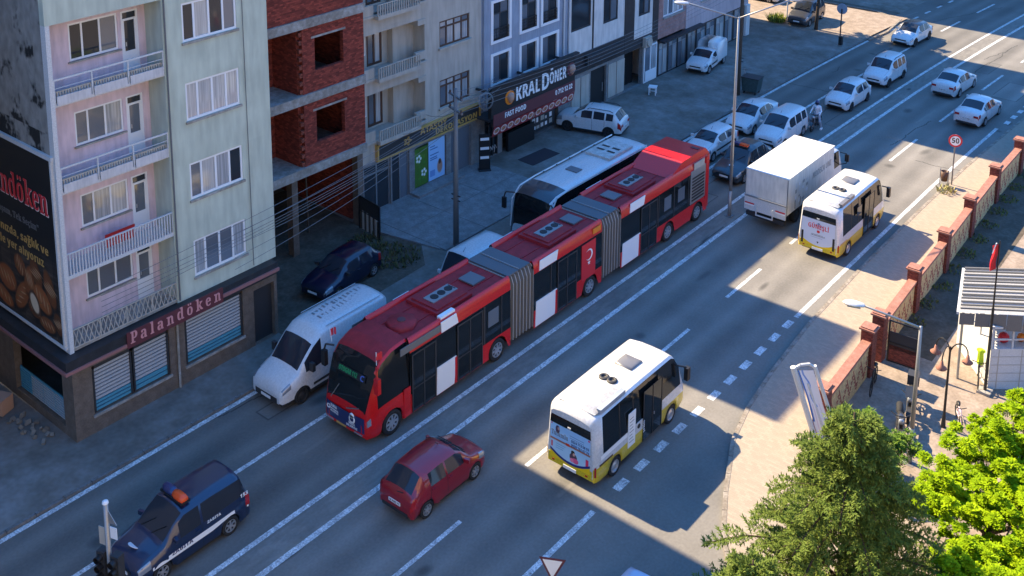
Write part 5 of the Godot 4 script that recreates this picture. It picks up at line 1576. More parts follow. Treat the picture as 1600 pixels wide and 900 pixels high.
func bus_segment(root: Node3D, z0: float, z1: float, axles: Array, last: bool) -> Node3D:
	# a straight box section from z0 (front) to z1 (rear), local to the bus; children of one part
	var g := Node3D.new(); g.name = "bus_section"; root.add_child(g, true)
	var X := 1.275
	for sd in [1.0, -1.0]:
		var s := nst()
		# lower red skirt with real wheel arches
		var n := 48
		for i in n:
			var a := lerpf(z0, z1, float(i) / n)
			var b := lerpf(z0, z1, float(i + 1) / n)
			var ya := 0.33
			var yb := 0.33
			for ax in axles:
				var qa: float = 0.58 * 0.58 - (a - ax) * (a - ax)
				var qb: float = 0.58 * 0.58 - (b - ax) * (b - ax)
				if qa > 0: ya = maxf(ya, 0.48 + sqrt(qa))
				if qb > 0: yb = maxf(yb, 0.48 + sqrt(qb))
			quad(s, Vector3(sd * X, ya, a), Vector3(sd * X, yb, b), Vector3(sd * X, 1.12, b), Vector3(sd * X, 1.12, a))
		put(g, "skirt", s, M.p_red)
		var w := nst()
		quad(w, Vector3(sd * X, 1.12, z0), Vector3(sd * X, 1.12, z1), Vector3(sd * 1.255, 2.8, z1), Vector3(sd * 1.255, 2.8, z0))
		put(g, "window_band", w, M.busglass)
	var pr := [Vector2(1.255, 2.8), Vector2(1.25, 3.05), Vector2(1.2, 3.28), Vector2(1.12, 3.38), Vector2(1.05, 3.34), Vector2(1.0, 3.2)]
	for sd in [1.0, -1.0]:
		var r := nst(true)
		for i in pr.size() - 1: quad(r, Vector3(sd * pr[i].x, pr[i].y, z0), Vector3(sd * pr[i].x, pr[i].y, z1), Vector3(sd * pr[i + 1].x, pr[i + 1].y, z1), Vector3(sd * pr[i + 1].x, pr[i + 1].y, z0))
		put(g, "roof_edge", r, M.p_red)
	var t := nst(); quad(t, Vector3(-1.0, 3.2, z0), Vector3(1.0, 3.2, z0), Vector3(1.0, 3.2, z1), Vector3(-1.0, 3.2, z1))
	for x in [-0.45, 0.45]: bx(t, x - 0.03, x + 0.03, 3.2, 3.23, minf(z0, z1) + 0.1, maxf(z0, z1) - 0.1)
	put(g, "roof", t, M.p_roofred)
	for z in [z0, z1]: putbox(g, "bulkhead", M.black, -1.2, 1.2, 0.4, 3.15, z - 0.02, z + 0.02)
	putbox(g, "underbody", M.black, -1.05, 1.05, 0.3, 0.9, minf(z0, z1) + 0.1, maxf(z0, z1) - 0.1)
	for ax in axles:
		for sd in [1.0, -1.0]: wheel(g, Vector3(sd * 1.26, 0.48, ax), 0.48, sd, false, 8, 0.3)
	return g

func bellows(root: Node3D, z0: float, z1: float) -> void:
	var s := nst()
	var n := 7
	var p := [Vector2(1.22, 0.4), Vector2(1.22, 2.9), Vector2(1.1, 3.2), Vector2(0, 3.24), Vector2(-1.1, 3.2), Vector2(-1.22, 2.9), Vector2(-1.22, 0.4)]
	for i in n:
		var a := lerpf(z0, z1, float(i) / n)
		var m := lerpf(z0, z1, (i + 0.5) / n)
		var b := lerpf(z0, z1, (i + 1.0) / n)
		for k in p.size() - 1:
			var q: Vector2 = p[k]
			var r: Vector2 = p[k + 1]
			for e in [[a, 1.0, m, 0.90], [m, 0.90, b, 1.0]]:
				quad(s, Vector3(q.x * e[1], q.y, e[0]), Vector3(q.x * e[3], q.y, e[2]), Vector3(r.x * e[3], r.y, e[2]), Vector3(r.x * e[1], r.y, e[0]))
	var o := put(root, "bellows", s, M.bellows)
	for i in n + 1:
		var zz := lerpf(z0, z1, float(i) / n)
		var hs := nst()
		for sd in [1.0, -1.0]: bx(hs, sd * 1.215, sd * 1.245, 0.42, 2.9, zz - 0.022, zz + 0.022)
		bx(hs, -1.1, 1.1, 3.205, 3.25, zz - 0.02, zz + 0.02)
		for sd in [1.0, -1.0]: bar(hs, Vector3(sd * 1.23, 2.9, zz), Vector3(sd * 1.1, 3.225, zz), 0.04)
		put(o, "pleat_light_bar", hs, M.pleat_light)  # pale bars added to paint the lighter ridges of the folds
	var c := nst(); bx(c, -1.08, 1.08, 3.27, 3.31, z1 + 0.05, (z0 + z1) / 2 - 0.02); bx(c, -1.08, 1.08, 3.27, 3.31, (z0 + z1) / 2 + 0.02, z0 - 0.05)
	put(o, "roof_cover", c, M.bellowsroof)
	var h := nst(); tube(h, [Vector3(-1.05, 3.33, (z0 + z1) / 2), Vector3(1.05, 3.33, (z0 + z1) / 2)], 0.03); put(o, "seam_bar", h, M.steel)

func build_long_bus() -> void:
	var Z := -24.25
	var o := thing("articulated_bus", "long red articulated bus with two grey bellows and black windows", "bus", Vector3(-27.38, 0, Z))
	var z := func(w: float) -> float: return w - Z
	# --- front section: lofted nose, then the straight box
	var nose := make_shell([[0.0, 0.86, 0.36, 0.9, 1.0, 0.8], [0.06, 1.1, 0.3, 1.05, 1.35, 1.0], [0.25, 1.2, 0.3, 1.2, 2.1, 1.08], [0.5, 1.25, 0.3, 1.35, 2.75, 1.12], [0.8, 1.27, 0.3, 1.4, 3.08, 1.12], [1.3, 1.275, 0.3, 1.42, 3.3, 1.12], [1.9, 1.275, 0.3, 1.42, 3.34, 1.1], [2.1, 1.275, 0.3, 1.42, 3.34, 1.1]], [1.17], 0.48, [0.06, 0.72, 0.5], 0.06)
	var fr := Node3D.new(); fr.name = "front_section"; o.add_child(fr)
	nose.L = 0.0
	shell_parts(fr, nose, func(d, j, side):
		if j >= 5 and d > 0.06 and d < 0.72: return "windshield"
		if j == 4 and d > 0.06 and d < 0.5: return "windshield"
		if j == 3 and d > 0.55 and d < 2.1: return "driver_window|%s" % (side > 0)
		if j >= 5 and d > 0.72: return "front_roof"
		return "body", {"body": M.p_red, "windshield": M.busglass, "driver_window": M.busglass, "front_roof": M.p_roofred})
	# destination display behind the upper windscreen, dashboard badge and lettering
	var wsn := Vector3(0, 1.0, 1.35).normalized()
	var tilt := Basis(Vector3.RIGHT, -0.36)
	var disp := nst(); obx(disp, Vector3(0.05, 2.42, -0.315), Vector3(1.45, 0.26, 0.02), tilt); 
	var dn := put(fr, "destination_display", disp, M.black)
	textw(dn, "OTOGAR 112", 0.95, 0.17, mat("led_green", 0.02, 0.35, 0.12, 0.6), Vector3(-0.12, 2.35, -0.27), tilt, font, 0.006)
	textw(dn, "C", 0.18, 0.2, mat("led_blue", 0.08, 0.16, 0.5, 0.6), Vector3(0.62, 2.34, -0.265), tilt, font, 0.006)
	var pn := nst(true)
	for i in 10:
		var a0 := -1.0 + 0.2 * i
		var a1 := a0 + 0.2
		var za := 0.05 - 0.07 * a0 * a0
		var zb := 0.05 - 0.07 * a1 * a1
		quad(pn, Vector3(a0, 0.5, za), Vector3(a1, 0.5, zb), Vector3(a1, 1.1, zb), Vector3(a0, 1.1, za))
	put(fr, "front_panel", pn, M.navy)
	var ft := Basis()
	var fo := Basis(Vector3.UP, -0.085) * ft
	textw(fr, "BURSA", 0.36, 0.11, M.white, Vector3(-0.55, 0.94, 0.045), fo, font, 0.004)
	textw(fr, "BÜYÜKŞEHİR", 0.46, 0.06, M.white, Vector3(-0.52, 0.83, 0.045), fo, font, 0.004)
	textw(fr, "BELEDİYESİ", 0.46, 0.06, M.white, Vector3(-0.52, 0.74, 0.045), fo, font, 0.004)
	textw(fr, "İNEGÖL", 0.34, 0.08, M.white, Vector3(0.42, 0.68, 0.055), ft, font, 0.004)
	textw(fr, "BELEDİYESİ", 0.56, 0.08, M.white, Vector3(0.42, 0.57, 0.06), ft, font, 0.004)
	var em := nst(true)
	lathe(em, [Vector2(0.09, -0.01), Vector2(0.16, 0.0), Vector2(0.16, 0.012), Vector2(0.09, 0.012)], Vector3(0.42, 0.9, 0.045), Vector3(0, 0, 1), 18)
	lathe(em, [Vector2(0.0, 0.012), Vector2(0.11, 0.012), Vector2(0.11, -0.01)], Vector3(0.42, 1.04, 0.045), Vector3(0, 0, 1), 14)
	put(fr, "coat_of_arms", em, M.white)
	var em2 := nst(); lathe(em2, [Vector2(0.05, 0.0), Vector2(0.1, 0.008), Vector2(0.1, 0.0)], Vector3(-0.86, 0.88, 0.012), Vector3(0, 0, 1), 6); put(fr, "coat_of_arms", em2, M.white)
	putbox(fr, "number_plate", M.gold, -0.42, 0.08, 0.4, 0.5, 0.02, 0.04)
	putbox(fr, "daytime_lamp", M.lamp, 0.5, 0.9, 0.4, 0.44, -0.03, 0.03); putbox(fr, "daytime_lamp", M.lamp, -0.95, -0.6, 0.4, 0.44, -0.03, 0.03)
	for sd in [1.0, -1.0]: patch(fr, "headlight", M.lamp, nose, 0.05, 0.2, 2.2, 2.9, sd, 0.012)
	for sd in [1.0, -1.0]: wheel(fr, Vector3(sd * 1.26, 0.48, -1.17), 0.48, sd, false, 8, 0.3)
	putbox(fr, "underbody", M.black, -1.0, 1.0, 0.3, 0.9, -2.1, -0.3)
	# wipers, dashboard and steering wheel shapes behind the glass line
	var wp := nst(); bar(wp, Vector3(-0.75, 1.3, -0.02), Vector3(-0.45, 1.85, -0.16), 0.03); bar(wp, Vector3(0.1, 1.2, 0.02), Vector3(0.7, 1.4, -0.04), 0.03); put(fr, "wiper", wp, M.greysteel)
	# mirrors on arms and small flags by the roof
	for sd in [1.0, -1.0]:
		var mi := nst(); tube(mi, [Vector3(sd * 1.1, 2.95, -0.55), Vector3(sd * 1.35, 3.0, -0.35), Vector3(sd * 1.4, 2.75, -0.3)], 0.035); obx(mi, Vector3(sd * 1.4, 2.45, -0.32), Vector3(0.2, 0.6, 0.16)); put(fr, "mirror", mi, M.p_red if sd > 0 else M.black)
		var fl := nst(); bar(fl, Vector3(sd * 1.18, 3.1, -0.5), Vector3(sd * 1.22, 3.65, -0.45), 0.02); put(fr, "flag_staff", fl, M.white)
		var fg := nst()
		for k in 3: quad(fg, Vector3(sd * 1.22, 3.6, -0.45 - k * 0.1), Vector3(sd * (1.22 + 0.03 * (k % 2)), 3.58 - k * 0.02, -0.55 - k * 0.1), Vector3(sd * (1.22 + 0.03 * (k % 2)), 3.3 - k * 0.03, -0.55 - k * 0.1), Vector3(sd * 1.21, 3.32, -0.45 - k * 0.1))
		put(fr, "small_flag", fg, M.signred)
	# air deflector and round aerial dome
	var dm := nst(true); lathe(dm, [Vector2(0.62, 0.0), Vector2(0.6, 0.12), Vector2(0.54, 0.17), Vector2(0.0, 0.18)], Vector3(0.1, 3.2, -2.85), Vector3.UP, 8); put(fr, "roof_pod", dm, M.p_roofred)
	var ds := nst(); cyl(ds, Vector3(0.1, 3.38, -2.85), Vector3(0.1, 3.41, -2.85), 0.17, 0.16, 16); put(fr, "pod_vent", ds, M.burgundy)
	var s1 := bus_segment(o, -2.1, z.call(-32.2), [z.call(-31.39)], false)
	for sd in [1.0]:
		pass
	side_quad(s1, "skirt_panel", M.p_red, -1.75, -2.1, 0.34, 1.5, 1.29, 0.0)
	side_quad(s1, "roof_grille", M.greysteel, -1.6, z.call(-28.0), 2.92, 3.2, 1.285)
	side_quad(s1, "white_panel", M.white, z.call(-28.05), z.call(-29.0), 2.84, 3.28, 1.29, 0.12)
	var gt := nst(); bx(gt, 1.0, 1.2, 3.33, 3.42, z.call(-28.9), z.call(-28.1)); put(s1, "white_panel", gt, M.white)
	door(s1, z.call(-26.45), z.call(-27.7), 1.295)
	side_quad(s1, "white_panel", M.white, z.call(-27.75), z.call(-28.75), 0.36, 1.5, 1.295, -0.12)
	side_quad(s1, "red_panel", M.p_red, z.call(-28.78), z.call(-28.9), 0.36, 1.45, 1.296, -0.04)
	door(s1, z.call(-28.95), z.call(-30.4), 1.295)
	side_quad(s1, "skirt_panel", M.p_red, z.call(-30.42), z.call(-30.8), 0.34, 1.1, 1.29)
	side_quad(s1, "window_frame", M.dark, z.call(-30.5), z.call(-30.56), 1.14, 2.78, 1.285)
	roof_unit(s1, z.call(-29.3), 3.2)
	putbox(s1, "roof_hatch", M.hatchgrey, -0.38, 0.42, 3.24, 3.3, z.call(-31.6), z.call(-30.85))
	bellows(o, z.call(-32.2), z.call(-33.75))
	# --- middle section
	var s2 := bus_segment(o, z.call(-33.75), z.call(-38.75), [z.call(-37.86)], false)
	side_quad(s2, "white_panel", M.white, z.call(-33.85), z.call(-35.2), 0.36, 1.5, 1.295, -0.15)
	side_quad(s2, "red_panel", M.p_red, z.call(-35.22), z.call(-35.36), 0.36, 1.45, 1.296, -0.05)
	door(s2, z.call(-35.4), z.call(-36.75), 1.295)
	side_quad(s2, "white_panel", M.white, z.call(-34.1), z.call(-35.3), 2.84, 3.28, 1.285, -0.1)
	var fg := Node3D.new(); fg.name = "flag_panel"; s2.add_child(fg, true)
	var fs := nst(); bx(fs, 1.27, 1.3, 1.0, 2.72, z.call(-38.2), z.call(-37.15)); put(fg, "flag_cloth", fs, M.signred)
	crescent(fg, Vector3(1.304, 2.12, z.call(-37.7)), 0.27)
	roof_unit(s2, z.call(-36.3), 3.2)
	putbox(s2, "roof_hatch", M.hatchgrey, -0.38, 0.42, 3.24, 3.3, z.call(-38.4), z.call(-37.7))
	side_quad(s2, "orange_panel", M.amber, z.call(-38.0), z.call(-38.6), 2.95, 3.2, 1.285)
	bellows(o, z.call(-38.75), z.call(-40.3))
	# --- rear section
	var s3 := bus_segment(o, z.call(-40.3), z.call(-48.35), [z.call(-44.56), z.call(-47.4)], true)
	side_quad(s3, "white_panel", M.white, z.call(-40.4), z.call(-41.8), 0.36, 1.5, 1.295, -0.15)
	side_quad(s3, "red_panel", M.p_red, z.call(-41.82), z.call(-41.96), 0.36, 1.45, 1.296, -0.05)
	door(s3, z.call(-42.0), z.call(-43.4), 1.295)
	side_quad(s3, "white_panel", M.white, z.call(-41.0), z.call(-42.2), 2.84, 3.28, 1.285, -0.1)
	roof_unit(s3, z.call(-42.9), 3.2)
	putbox(s3, "roof_hatch", M.hatchgrey, -0.38, 0.42, 3.24, 3.3, z.call(-41.6), z.call(-40.9))
	# raised rear engine hump with its sloping front
	var hp := nst()
	prism(hp, PackedVector2Array([Vector2(z.call(-44.7), 3.22), Vector2(z.call(-45.9), 3.72), Vector2(z.call(-48.2), 3.72), Vector2(z.call(-48.55), 3.4), Vector2(z.call(-48.55), 3.22)]), func(a, b, d): return Vector3(d, b, a), -1.17, 1.17)
	put(s3, "rear_hump", hp, M.p_red)
	putbox(s3, "hump_slot", M.burgundy, 0.55, 1.0, 3.725, 3.75, z.call(-47.9), z.call(-47.7))
	var rr := nst(); bx(rr, -1.2, 1.2, 0.4, 3.3, z.call(-48.6), z.call(-48.36)); put(s3, "rear_wall", rr, M.p_red)
	side_quad(s3, "grille_panel", M.steel, z.call(-46.6), z.call(-48.1), 1.15, 2.95, 1.285)
	for k in 8: side_quad(s3, "louvre", M.black, z.call(-46.75), z.call(-47.95), 1.3 + k * 0.17, 1.38 + k * 0.17, 1.305)
	side_quad(s3, "cream_panel", M.plaster, z.call(-46.9), z.call(-47.95), 2.95, 3.3, 1.285)
	side_quad(s3, "rear_red_pillar", M.p_red, z.call(-48.1), z.call(-48.36), 1.0, 3.3, 1.3)
	# window posts along all sections and figures seated behind the glass
	for w in [[s1, -30.55], [s1, -31.6], [s2, -34.9], [s3, -43.55], [s3, -45.0], [s3, -46.4]]: side_quad(w[0], "window_post", M.dark, z.call(w[1]), z.call(w[1] - 0.05), 1.14, 2.78, 1.283)
	for w in [[s1, -31.1], [s3, -44.4], [s3, -45.7]]:
		var vent := nst(); bx(vent, 1.275, 1.287, 1.75, 2.45, z.call(w[1] - 0.32), z.call(w[1] + 0.32)); put(w[0], "window_vent", vent, M.pane_mid)

func crescent(par: Node, c: Vector3, r: float) -> void:
	# white crescent and star on a flag facing +x; the crescent opens downwards in depth order of the cloth
	var s := nst()
	var n := 24
	var up := Vector3.UP
	var ax := Vector3(0, 0, 1)
	for i in n:
		var p := []
		for k in [i, i + 1]:
			var a := deg_to_rad(35 + 290.0 * k / n)
			var w := 0.36 * sin(PI * k / n)
			p.append(c + (ax * cos(a) + up * sin(a)) * r)
			p.append(c + (ax * cos(a) + up * sin(a)) * r * (1.0 - w))
		quad(s, p[0], p[2], p[3], p[1])
	put(par, "crescent", s, M.white)
	var st := nst()
	var sc := c + up * -r * 1.45
	for k in 5:
		var a := TAU * k / 5 + PI / 2
		var b := a + TAU / 10
		var b2 := a - TAU / 10
		quad(st, sc, sc + (ax * cos(b2) + up * sin(b2)) * r * 0.18, sc + (ax * cos(a) + up * sin(a)) * r * 0.45, sc + (ax * cos(b) + up * sin(b)) * r * 0.18)
	put(par, "star", st, M.white)

func build_coach() -> void:
	var o := thing("white_bus", "white bus with black front and pale roof beyond the red bus", "bus", Vector3(-30.7, 0, -43.7))
	var w := 1.25
	var L := 9.0
	var tab := [[0.0, 1.05, 0.4, 1.0, 1.3, 0.95], [0.08, 1.18, 0.32, 1.2, 2.2, 1.02], [0.3, 1.23, 0.3, 1.2, 2.75, 1.08], [0.8, w, 0.3, 1.2, 2.95, 1.1], [1.6, w, 0.3, 1.2, 3.0, 1.1], [L - 0.2, w, 0.3, 1.2, 3.0, 1.1], [L, 1.15, 0.4, 1.2, 2.8, 1.0]]
	var sh := make_shell(tab, [1.9, 7.0], 0.46, [0.06, 1.9, 0.5], 0.05)
	shell_parts(o, sh, func(d, j, side):
		if j >= 4 and d < 0.3: return "windshield"
		if j >= 5 and d < 1.6: return "front_hood"
		if j == 3 and d > 0.5 and d < L - 0.3: return "window_band|%s" % (side > 0)
		if j >= 1 and d < 0.08: return "front_panel"
		return "body", {"body": M.p_white, "windshield": M.busglass, "front_hood": M.p_black, "window_band": M.busglass, "front_panel": M.p_black})
	putbox(o, "underbody", M.black, -1.0, 1.0, 0.25, 0.7, -L / 2 + 0.3, L / 2 - 0.3)
	for a in [1.9, 7.0]:
		for sd in [1.0, -1.0]: wheel(o, Vector3(sd * 1.23, 0.46, L / 2 - a), 0.46, sd, false, 8, 0.28)
	var ed := nst()
	for sd in [1.0, -1.0]: tube(ed, [Vector3(sd * 1.2, 1.0, 4.4), Vector3(sd * 1.2, 2.4, 4.3), Vector3(sd * 1.14, 2.92, 3.8), Vector3(sd * 1.12, 3.02, 2.6), Vector3(sd * 1.12, 3.04, -4.2)], 0.04)
	put(o, "body_edge", ed, M.p_white)
	var ac := nst(); bx(ac, -0.75, 0.75, 3.05, 3.17, -3.4, -1.2); put(o, "air_conditioner", ac, M.roofwhite)
	for q in [[-0.55, -0.1], [0.1, 0.55]]:
		for zz in [-1.9, -2.4]: putbox(o, "roof_vent", M.black, q[0], q[1], 3.17, 3.185, zz - 0.16, zz)
	putbox(o, "roof_hatch", M.hatchgrey, -0.35, 0.35, 3.06, 3.1, 0.6, 1.1)
	for i in 6: putbox(o, "roof_clip", M.dark, -1.02, -0.98, 3.06, 3.1, 2.0 - i * 1.1, 2.1 - i * 1.1)
	for sd in [1.0, -1.0]:
		var mi := nst(); tube(mi, [Vector3(sd * 1.1, 2.7, 4.2), Vector3(sd * 1.45, 2.75, 4.5), Vector3(sd * 1.5, 2.5, 4.55)], 0.035); obx(mi, Vector3(sd * 1.5, 2.2, 4.55), Vector3(0.2, 0.55, 0.14)); put(o, "mirror", mi, M.black)
		putbox(o, "headlight", M.lamp, sd * 0.85 - 0.15, sd * 0.85 + 0.15, 0.72, 0.86, L / 2 - 0.06, L / 2 + 0.01)
	# low white car between the two buses, only its roof in view
	var c := car("white_minivan", "white minivan roof wedged between the lamp pole and the red bus", "van", Vector3(-30.4, 0, -34.5), 0.0, mpv(M.p_white, {"L": 4.4, "w": 0.92, "H": 2.2, "rw": 0.78, "roof": [1.65, 4.15], "win": [[1.5, 2.3], [2.4, 3.2], [3.3, 3.95]]}))
	var rl := nst(); tube(rl, [Vector3(-0.6, 2.26, 0.3), Vector3(-0.62, 2.27, -1.7)], 0.03); put(c, "roof_rail", rl, M.p_trim)

func build_vehicles() -> void:
	build_long_bus()
	build_coach()
	build_white_van()
	minibus("yellow and white minibus with a blue advertisement on its back and dark windows", Vector3(-19.68, 0, -30.55), PI, 0)
	minibus("yellow and white minibus with a red lettered white back beside the truck", Vector3(-19.7, 0, -50.7), PI, 1)
	build_truck()
	build_cars()
	build_motorcyclist()

# ---------------------------------------------------------------- figures: one continuous skin from tapered bones (surface nets)
func body_mesh(bones: Array, cell: float, k := 0.05) -> SurfaceTool:
	var lo := Vector3.INF
	var hi := -Vector3.INF
	for b in bones:
		for i in 2:
			lo = lo.min(b[i] - Vector3.ONE * (maxf(b[2], b[3]) + 0.06)); hi = hi.max(b[i] + Vector3.ONE * (maxf(b[2], b[3]) + 0.06))
	var n := Vector3i(((hi - lo) / cell).ceil()) + Vector3i.ONE
	var f := PackedFloat32Array()
	f.resize(n.x * n.y * n.z)
	f.fill(1.0)
	for b in bones:
		var r: float = maxf(b[2], b[3]) + 0.12
		var a := Vector3i(((b[0].min(b[1]) - Vector3.ONE * r - lo) / cell).floor()).clamp(Vector3i.ZERO, n - Vector3i.ONE)
		var e := Vector3i(((b[0].max(b[1]) + Vector3.ONE * r - lo) / cell).ceil()).clamp(Vector3i.ZERO, n - Vector3i.ONE)
		var ab: Vector3 = b[1] - b[0]
		var l2 := maxf(ab.length_squared(), 1e-6)
		for z in range(a.z, e.z + 1):
			for y in range(a.y, e.y + 1):
				for x in range(a.x, e.x + 1):
					var p := lo + Vector3(x, y, z) * cell
					var t := clampf((p - b[0]).dot(ab) / l2, 0, 1)
					var d: float = p.distance_to(b[0] + ab * t) - lerpf(b[2], b[3], t)
					var i := x + n.x * (y + n.y * z)
					var h := clampf(0.5 + 0.5 * (f[i] - d) / k, 0, 1)
					f[i] = lerpf(f[i], d, h) - k * h * (1 - h)
	var vid := {}
	var verts := PackedVector3Array()
	for z in n.z - 1:
		for y in n.y - 1:
			for x in n.x - 1:
				var s := Vector3.ZERO
				var cnt := 0
				var base := x + n.x * (y + n.y * z)
				var v := []
				for c in 8: v.append(f[base + (c & 1) + n.x * (((c >> 1) & 1) + n.y * ((c >> 2) & 1))])
				for e in [[0, 1], [2, 3], [4, 5], [6, 7], [0, 2], [1, 3], [4, 6], [5, 7], [0, 4], [1, 5], [2, 6], [3, 7]]:
					var p: float = v[e[0]]
					var q: float = v[e[1]]
					if (p < 0) != (q < 0):
						var A := Vector3(e[0] & 1, (e[0] >> 1) & 1, (e[0] >> 2) & 1)
						var B := Vector3(e[1] & 1, (e[1] >> 1) & 1, (e[1] >> 2) & 1)
						s += A.lerp(B, p / (p - q)); cnt += 1
				if cnt:
					vid[base] = verts.size()
					verts.append(lo + (Vector3(x, y, z) + s / cnt) * cell)
	var st := nst(true)
	var sx := 1
	var sy := n.x
	var sz := n.x * n.y
	for key in vid:
		for d in [[sx, sy, sz], [sy, sz, sx], [sz, sx, sy]]:
			var c: int = key
			if (f[c] < 0) != (f[c + d[0]] < 0) and vid.has(c - d[1]) and vid.has(c - d[2]) and vid.has(c - d[1] - d[2]):
				quad(st, verts[vid[c]], verts[vid[c - d[1]]], verts[vid[c - d[1] - d[2]]], verts[vid[c - d[2]]])
	return st

func bone(a: Vector3, b: Vector3, r0: float, r1: float) -> Array: return [a, b, r0, r1]

func motorbike(label: String, cat: String, at: Vector3, turn: float, paint_m: Material, box: bool) -> Node3D:
	var o := thing("motorcycle", label, cat, at, turn)
	for z in [0.65, -0.65]:
		var t := nst(true); lathe(t, [Vector2(0.2, -0.05), Vector2(0.28, -0.05), Vector2(0.3, 0.0), Vector2(0.28, 0.05), Vector2(0.2, 0.05), Vector2(0.2, -0.05)], Vector3(0, 0.3, z), Vector3.RIGHT, 18)
		var wn := put(o, "wheel", t, M.rubber)
		var r := nst()
		for k in 6: bar(r, Vector3(0, 0.3, z), Vector3(0, 0.3 + 0.2 * sin(k * 1.05), z + 0.2 * cos(k * 1.05)), 0.025)
		put(wn, "rim", r, M.alloy)
	var b := nst(true)
	lathe(b, [Vector2(0.0, -0.35), Vector2(0.12, -0.28), Vector2(0.17, 0.0), Vector2(0.13, 0.25), Vector2(0.0, 0.33)], Vector3(0, 0.78, 0.12), Vector3(0, 0.1, 1), 12)
	put(o, "tank", b, paint_m)
	var s := nst(true); lathe(s, [Vector2(0.0, -0.36), Vector2(0.12, -0.3), Vector2(0.13, 0.15), Vector2(0.0, 0.3)], Vector3(0, 0.78, -0.4), Vector3(0, -0.12, 1), 10); put(o, "saddle", s, M.rubber)
	var fr := nst()
	for x in [-0.08, 0.08]: tube(fr, [Vector3(x, 0.3, 0.65), Vector3(x, 0.98, 0.38)], 0.028); tube(fr, [Vector3(x, 0.3, -0.65), Vector3(x, 0.42, -0.1), Vector3(x, 0.5, 0.3), Vector3(x, 0.9, 0.4)], 0.025)
	put(o, "frame", fr, M.greysteel)
	var en := nst(); obx(en, Vector3(0, 0.45, 0.05), Vector3(0.26, 0.34, 0.42)); cyl(en, Vector3(0.14, 0.32, 0.0), Vector3(0.15, 0.4, -0.75), 0.04, 0.055); put(o, "engine", en, M.dark)
	var hb := nst(); tube(hb, [Vector3(-0.36, 1.05, 0.2), Vector3(-0.15, 1.0, 0.36), Vector3(0.15, 1.0, 0.36), Vector3(0.36, 1.05, 0.2)], 0.02); put(o, "handlebar", hb, M.black)
	var hl := nst(true); lathe(hl, [Vector2(0.0, -0.12), Vector2(0.1, -0.05), Vector2(0.1, 0.03), Vector2(0.0, 0.05)], Vector3(0, 0.88, 0.5), Vector3(0, 0, 1), 12); put(o, "headlight", hl, M.lamp)
	for z in [0.65, -0.68]:
		var m := nst(true)
		for k in 6:
			var a0 := 0.5 + k * 0.4
			var a1 := a0 + 0.4
			quad(m, Vector3(-0.08, 0.3 + 0.34 * sin(a0), z + 0.34 * cos(a0)), Vector3(0.08, 0.3 + 0.34 * sin(a0), z + 0.34 * cos(a0)), Vector3(0.08, 0.3 + 0.34 * sin(a1), z + 0.34 * cos(a1)), Vector3(-0.08, 0.3 + 0.34 * sin(a1), z + 0.34 * cos(a1)))
		put(o, "mudguard", m, paint_m)
	if box:
		var tb := nst(); obx(tb, Vector3(0, 1.05, -0.72), Vector3(0.42, 0.4, 0.42)); put(o, "top_box", tb, M.dark)
		var ws := nst(); obx(ws, Vector3(0, 1.2, 0.5), Vector3(0.36, 0.42, 0.02), Basis(Vector3.RIGHT, -0.4)); put(o, "windscreen", ws, M.pane_mid)
	return o

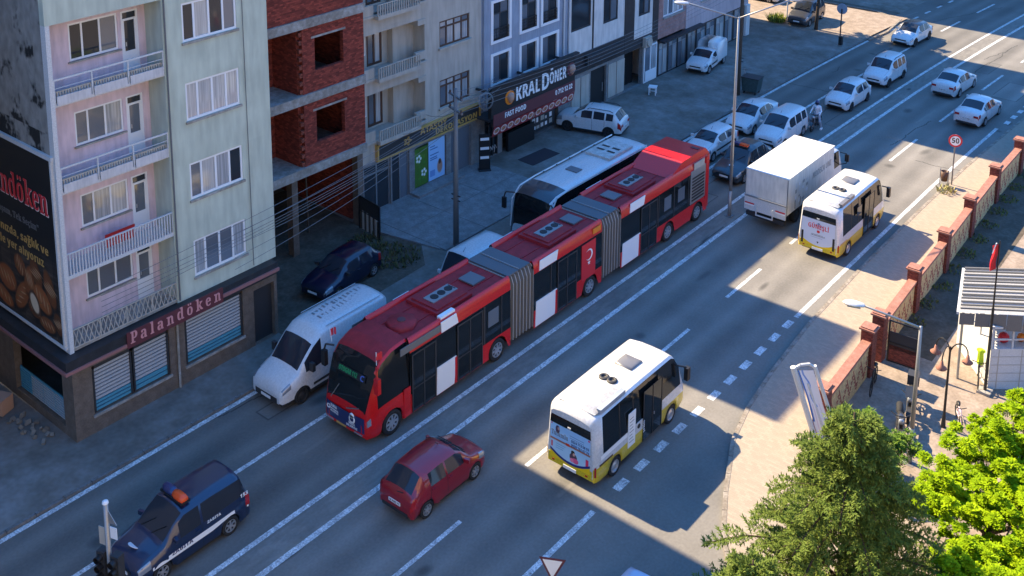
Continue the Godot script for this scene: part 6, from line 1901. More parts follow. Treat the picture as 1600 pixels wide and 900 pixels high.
func build_motorcyclist() -> void:
	motorbike("small motorcycle in the queue under a rider in white", "motorcycle", Vector3(-26.75, 0, -63.2), 0.1, M.p_black, false)
	var p := thing("person", "rider in white shirt and pale trousers with a dark helmet astride the motorcycle", "person", Vector3(-26.75, 0, -63.35), 0.1)
	var B := []
	# pelvis on the saddle, one foot on the road
	B.append(bone(Vector3(-0.1, 0.92, -0.05), Vector3(0.1, 0.92, -0.05), 0.14, 0.14))
	B.append(bone(Vector3(0, 0.98, -0.05), Vector3(0, 1.35, 0.02), 0.14, 0.17))
	B.append(bone(Vector3(-0.15, 1.42, 0.02), Vector3(0.15, 1.42, 0.02), 0.09, 0.09))
	B.append(bone(Vector3(0, 1.45, 0.03), Vector3(0, 1.56, 0.05), 0.06, 0.055))
	for sd in [1.0, -1.0]:
		B.append(bone(Vector3(sd * 0.2, 1.42, 0.02), Vector3(sd * 0.3, 1.17, 0.12), 0.06, 0.048))
		B.append(bone(Vector3(sd * 0.3, 1.17, 0.12), Vector3(sd * 0.3, 1.06, 0.36), 0.046, 0.034))
		B.append(bone(Vector3(sd * 0.11, 0.9, -0.02), Vector3(sd * 0.27, 0.52, 0.2), 0.095, 0.065))
		B.append(bone(Vector3(sd * 0.27, 0.52, 0.2), Vector3(sd * 0.34, 0.1, 0.06), 0.062, 0.042))
		B.append(bone(Vector3(sd * 0.34, 0.06, 0.02), Vector3(sd * 0.36, 0.045, 0.22), 0.045, 0.04))
		for k in 4: B.append(bone(Vector3(sd * (0.27 + k * 0.018), 1.06, 0.38), Vector3(sd * (0.27 + k * 0.018), 1.03, 0.44), 0.012, 0.01))
	put(p, "body", body_mesh(B, 0.03, 0.04), M.shirt)
	# trousers, helmet, visor, shoes over the body
	var T2 := []
	T2.append(bone(Vector3(-0.1, 0.9, -0.05), Vector3(0.1, 0.9, -0.05), 0.152, 0.152))
	for sd in [1.0, -1.0]:
		T2.append(bone(Vector3(sd * 0.11, 0.9, -0.02), Vector3(sd * 0.27, 0.52, 0.2), 0.108, 0.08)); T2.append(bone(Vector3(sd * 0.27, 0.52, 0.2), Vector3(sd * 0.335, 0.14, 0.07), 0.078, 0.062))
	put(p, "trousers", body_mesh(T2, 0.03, 0.04), M.jeans)
	var h := nst(true); lathe(h, [Vector2(0.0, 0.16), Vector2(0.09, 0.13), Vector2(0.135, 0.04), Vector2(0.13, -0.07), Vector2(0.1, -0.14), Vector2(0.0, -0.14)], Vector3(0, 1.68, 0.06), Vector3.UP, 16); put(p, "helmet", h, M.navy)
	var v := nst(true)
	for k in 6:
		var a0 := -0.9 + k * 0.3
		quad(v, Vector3(sin(a0) * 0.142, 1.62, 0.06 + cos(a0) * 0.142), Vector3(sin(a0 + 0.3) * 0.142, 1.62, 0.06 + cos(a0 + 0.3) * 0.142), Vector3(sin(a0 + 0.3) * 0.142, 1.72, 0.06 + cos(a0 + 0.3) * 0.142), Vector3(sin(a0) * 0.142, 1.72, 0.06 + cos(a0) * 0.142))
	put(p, "visor", v, M.glass)
	for sd in [1.0, -1.0]:
		var sh := nst(); obx(sh, Vector3(sd * 0.355, 0.05, 0.12), Vector3(0.1, 0.1, 0.27)); put(p, "shoe", sh, M.white)

func bicycle(label: String, at: Vector3, turn: float, m: Material, scale := 1.0) -> void:
	var o := thing("bicycle", label, "bicycle", at, turn, "bicycles parked in the yard")
	for z in [0.5, -0.5]:
		var t := nst()
		var pts := []
		for k in 17: pts.append(Vector3(0, 0.33 + 0.32 * sin(TAU * k / 16), z + 0.32 * cos(TAU * k / 16)) * scale)
		tube(t, pts, 0.02, 5)
		for k in 8: bar(t, Vector3(0, 0.33, z) * scale, Vector3(0, 0.33 + 0.32 * sin(TAU * k / 8), z + 0.32 * cos(TAU * k / 8)) * scale, 0.006)
		put(o, "wheel", t, M.rubber)
	var f := nst()
	for e in [[Vector3(0, 0.33, -0.5), Vector3(0, 0.32, -0.05)], [Vector3(0, 0.32, -0.05), Vector3(0, 0.8, -0.2)], [Vector3(0, 0.8, -0.2), Vector3(0, 0.78, 0.32)], [Vector3(0, 0.32, -0.05), Vector3(0, 0.7, 0.34)], [Vector3(0, 0.33, -0.5), Vector3(0, 0.75, -0.18)], [Vector3(0, 0.33, 0.5), Vector3(0, 0.95, 0.3)]]: tube(f, [e[0] * scale, e[1] * scale], 0.022, 5)
	put(o, "frame", f, m)
	var h := nst(); tube(h, [Vector3(-0.28, 1.0, 0.2) * scale, Vector3(0, 0.98, 0.3) * scale, Vector3(0.28, 1.0, 0.2) * scale], 0.016, 5); put(o, "handlebar", h, M.black)
	var s := nst(true); lathe(s, [Vector2(0.0, -0.13), Vector2(0.08, -0.1), Vector2(0.05, 0.05), Vector2(0.0, 0.14)], Vector3(0, 0.9, -0.22) * scale, Vector3(0, 0, 1), 8); put(o, "saddle", s, M.black)

# ---------------------------------------------------------------- the yard behind the wall
func pillar(par: Node, x: float, z: float) -> void:
	var s := nst(); bx(s, x - 0.24, x + 0.24, 0.1, 2.1, z - 0.24, z + 0.24)
	var p := put(par, "pillar", s, M.wallred)
	var c := nst(); bx(c, x - 0.31, x + 0.31, 2.1, 2.17, z - 0.31, z + 0.31); bx(c, x - 0.25, x + 0.25, 2.17, 2.22, z - 0.25, z + 0.25); put(p, "pillar_cap", c, M.coping)

func build_yard() -> void:
	# wall of red pillars and tan panels with a zigzag of red bricks (bricks well under ten pixels)
	var im := Image.create(256, 96, false, Image.FORMAT_RGB8)
	rng.seed = 15
	for y in 96:
		for x in 256:
			var row := y / 6
			var cx := (x + (5 if row % 2 else 0)) / 10
			var zig: int = absi((cx % 9) - 4)
			var red := absi(row - 4 - zig * 2) < 2
			var h := float(hash(Vector2i(cx, row)) % 1000) / 1000.0
			var v := 0.82 + 0.18 * h
			var c := Color(0.66, 0.25, 0.17) * v if red else Color(0.92, 0.76, 0.52) * v
			if y % 6 == 0 or (x + (5 if row % 2 else 0)) % 10 == 0: c = Color(0.66, 0.56, 0.44) * 0.9
			im.set_pixel(x, y, c)
	paint("zigzag", im)
	var zm := mat("zigzag", 1, 1, 1, 0.9)
	zm.albedo_texture = T.zigzag
	var P := [Vector2(-13.95, -35.2), Vector2(-14.15, -40.0), Vector2(-14.2, -41.3), Vector2(-14.43, -45.85), Vector2(-14.57, -50.2), Vector2(-14.77, -54.6), Vector2(-14.95, -59.4), Vector2(-15.0, -64.1), Vector2(-14.8, -69), Vector2(-14.5, -74), Vector2(-14.1, -79)]
	var o := thing("brick_wall", "low yard wall of tan brick panels with red pillars and coping", "wall", Vector3.ZERO)
	for p in P: pillar(o, p.x, p.y)
	for i in P.size() - 1:
		if i == 1: continue
		var a: Vector2 = P[i]
		var b: Vector2 = P[i + 1]
		var d := (b - a).normalized()
		a += d * 0.24; b -= d * 0.24
		var n := Vector2(-d.y, d.x) * 0.11
		var s := nst()
		var len := a.distance_to(b) / 2.3
		for sd in [1.0, -1.0]:
			quv(s, [Vector3(a.x + n.x * sd, 0.1, a.y + n.y * sd), Vector3(b.x + n.x * sd, 0.1, b.y + n.y * sd), Vector3(b.x + n.x * sd, 1.55, b.y + n.y * sd), Vector3(a.x + n.x * sd, 1.55, a.y + n.y * sd)], [Vector2(0, 1), Vector2(len, 1), Vector2(len, 0), Vector2(0, 0)])
		put(o, "wall_panel", s, zm)
		var c := nst(); bar(c, Vector3(a.x, 1.61, a.y), Vector3(b.x, 1.61, b.y), 0.36, 0.12); put(o, "coping", c, M.coping)
	# small gate standing open into the yard
	var g := thing("yard_gate", "open dark metal gate leaf hinged on the brick pillar", "gate", Vector3(-14.0, 0.1, -41.3))
	var f := nst()
	bar(f, Vector3(0.2, 0.1, 0), Vector3(0.2, 1.9, 0), 0.06); bar(f, Vector3(1.35, 0.1, -0.1), Vector3(1.35, 1.9, -0.1), 0.06)
	for y in [0.12, 0.95, 1.88]: bar(f, Vector3(0.2, y, 0), Vector3(1.35, y, -0.1), 0.05)
	put(g, "frame", f, M.black)
	var pn := nst(); obx(pn, Vector3(0.78, 1.05, -0.05), Vector3(1.1, 0.75, 0.02), Basis(Vector3.UP, 0.087)); put(g, "panel", pn, M.dark)
	var pz := nst(); obx(pz, Vector3(0.78, 0.5, -0.05), Vector3(1.1, 0.7, 0.02), Basis(Vector3.UP, 0.087)); put(g, "panel", pz, M.wallred)
	# leaning banner frame of white tubes at the yard entrance
	var ar := thing("entrance_banner", "leaning white tube frame with a pale blue and white banner at the wall end", "banner", Vector3(-13.4, 0.1, -34.6))
	var t := nst()
	var A := [Vector3(0.15, 0.0, 0.75), Vector3(-0.85, 3.75, 1.5)]
	var Bq := [Vector3(0.75, 0.0, 0.15), Vector3(-0.3, 3.75, 0.95)]
	tube(t, A, 0.1, 10); tube(t, Bq, 0.07, 10)
	for q in [0.98, 0.22]:
		var a: Vector3 = A[0].lerp(A[1], q)
		var b: Vector3 = Bq[0].lerp(Bq[1], q)
		tube(t, [a, a.lerp(b, 0.3) + Vector3(0, 0.14, 0), a.lerp(b, 0.7) + Vector3(0, 0.16, 0), b], 0.05, 8)
	tube(t, [Vector3(0.45, 0.0, 0.45), Vector3(-0.45, 3.1, 1.1)], 0.05, 8)
	tube(t, [Vector3(0.75, 0.0, 0.15), Vector3(0.8, 1.3, 0.1), Vector3(0.6, 1.45, 0.3)], 0.05, 8)
	put(ar, "frame", t, M.whitepaint)
	im = Image.create(64, 160, false, Image.FORMAT_RGB8)
	for y in 160:
		for x in 64:
			var c := Color(0.9, 0.88, 0.9)
			if x < 7 and y < 90: c = Color(0.25, 0.42, 0.70)
			elif y < 66 and absf(x - 26 + 7 * sin(y * 0.16)) < 4: c = Color(0.5, 0.6, 0.82)
			elif y > 60 and x % 16 > 12: c = Color(0.84, 0.76, 0.8)
			im.set_pixel(x, y, c)
	paint("banner", im)
	uvmat("banner", "banner")
	var bn := nst(true)
	for i in 8:
		var f0 := 0.04 + 0.115 * i
		var f1 := f0 + 0.115
		for j in 3:
			var u0 := 0.18 + 0.22 * j
			var u1 := u0 + 0.22
			var w := func(u: float, q: float) -> Vector3: return A[0].lerp(A[1], q).lerp(Bq[0].lerp(Bq[1], q), u) + Vector3(0.03 * sin(q * 9 + u * 7), 0, 0)
			quv(bn, [w.call(u0, f1), w.call(u1, f1), w.call(u1, f0), w.call(u0, f0)], [Vector2((u0 - 0.18) / 0.66, 1 - f1), Vector2((u1 - 0.18) / 0.66, 1 - f1), Vector2((u1 - 0.18) / 0.66, 1 - f0), Vector2((u0 - 0.18) / 0.66, 1 - f0)])
	put(ar, "banner", bn, M.banner)
	var hp := thing("gate_post", "short red post with pale cap beside the banner frame", "post", Vector3(-12.95, 0.1, -34.4))
	putbox(hp, "shaft", M.wallred, -0.14, 0.14, 0, 1.0, -0.14, 0.14); putbox(hp, "cap", M.whitepaint, -0.17, 0.17, 1.0, 1.07, -0.17, 0.17)
	# shed roof of white corrugated sheets on posts
	var sh := thing("corrugated_shed", "open shed with white corrugated metal roof sheets", "shed", Vector3(-11.34, 0.1, -41.9))
	var er := Vector3(0.97, 0.2, -0.25)
	var ed := Vector3(-0.94, 0.0, -3.6)
	var pb := Vector3(0, 2.9, 0)
	for k in 6:
		var rs := nst()
		var n := 3
		for i in n:
			var v0 := (k + float(i) / n) / 6.0
			var v1 := (k + (i + 1.0) / n) / 6.0
			var vm := (v0 + v1) / 2
			quad(rs, pb + ed * v0, pb + ed * v0 + er * 5, pb + ed * vm + er * 5 + Vector3(0, 0.09, 0), pb + ed * vm + Vector3(0, 0.09, 0))
			quad(rs, pb + ed * vm + Vector3(0, 0.09, 0), pb + ed * vm + er * 5 + Vector3(0, 0.09, 0), pb + ed * v1 + er * 5, pb + ed * v1)
		put(sh, "roof_sheet", rs, M.sheetmetal)
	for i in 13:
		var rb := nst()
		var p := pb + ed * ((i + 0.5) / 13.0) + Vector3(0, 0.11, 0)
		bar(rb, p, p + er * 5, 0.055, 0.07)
		put(sh, "rib_shade_bar", rb, M.greysteel)  # dark bars added to draw corrugation lines the sun leaves flat
	var gu := nst(); bar(gu, pb + Vector3(-0.06, -0.03, 0.05), pb + ed + Vector3(-0.06, -0.03, 0), 0.1); put(sh, "gutter", gu, M.whitepaint)
	for i in 9:
		var a := pb + er * (i * 0.56) + Vector3(0, -0.02, 0.0)
		var bpn := nst(); quad(bpn, a, a + er * 0.54, a + er * 0.54 + Vector3(0, -0.5 - 0.12 * i * 0.5, 0), a + Vector3(0, -0.5 - 0.12 * i * 0.5, 0))
		put(sh, "cladding_sheet", bpn, M.greysteel)
	for q in [Vector3(0.1, 0, -0.1), Vector3(-0.75, 0, -3.4), Vector3(4.5, 0, -1.2)]:
		var ps := nst(); cyl(ps, q, Vector3(q.x, 2.9 + maxf(q.x, 0) * 0.2, q.z), 0.05); put(sh, "post", ps, M.steel)
	# raised white deck with railings, rolls and bundles stored on it
	var dk := thing("white_deck", "raised white panelled deck with railings under the shed", "deck", Vector3(-10.1, 0.1, -42.05), 0.7)
	# local x runs away to the right, local z towards the camera
	putbox(dk, "deck_wall", M.whitepaint, 0.0, 6.0, 0.0, 1.75, -3.0, 0.0)
	for i in 7: putbox(dk, "panel_seam", M.plaster, 0.3 + i * 0.9, 0.33 + i * 0.9, 0.05, 1.7, 0.0, 0.012)
	for j in 4: putbox(dk, "panel_seam", M.plaster, 0.05, 5.9, 0.35 + j * 0.35, 0.37 + j * 0.35, 0.0, 0.01)
	var rl := nst()
	for i in 8: bx(rl, i * 0.8, i * 0.8 + 0.06, 1.75, 2.6, -0.08, -0.02)
	for z in [0.0, -1.0, -2.0, -2.9]: bx(rl, -0.02, 0.04, 1.75, 2.6, z - 0.06, z)
	bx(rl, 0, 6, 2.6, 2.68, -0.1, 0.0); bx(rl, -0.06, 0.06, 2.6, 2.7, -3.0, 0.0); bx(rl, 0, 6, 2.1, 2.15, -0.08, -0.02)
	put(dk, "railing", rl, M.whitepaint)
	var k2 := 0
	for q in [[0.7, M.signred, 0.28], [1.4, M.amber, 0.22], [1.9, M.red, 0.26], [2.6, M.greysteel, 0.34], [3.2, M.burgundy, 0.25]]:
		var bd := nst(true); lathe(bd, [Vector2(0.0, -0.2), Vector2(q[2] * 0.6, -0.17), Vector2(q[2] * 0.75, 0.0), Vector2(q[2] * 0.5, 0.15), Vector2(0.0, 0.2)], Vector3.ZERO, Vector3(0.3, 0.6, 0.2 * k2), 10)
		var bo := put(self, "bundle", bd, q[1])
		bo.position = dk.transform * Vector3(q[0], 1.95, -0.5)
		tag(bo, ["red bundle", "orange bundle", "dark red roll", "grey roll", "wine red bundle"][k2] + " stored on the white deck", "bundle", "")
		k2 += 1
	# flag pole with a furled red and white flag
	var fp := thing("flag_pole", "thin dark flag pole with a furled red and white flag", "flag pole", Vector3(-10.12, 0.1, -41.78))
	var fs := nst(); cyl(fs, Vector3.ZERO, Vector3(0, 3.6, 0), 0.06, 0.05); cyl(fs, Vector3(0, 3.6, 0), Vector3(0, 6.4, 0), 0.035, 0.025); put(fp, "pole", fs, M.black)
	putbox(fp, "footing", M.concrete, -0.25, 0.25, 0, 0.12, -0.25, 0.25)
	var fl := nst(true)
	for i in 8:
		var y0 := 6.25 - i * 0.13
		for k in 3:
			var p0 := func(yy: float, kk: int) -> Vector3: return Vector3(-0.05 - 0.07 * kk - 0.03 * sin(yy * 6), yy - 0.05 * kk, 0.05 * sin(kk * 2.0 + yy * 3))
			quad(fl, p0.call(y0, k), p0.call(y0, k + 1), p0.call(y0 - 0.13, k + 1), p0.call(y0 - 0.13, k))
	put(fp, "flag", fl, M.signred)
	var fw := nst(); bar(fw, Vector3(-0.1, 6.28, 0.06), Vector3(-0.2, 5.85, 0.08), 0.1, 0.03); put(fp, "flag_emblem", fw, M.white)
	# three-armed lantern
	var ln := thing("lantern_post", "black post with three curled arms and bell lamps", "lamp post", Vector3(-10.66, 0.1, -38.6))
	var lp := nst(); cyl(lp, Vector3.ZERO, Vector3(0, 0.5, 0), 0.09, 0.06); cyl(lp, Vector3(0, 0.5, 0), Vector3(0, 3.3, 0), 0.05, 0.035)
	var ends := []
	for k in 3:
		var a: float = [0.55, 2.7, 4.6][k]
		var dr := Vector3(cos(a), 0, -sin(a))
		var pts := []
		for i in 9:
			var q := PI * (1.0 - i / 8.0) 
			pts.append(Vector3(0, 3.0 + 0.5 * sin(q) * 0.9, 0) + dr * (0.32 + 0.32 * cos(q)))
		tube(lp, pts, 0.025, 6)
		ends.append(pts[-1])
	put(ln, "post", lp, M.black)
	for e in ends:
		var bl := nst(true); lathe(bl, [Vector2(0.0, 0.02), Vector2(0.05, 0.0), Vector2(0.08, -0.16), Vector2(0.2, -0.26), Vector2(0.17, -0.3), Vector2(0.0, -0.33)], e, Vector3.UP, 14); put(ln, "bell_lamp", bl, M.coping)
	# single-arm street lamp over the wall
	street_lamp("grey single arm street lamp leaning its head over the yard wall", Vector3(-10.93, 0.1, -35.86), 5.3, [Vector3(-1.75, 5.85, 0.9)])
	motorbike("dark scooter with a black top box parked in the yard", "scooter", Vector3(-11.9, 0.12, -38.6), 0.25, M.p_trim, true)
	motorbike("grey motorcycle parked beside the dark scooter", "motorcycle", Vector3(-11.75, 0.12, -37.1), 0.4, M.p_grey, false)
	bicycle("dark bicycle leaning on the yard wall", Vector3(-13.55, 0.12, -39.2), 0.2, M.black)
	bicycle("small pale pink child bicycle by the lantern post", Vector3(-10.3, 0.12, -39.2), 0.5, M.palepink, 0.75)
	bicycle("bicycle beside the white deck under a yellow vest", Vector3(-10.55, 0.12, -42.3), 0.3, M.p_trim)
	var vs := body_mesh([bone(Vector3(0, 0, 0), Vector3(0, 0.5, 0.02), 0.13, 0.1), bone(Vector3(-0.1, 0.5, 0), Vector3(0.1, 0.5, 0), 0.07, 0.07)], 0.035)
	var vo := put(self, "safety_vest", vs, M.hivis); vo.position = Vector3(-10.5, 1.05, -42.2)
	tag(vo, "yellow green safety vest hung over a bicycle", "vest")

func street_lamp(label: String, at: Vector3, h: float, heads: Array) -> void:
	var o := thing("street_lamp", label, "street lamp", at)
	var s := nst(true); cyl(s, Vector3.ZERO, Vector3(0, 1.4, 0), 0.1, 0.09, 12); cyl(s, Vector3(0, 1.4, 0), Vector3(0, h, 0), 0.085, 0.055, 12)
	put(o, "post", s, M.steel)
	putbox(o, "base_plate", M.greysteel, -0.2, 0.2, 0, 0.03, -0.2, 0.2)
	for e in heads:
		var a := nst(true); tube(a, [Vector3(0, h - 0.05, 0), e], 0.04, 8); put(o, "arm", a, M.steel)
		var d: Vector3 = (e - Vector3(0, h, 0)); d.y *= 0.3; d = d.normalized()
		var hd := nst(true); lathe(hd, [Vector2(0.0, -0.1), Vector2(0.1, -0.05), Vector2(0.17, 0.25), Vector2(0.13, 0.55), Vector2(0.0, 0.68)], Vector3.ZERO, Vector3(0, 0, 1), 14)
		var hn := put(o, "lamp_head", hd, M.whitepaint)
		hn.transform = Transform3D(frame_of(d) * Basis.from_scale(Vector3(1.15, 0.55, 1)), e)
		var ls := nst(); obx(ls, Vector3(0, -0.16, 0.28), Vector3(0.22, 0.03, 0.45)); put(hn, "lens", ls, M.pane_pale)

# ---------------------------------------------------------------- street furniture
func build_street_things() -> void:
	# printed hoarding on the side wall of the corner house
	build_billboard()
	street_lamp("tall double armed steel street lamp on the central line", Vector3(-25.1, 0, -49.0), 10.75, [Vector3(1.9, 11.6, -1.9), Vector3(-1.9, 11.55, 1.9)])
	# speed sign with a bin at its foot
	var sp := thing("speed_sign", "round red ringed 50 speed limit sign on a grey post", "sign", Vector3(-17.35, 0.11, -60.1), 0.25)
	var ps := nst(); cyl(ps, Vector3.ZERO, Vector3(0, 2.95, 0), 0.04); put(sp, "post", ps, M.greysteel)
	var r := nst(); cyl(r, Vector3(0, 2.6, 0.045), Vector3(0, 2.6, 0.06), 0.36, 0.36, 28); put(sp, "red_ring", r, M.signred)
	r = nst(); cyl(r, Vector3(0, 2.6, 0.06), Vector3(0, 2.6, 0.068), 0.27, 0.27, 28); put(sp, "white_disc", r, M.white)
	text(sp, "50", 0.3, M.black, Vector3(0, 2.46, 0.07), Basis(), 0.85, font, 0.008)
	sp.rotation.y = 0.35
	var bn := thing("litter_bin", "small dark litter bin at the foot of the speed sign", "bin", Vector3(-17.65, 0.11, -59.7))
	var b := nst(true); lathe(b, [Vector2(0.0, 0.3), Vector2(0.17, 0.3), Vector2(0.2, 0.85), Vector2(0.17, 0.85), Vector2(0.15, 0.4), Vector2(0.0, 0.38)], Vector3.ZERO, Vector3.UP, 14); put(bn, "bucket", b, M.wood)
	var bf := nst(); bx(bf, -0.24, -0.2, 0, 0.95, -0.03, 0.03); bx(bf, 0.2, 0.24, 0, 0.95, -0.03, 0.03); put(bn, "frame", bf, M.steel)
	tuft("dry yellow grass tuft beside the speed sign", Vector3(-17.3, 0.11, -59.0), 90, 0.5, 0.35, [Vector3(0.42, 0.36, 0.16), Vector3(0.3, 0.3, 0.12)], "dry tufts")
	# give-way sign in the foreground
	var yl := thing("give_way_sign", "red edged triangle give way sign on a thin post", "sign", Vector3(-16.05, 0, -21.75), 0.5)
	var yp := nst(); cyl(yp, Vector3.ZERO, Vector3(0, 2.75, 0), 0.035); put(yl, "post", yp, M.greysteel)
	for k in 2:
		var q := nst()
		var w: float = [0.38, 0.28][k]
		var top: float = [2.93, 2.875][k]
		var bot: float = [2.17, 2.3][k]
		prism(q, PackedVector2Array([Vector2(-w, top), Vector2(w, top), Vector2(0, bot)]), func(a, c, d): return Vector3(a, c, d), 0.04 + 0.02 * k, 0.055 + 0.012 * k)
		put(yl, ["red_border", "white_face"][k], q, M[["burgundy", "white"][k]])
	# traffic signal in the foreground corner
	var tl := thing("traffic_signal", "grey signal post with dark lamp housings and small white boards", "traffic light", Vector3(-25.1, 0, -13.6), 0.3)
	var tp := nst(true); cyl(tp, Vector3.ZERO, Vector3(0, 5.05, 0), 0.075, 0.07, 12); put(tl, "post", tp, M.steel)
	var cp := nst(true); lathe(cp, [Vector2(0.09, 0.0), Vector2(0.08, 0.06), Vector2(0.0, 0.09)], Vector3(0, 5.05, 0), Vector3.UP, 12); put(tl, "post_cap", cp, M.pvc)
	for k in 2:
		var hx: float = [0.28, -0.2][k]
		var bh := nst(); bx(bh, hx - 0.13, hx + 0.13, 2.7, 3.55, -0.12, 0.12); bar(bh, Vector3(0, 3.2, 0), Vector3(hx, 3.2, 0), 0.05); var hn := put(tl, "lamp_housing", bh, M.dark)
		for i in 3:
			var vz := nst(); lathe(vz, [Vector2(0.1, 0.0), Vector2(0.1, 0.17)], Vector3(hx, 2.83 + i * 0.28, 0.12), Vector3(0, 0, 1), 12); put(hn, "visor", vz, M.black)
			var ln := nst(true); lathe(ln, [Vector2(0.095, 0.0), Vector2(0.0, 0.03)], Vector3(hx, 2.83 + i * 0.28, 0.125), Vector3(0, 0, 1), 12); put(hn, "lens", ln, [mat("lens_green", 0.01, 0.12, 0.07, 0.2), mat("lens_amber", 0.25, 0.1, 0.01, 0.2), M.burgundy][i])
	putbox(tl, "small_board", M.pvc, 0.1, 0.32, 4.0, 4.35, -0.02, 0.0); putbox(tl, "small_board", M.plaster, -0.3, -0.08, 3.7, 4.25, -0.02, 0.0)
	var bs := nst(); prism(bs, PackedVector2Array([Vector2(0.06, 4.45), Vector2(0.34, 4.45), Vector2(0.06, 4.85)]), func(a, c, d): return Vector3(a, c, d), -0.02, 0.0); put(tl, "sign_back", bs, M.steel)
	# round sign seen from behind, and bin, by the far tree
	var rs := thing("round_sign", "round sign seen from its dark back by the far kerb", "sign", Vector3(-32.4, 0.1, -80.2))
	var q2 := nst(); cyl(q2, Vector3.ZERO, Vector3(0, 2.9, 0), 0.05); put(rs, "post", q2, M.dark)
	q2 = nst(); cyl(q2, Vector3(0, 2.9, -0.05), Vector3(0, 2.9, -0.02), 0.42, 0.42, 24); put(rs, "disc", q2, M.slate)
	var lb := thing("litter_bin", "black litter bin hung on the round sign's post", "bin", Vector3(-32.25, 0.1, -80.0))
	putbox(lb, "bucket", M.black, -0.13, 0.13, 0.1, 0.75, -0.13, 0.13); var lf := nst(); tube(lf, [Vector3(-0.2, 0, 0.1), Vector3(0, 0.12, 0.1), Vector3(0.2, 0, 0.1)], 0.03); put(lb, "foot", lf, M.concrete)
	var tp2 := nst(); cyl(tp2, Vector3.ZERO, Vector3(0, 4.5, 0), 0.06, 0.05); var tpo := put(self, "white_post", tp2, M.whitepaint); tpo.position = Vector3(-38.4, 0.1, -83.5); tag(tpo, "white post standing beside the dark parked van", "post")
	# waste containers
	var wc := thing("waste_container", "grey green waste container with open lid on the pavement", "container", Vector3(-32.7, 0.09, -66.2), 0.1)
	var w0 := nst(); prism(w0, PackedVector2Array([Vector2(-0.5, 0.2), Vector2(0.5, 0.2), Vector2(0.62, 1.1), Vector2(-0.62, 1.1)]), func(a, c, d): return Vector3(a, c, d), -0.45, 0.45); put(wc, "tub", w0, mat("bin_green", 0.05, 0.09, 0.09, 0.6, "blotch", 0.8))
	var wl := nst(); obx(wl, Vector3(0, 1.14, 0), Vector3(1.28, 0.05, 0.98)); put(wc, "lid", wl, M.dark)
	var wh := nst(); tube(wh, [Vector3(-0.6, 1.15, -0.3), Vector3(-0.75, 1.5, -0.2), Vector3(-0.3, 1.55, -0.1)], 0.03); put(wc, "lid_bar", wh, M.steel)
	for x in [-0.4, 0.4]:
		for z in [-0.35, 0.35]:
			var wv := nst(); cyl(wv, Vector3(x - 0.03, 0.1, z), Vector3(x + 0.03, 0.1, z), 0.1); put(wc, "wheel", wv, M.rubber)
	# utility poles and their wires
	var pl := utility_pole("grey utility pole carrying wires before the decorating shop", Vector3(-33.75, 0.09, -37.35), 8.1, M.greysteel)
	utility_pole("dark wooden pole beside the waste container", Vector3(-33.2, 0.09, -65.2), 12.0, M.polewood)
	for i in 9:
		var a := Vector3(-33.75 + 0.1 * (i % 3), 6.5 + 0.22 * (i % 5), -37.35)
		var e := Vector3(-34.3, 4.7 + 0.22 * (i % 5), -19.0) if i < 5 else Vector3(-33.9, 4.2 + 0.5 * (i - 5), -24.5)
		wire("overhead wire from the utility pole to the corner house", a, e, 0.25 + 0.07 * (i % 4))
	for i in 5:
		wire("overhead wire from the utility pole to the dark wooden pole", Vector3(-33.7, 6.9 + 0.28 * i, -37.35), Vector3(-33.2, 7.4 + 0.35 * i, -65.2), 0.5 + 0.1 * i)
	for i in 5:
		wire("overhead wire from the utility pole to the restaurant sign", Vector3(-33.75, 7.0 + 0.2 * i, -37.35), Vector3(-37.9, 4.7 + 0.25 * i, -45.2 - 0.5 * (i % 2)), 0.12 + 0.08 * i)
	for i in 3:
		wire("overhead wire from the utility pole to the grey house", Vector3(-33.75, 6.8 + 0.25 * i, -37.35), Vector3(-39.2, 3.9 + 0.5 * i, -39.0 - 2.0 * i), 0.2)
	# gate and fence of boards between the two houses
	var gt := thing("plank_gate", "metal framed gate of upright planks beside the earth lot", "gate", Vector3(-38.7, 0.1, -35.6), -0.15)
	var gf := nst(); bar(gf, Vector3(0, 0, 0), Vector3(0, 1.75, 0), 0.08); bar(gf, Vector3(1.7, 0, 0), Vector3(1.7, 1.75, 0), 0.08); bar(gf, Vector3(0, 1.75, 0), Vector3(1.7, 1.75, 0), 0.06); bar(gf, Vector3(0, 1.0, 0), Vector3(1.7, 1.0, 0), 0.05); put(gt, "frame", gf, M.black)
	rng.seed = 6
	for i in 9: putbox(gt, "plank", M.plaster if i % 2 else M.polewood, 0.06 + i * 0.18, 0.2 + i * 0.18, 0.05, 0.9 + rng.randf() * 0.15, -0.02, 0.02)
	putbox(gt, "mesh_panel", M.dark, 0.05, 1.65, 1.05, 1.7, -0.01, 0.01)
	# small things on the pavement
	var st := thing("stool", "low white stool on the pavement before the dark doorway", "stool", Vector3(-37.7, 0.09, -61.6), 0.4)
	putbox(st, "seat", M.pvc, -0.28, 0.28, 0.5, 0.56, -0.28, 0.28)
	for x in [-0.22, 0.22]:
		for z in [-0.22, 0.22]: putbox(st, "leg", M.pvc, x - 0.03, x + 0.03, 0, 0.5, z - 0.03, z + 0.03)
	putbox(st, "stretcher", M.pvc, -0.2, 0.2, 0.2, 0.24, -0.02, 0.02)
	var dm := nst(); bx(dm, -1.2, 1.2, 0, 0.012, -0.6, 0.6); var dmo := put(self, "door_mat", dm, mat("matdark", 0.05, 0.035, 0.04, 1.0, "fine", 2.0)); dmo.position = Vector3(-37.2, 0.095, -48.4); dmo.rotation.y = PI / 2 - 0.06; tag(dmo, "dark mat on the pavement under the restaurant sign", "mat")
	var bl := thing("banner_stand", "tall black banner stand with white marks beside the restaurant", "banner", Vector3(-38.3, 0.17, -44.8), 0.9)
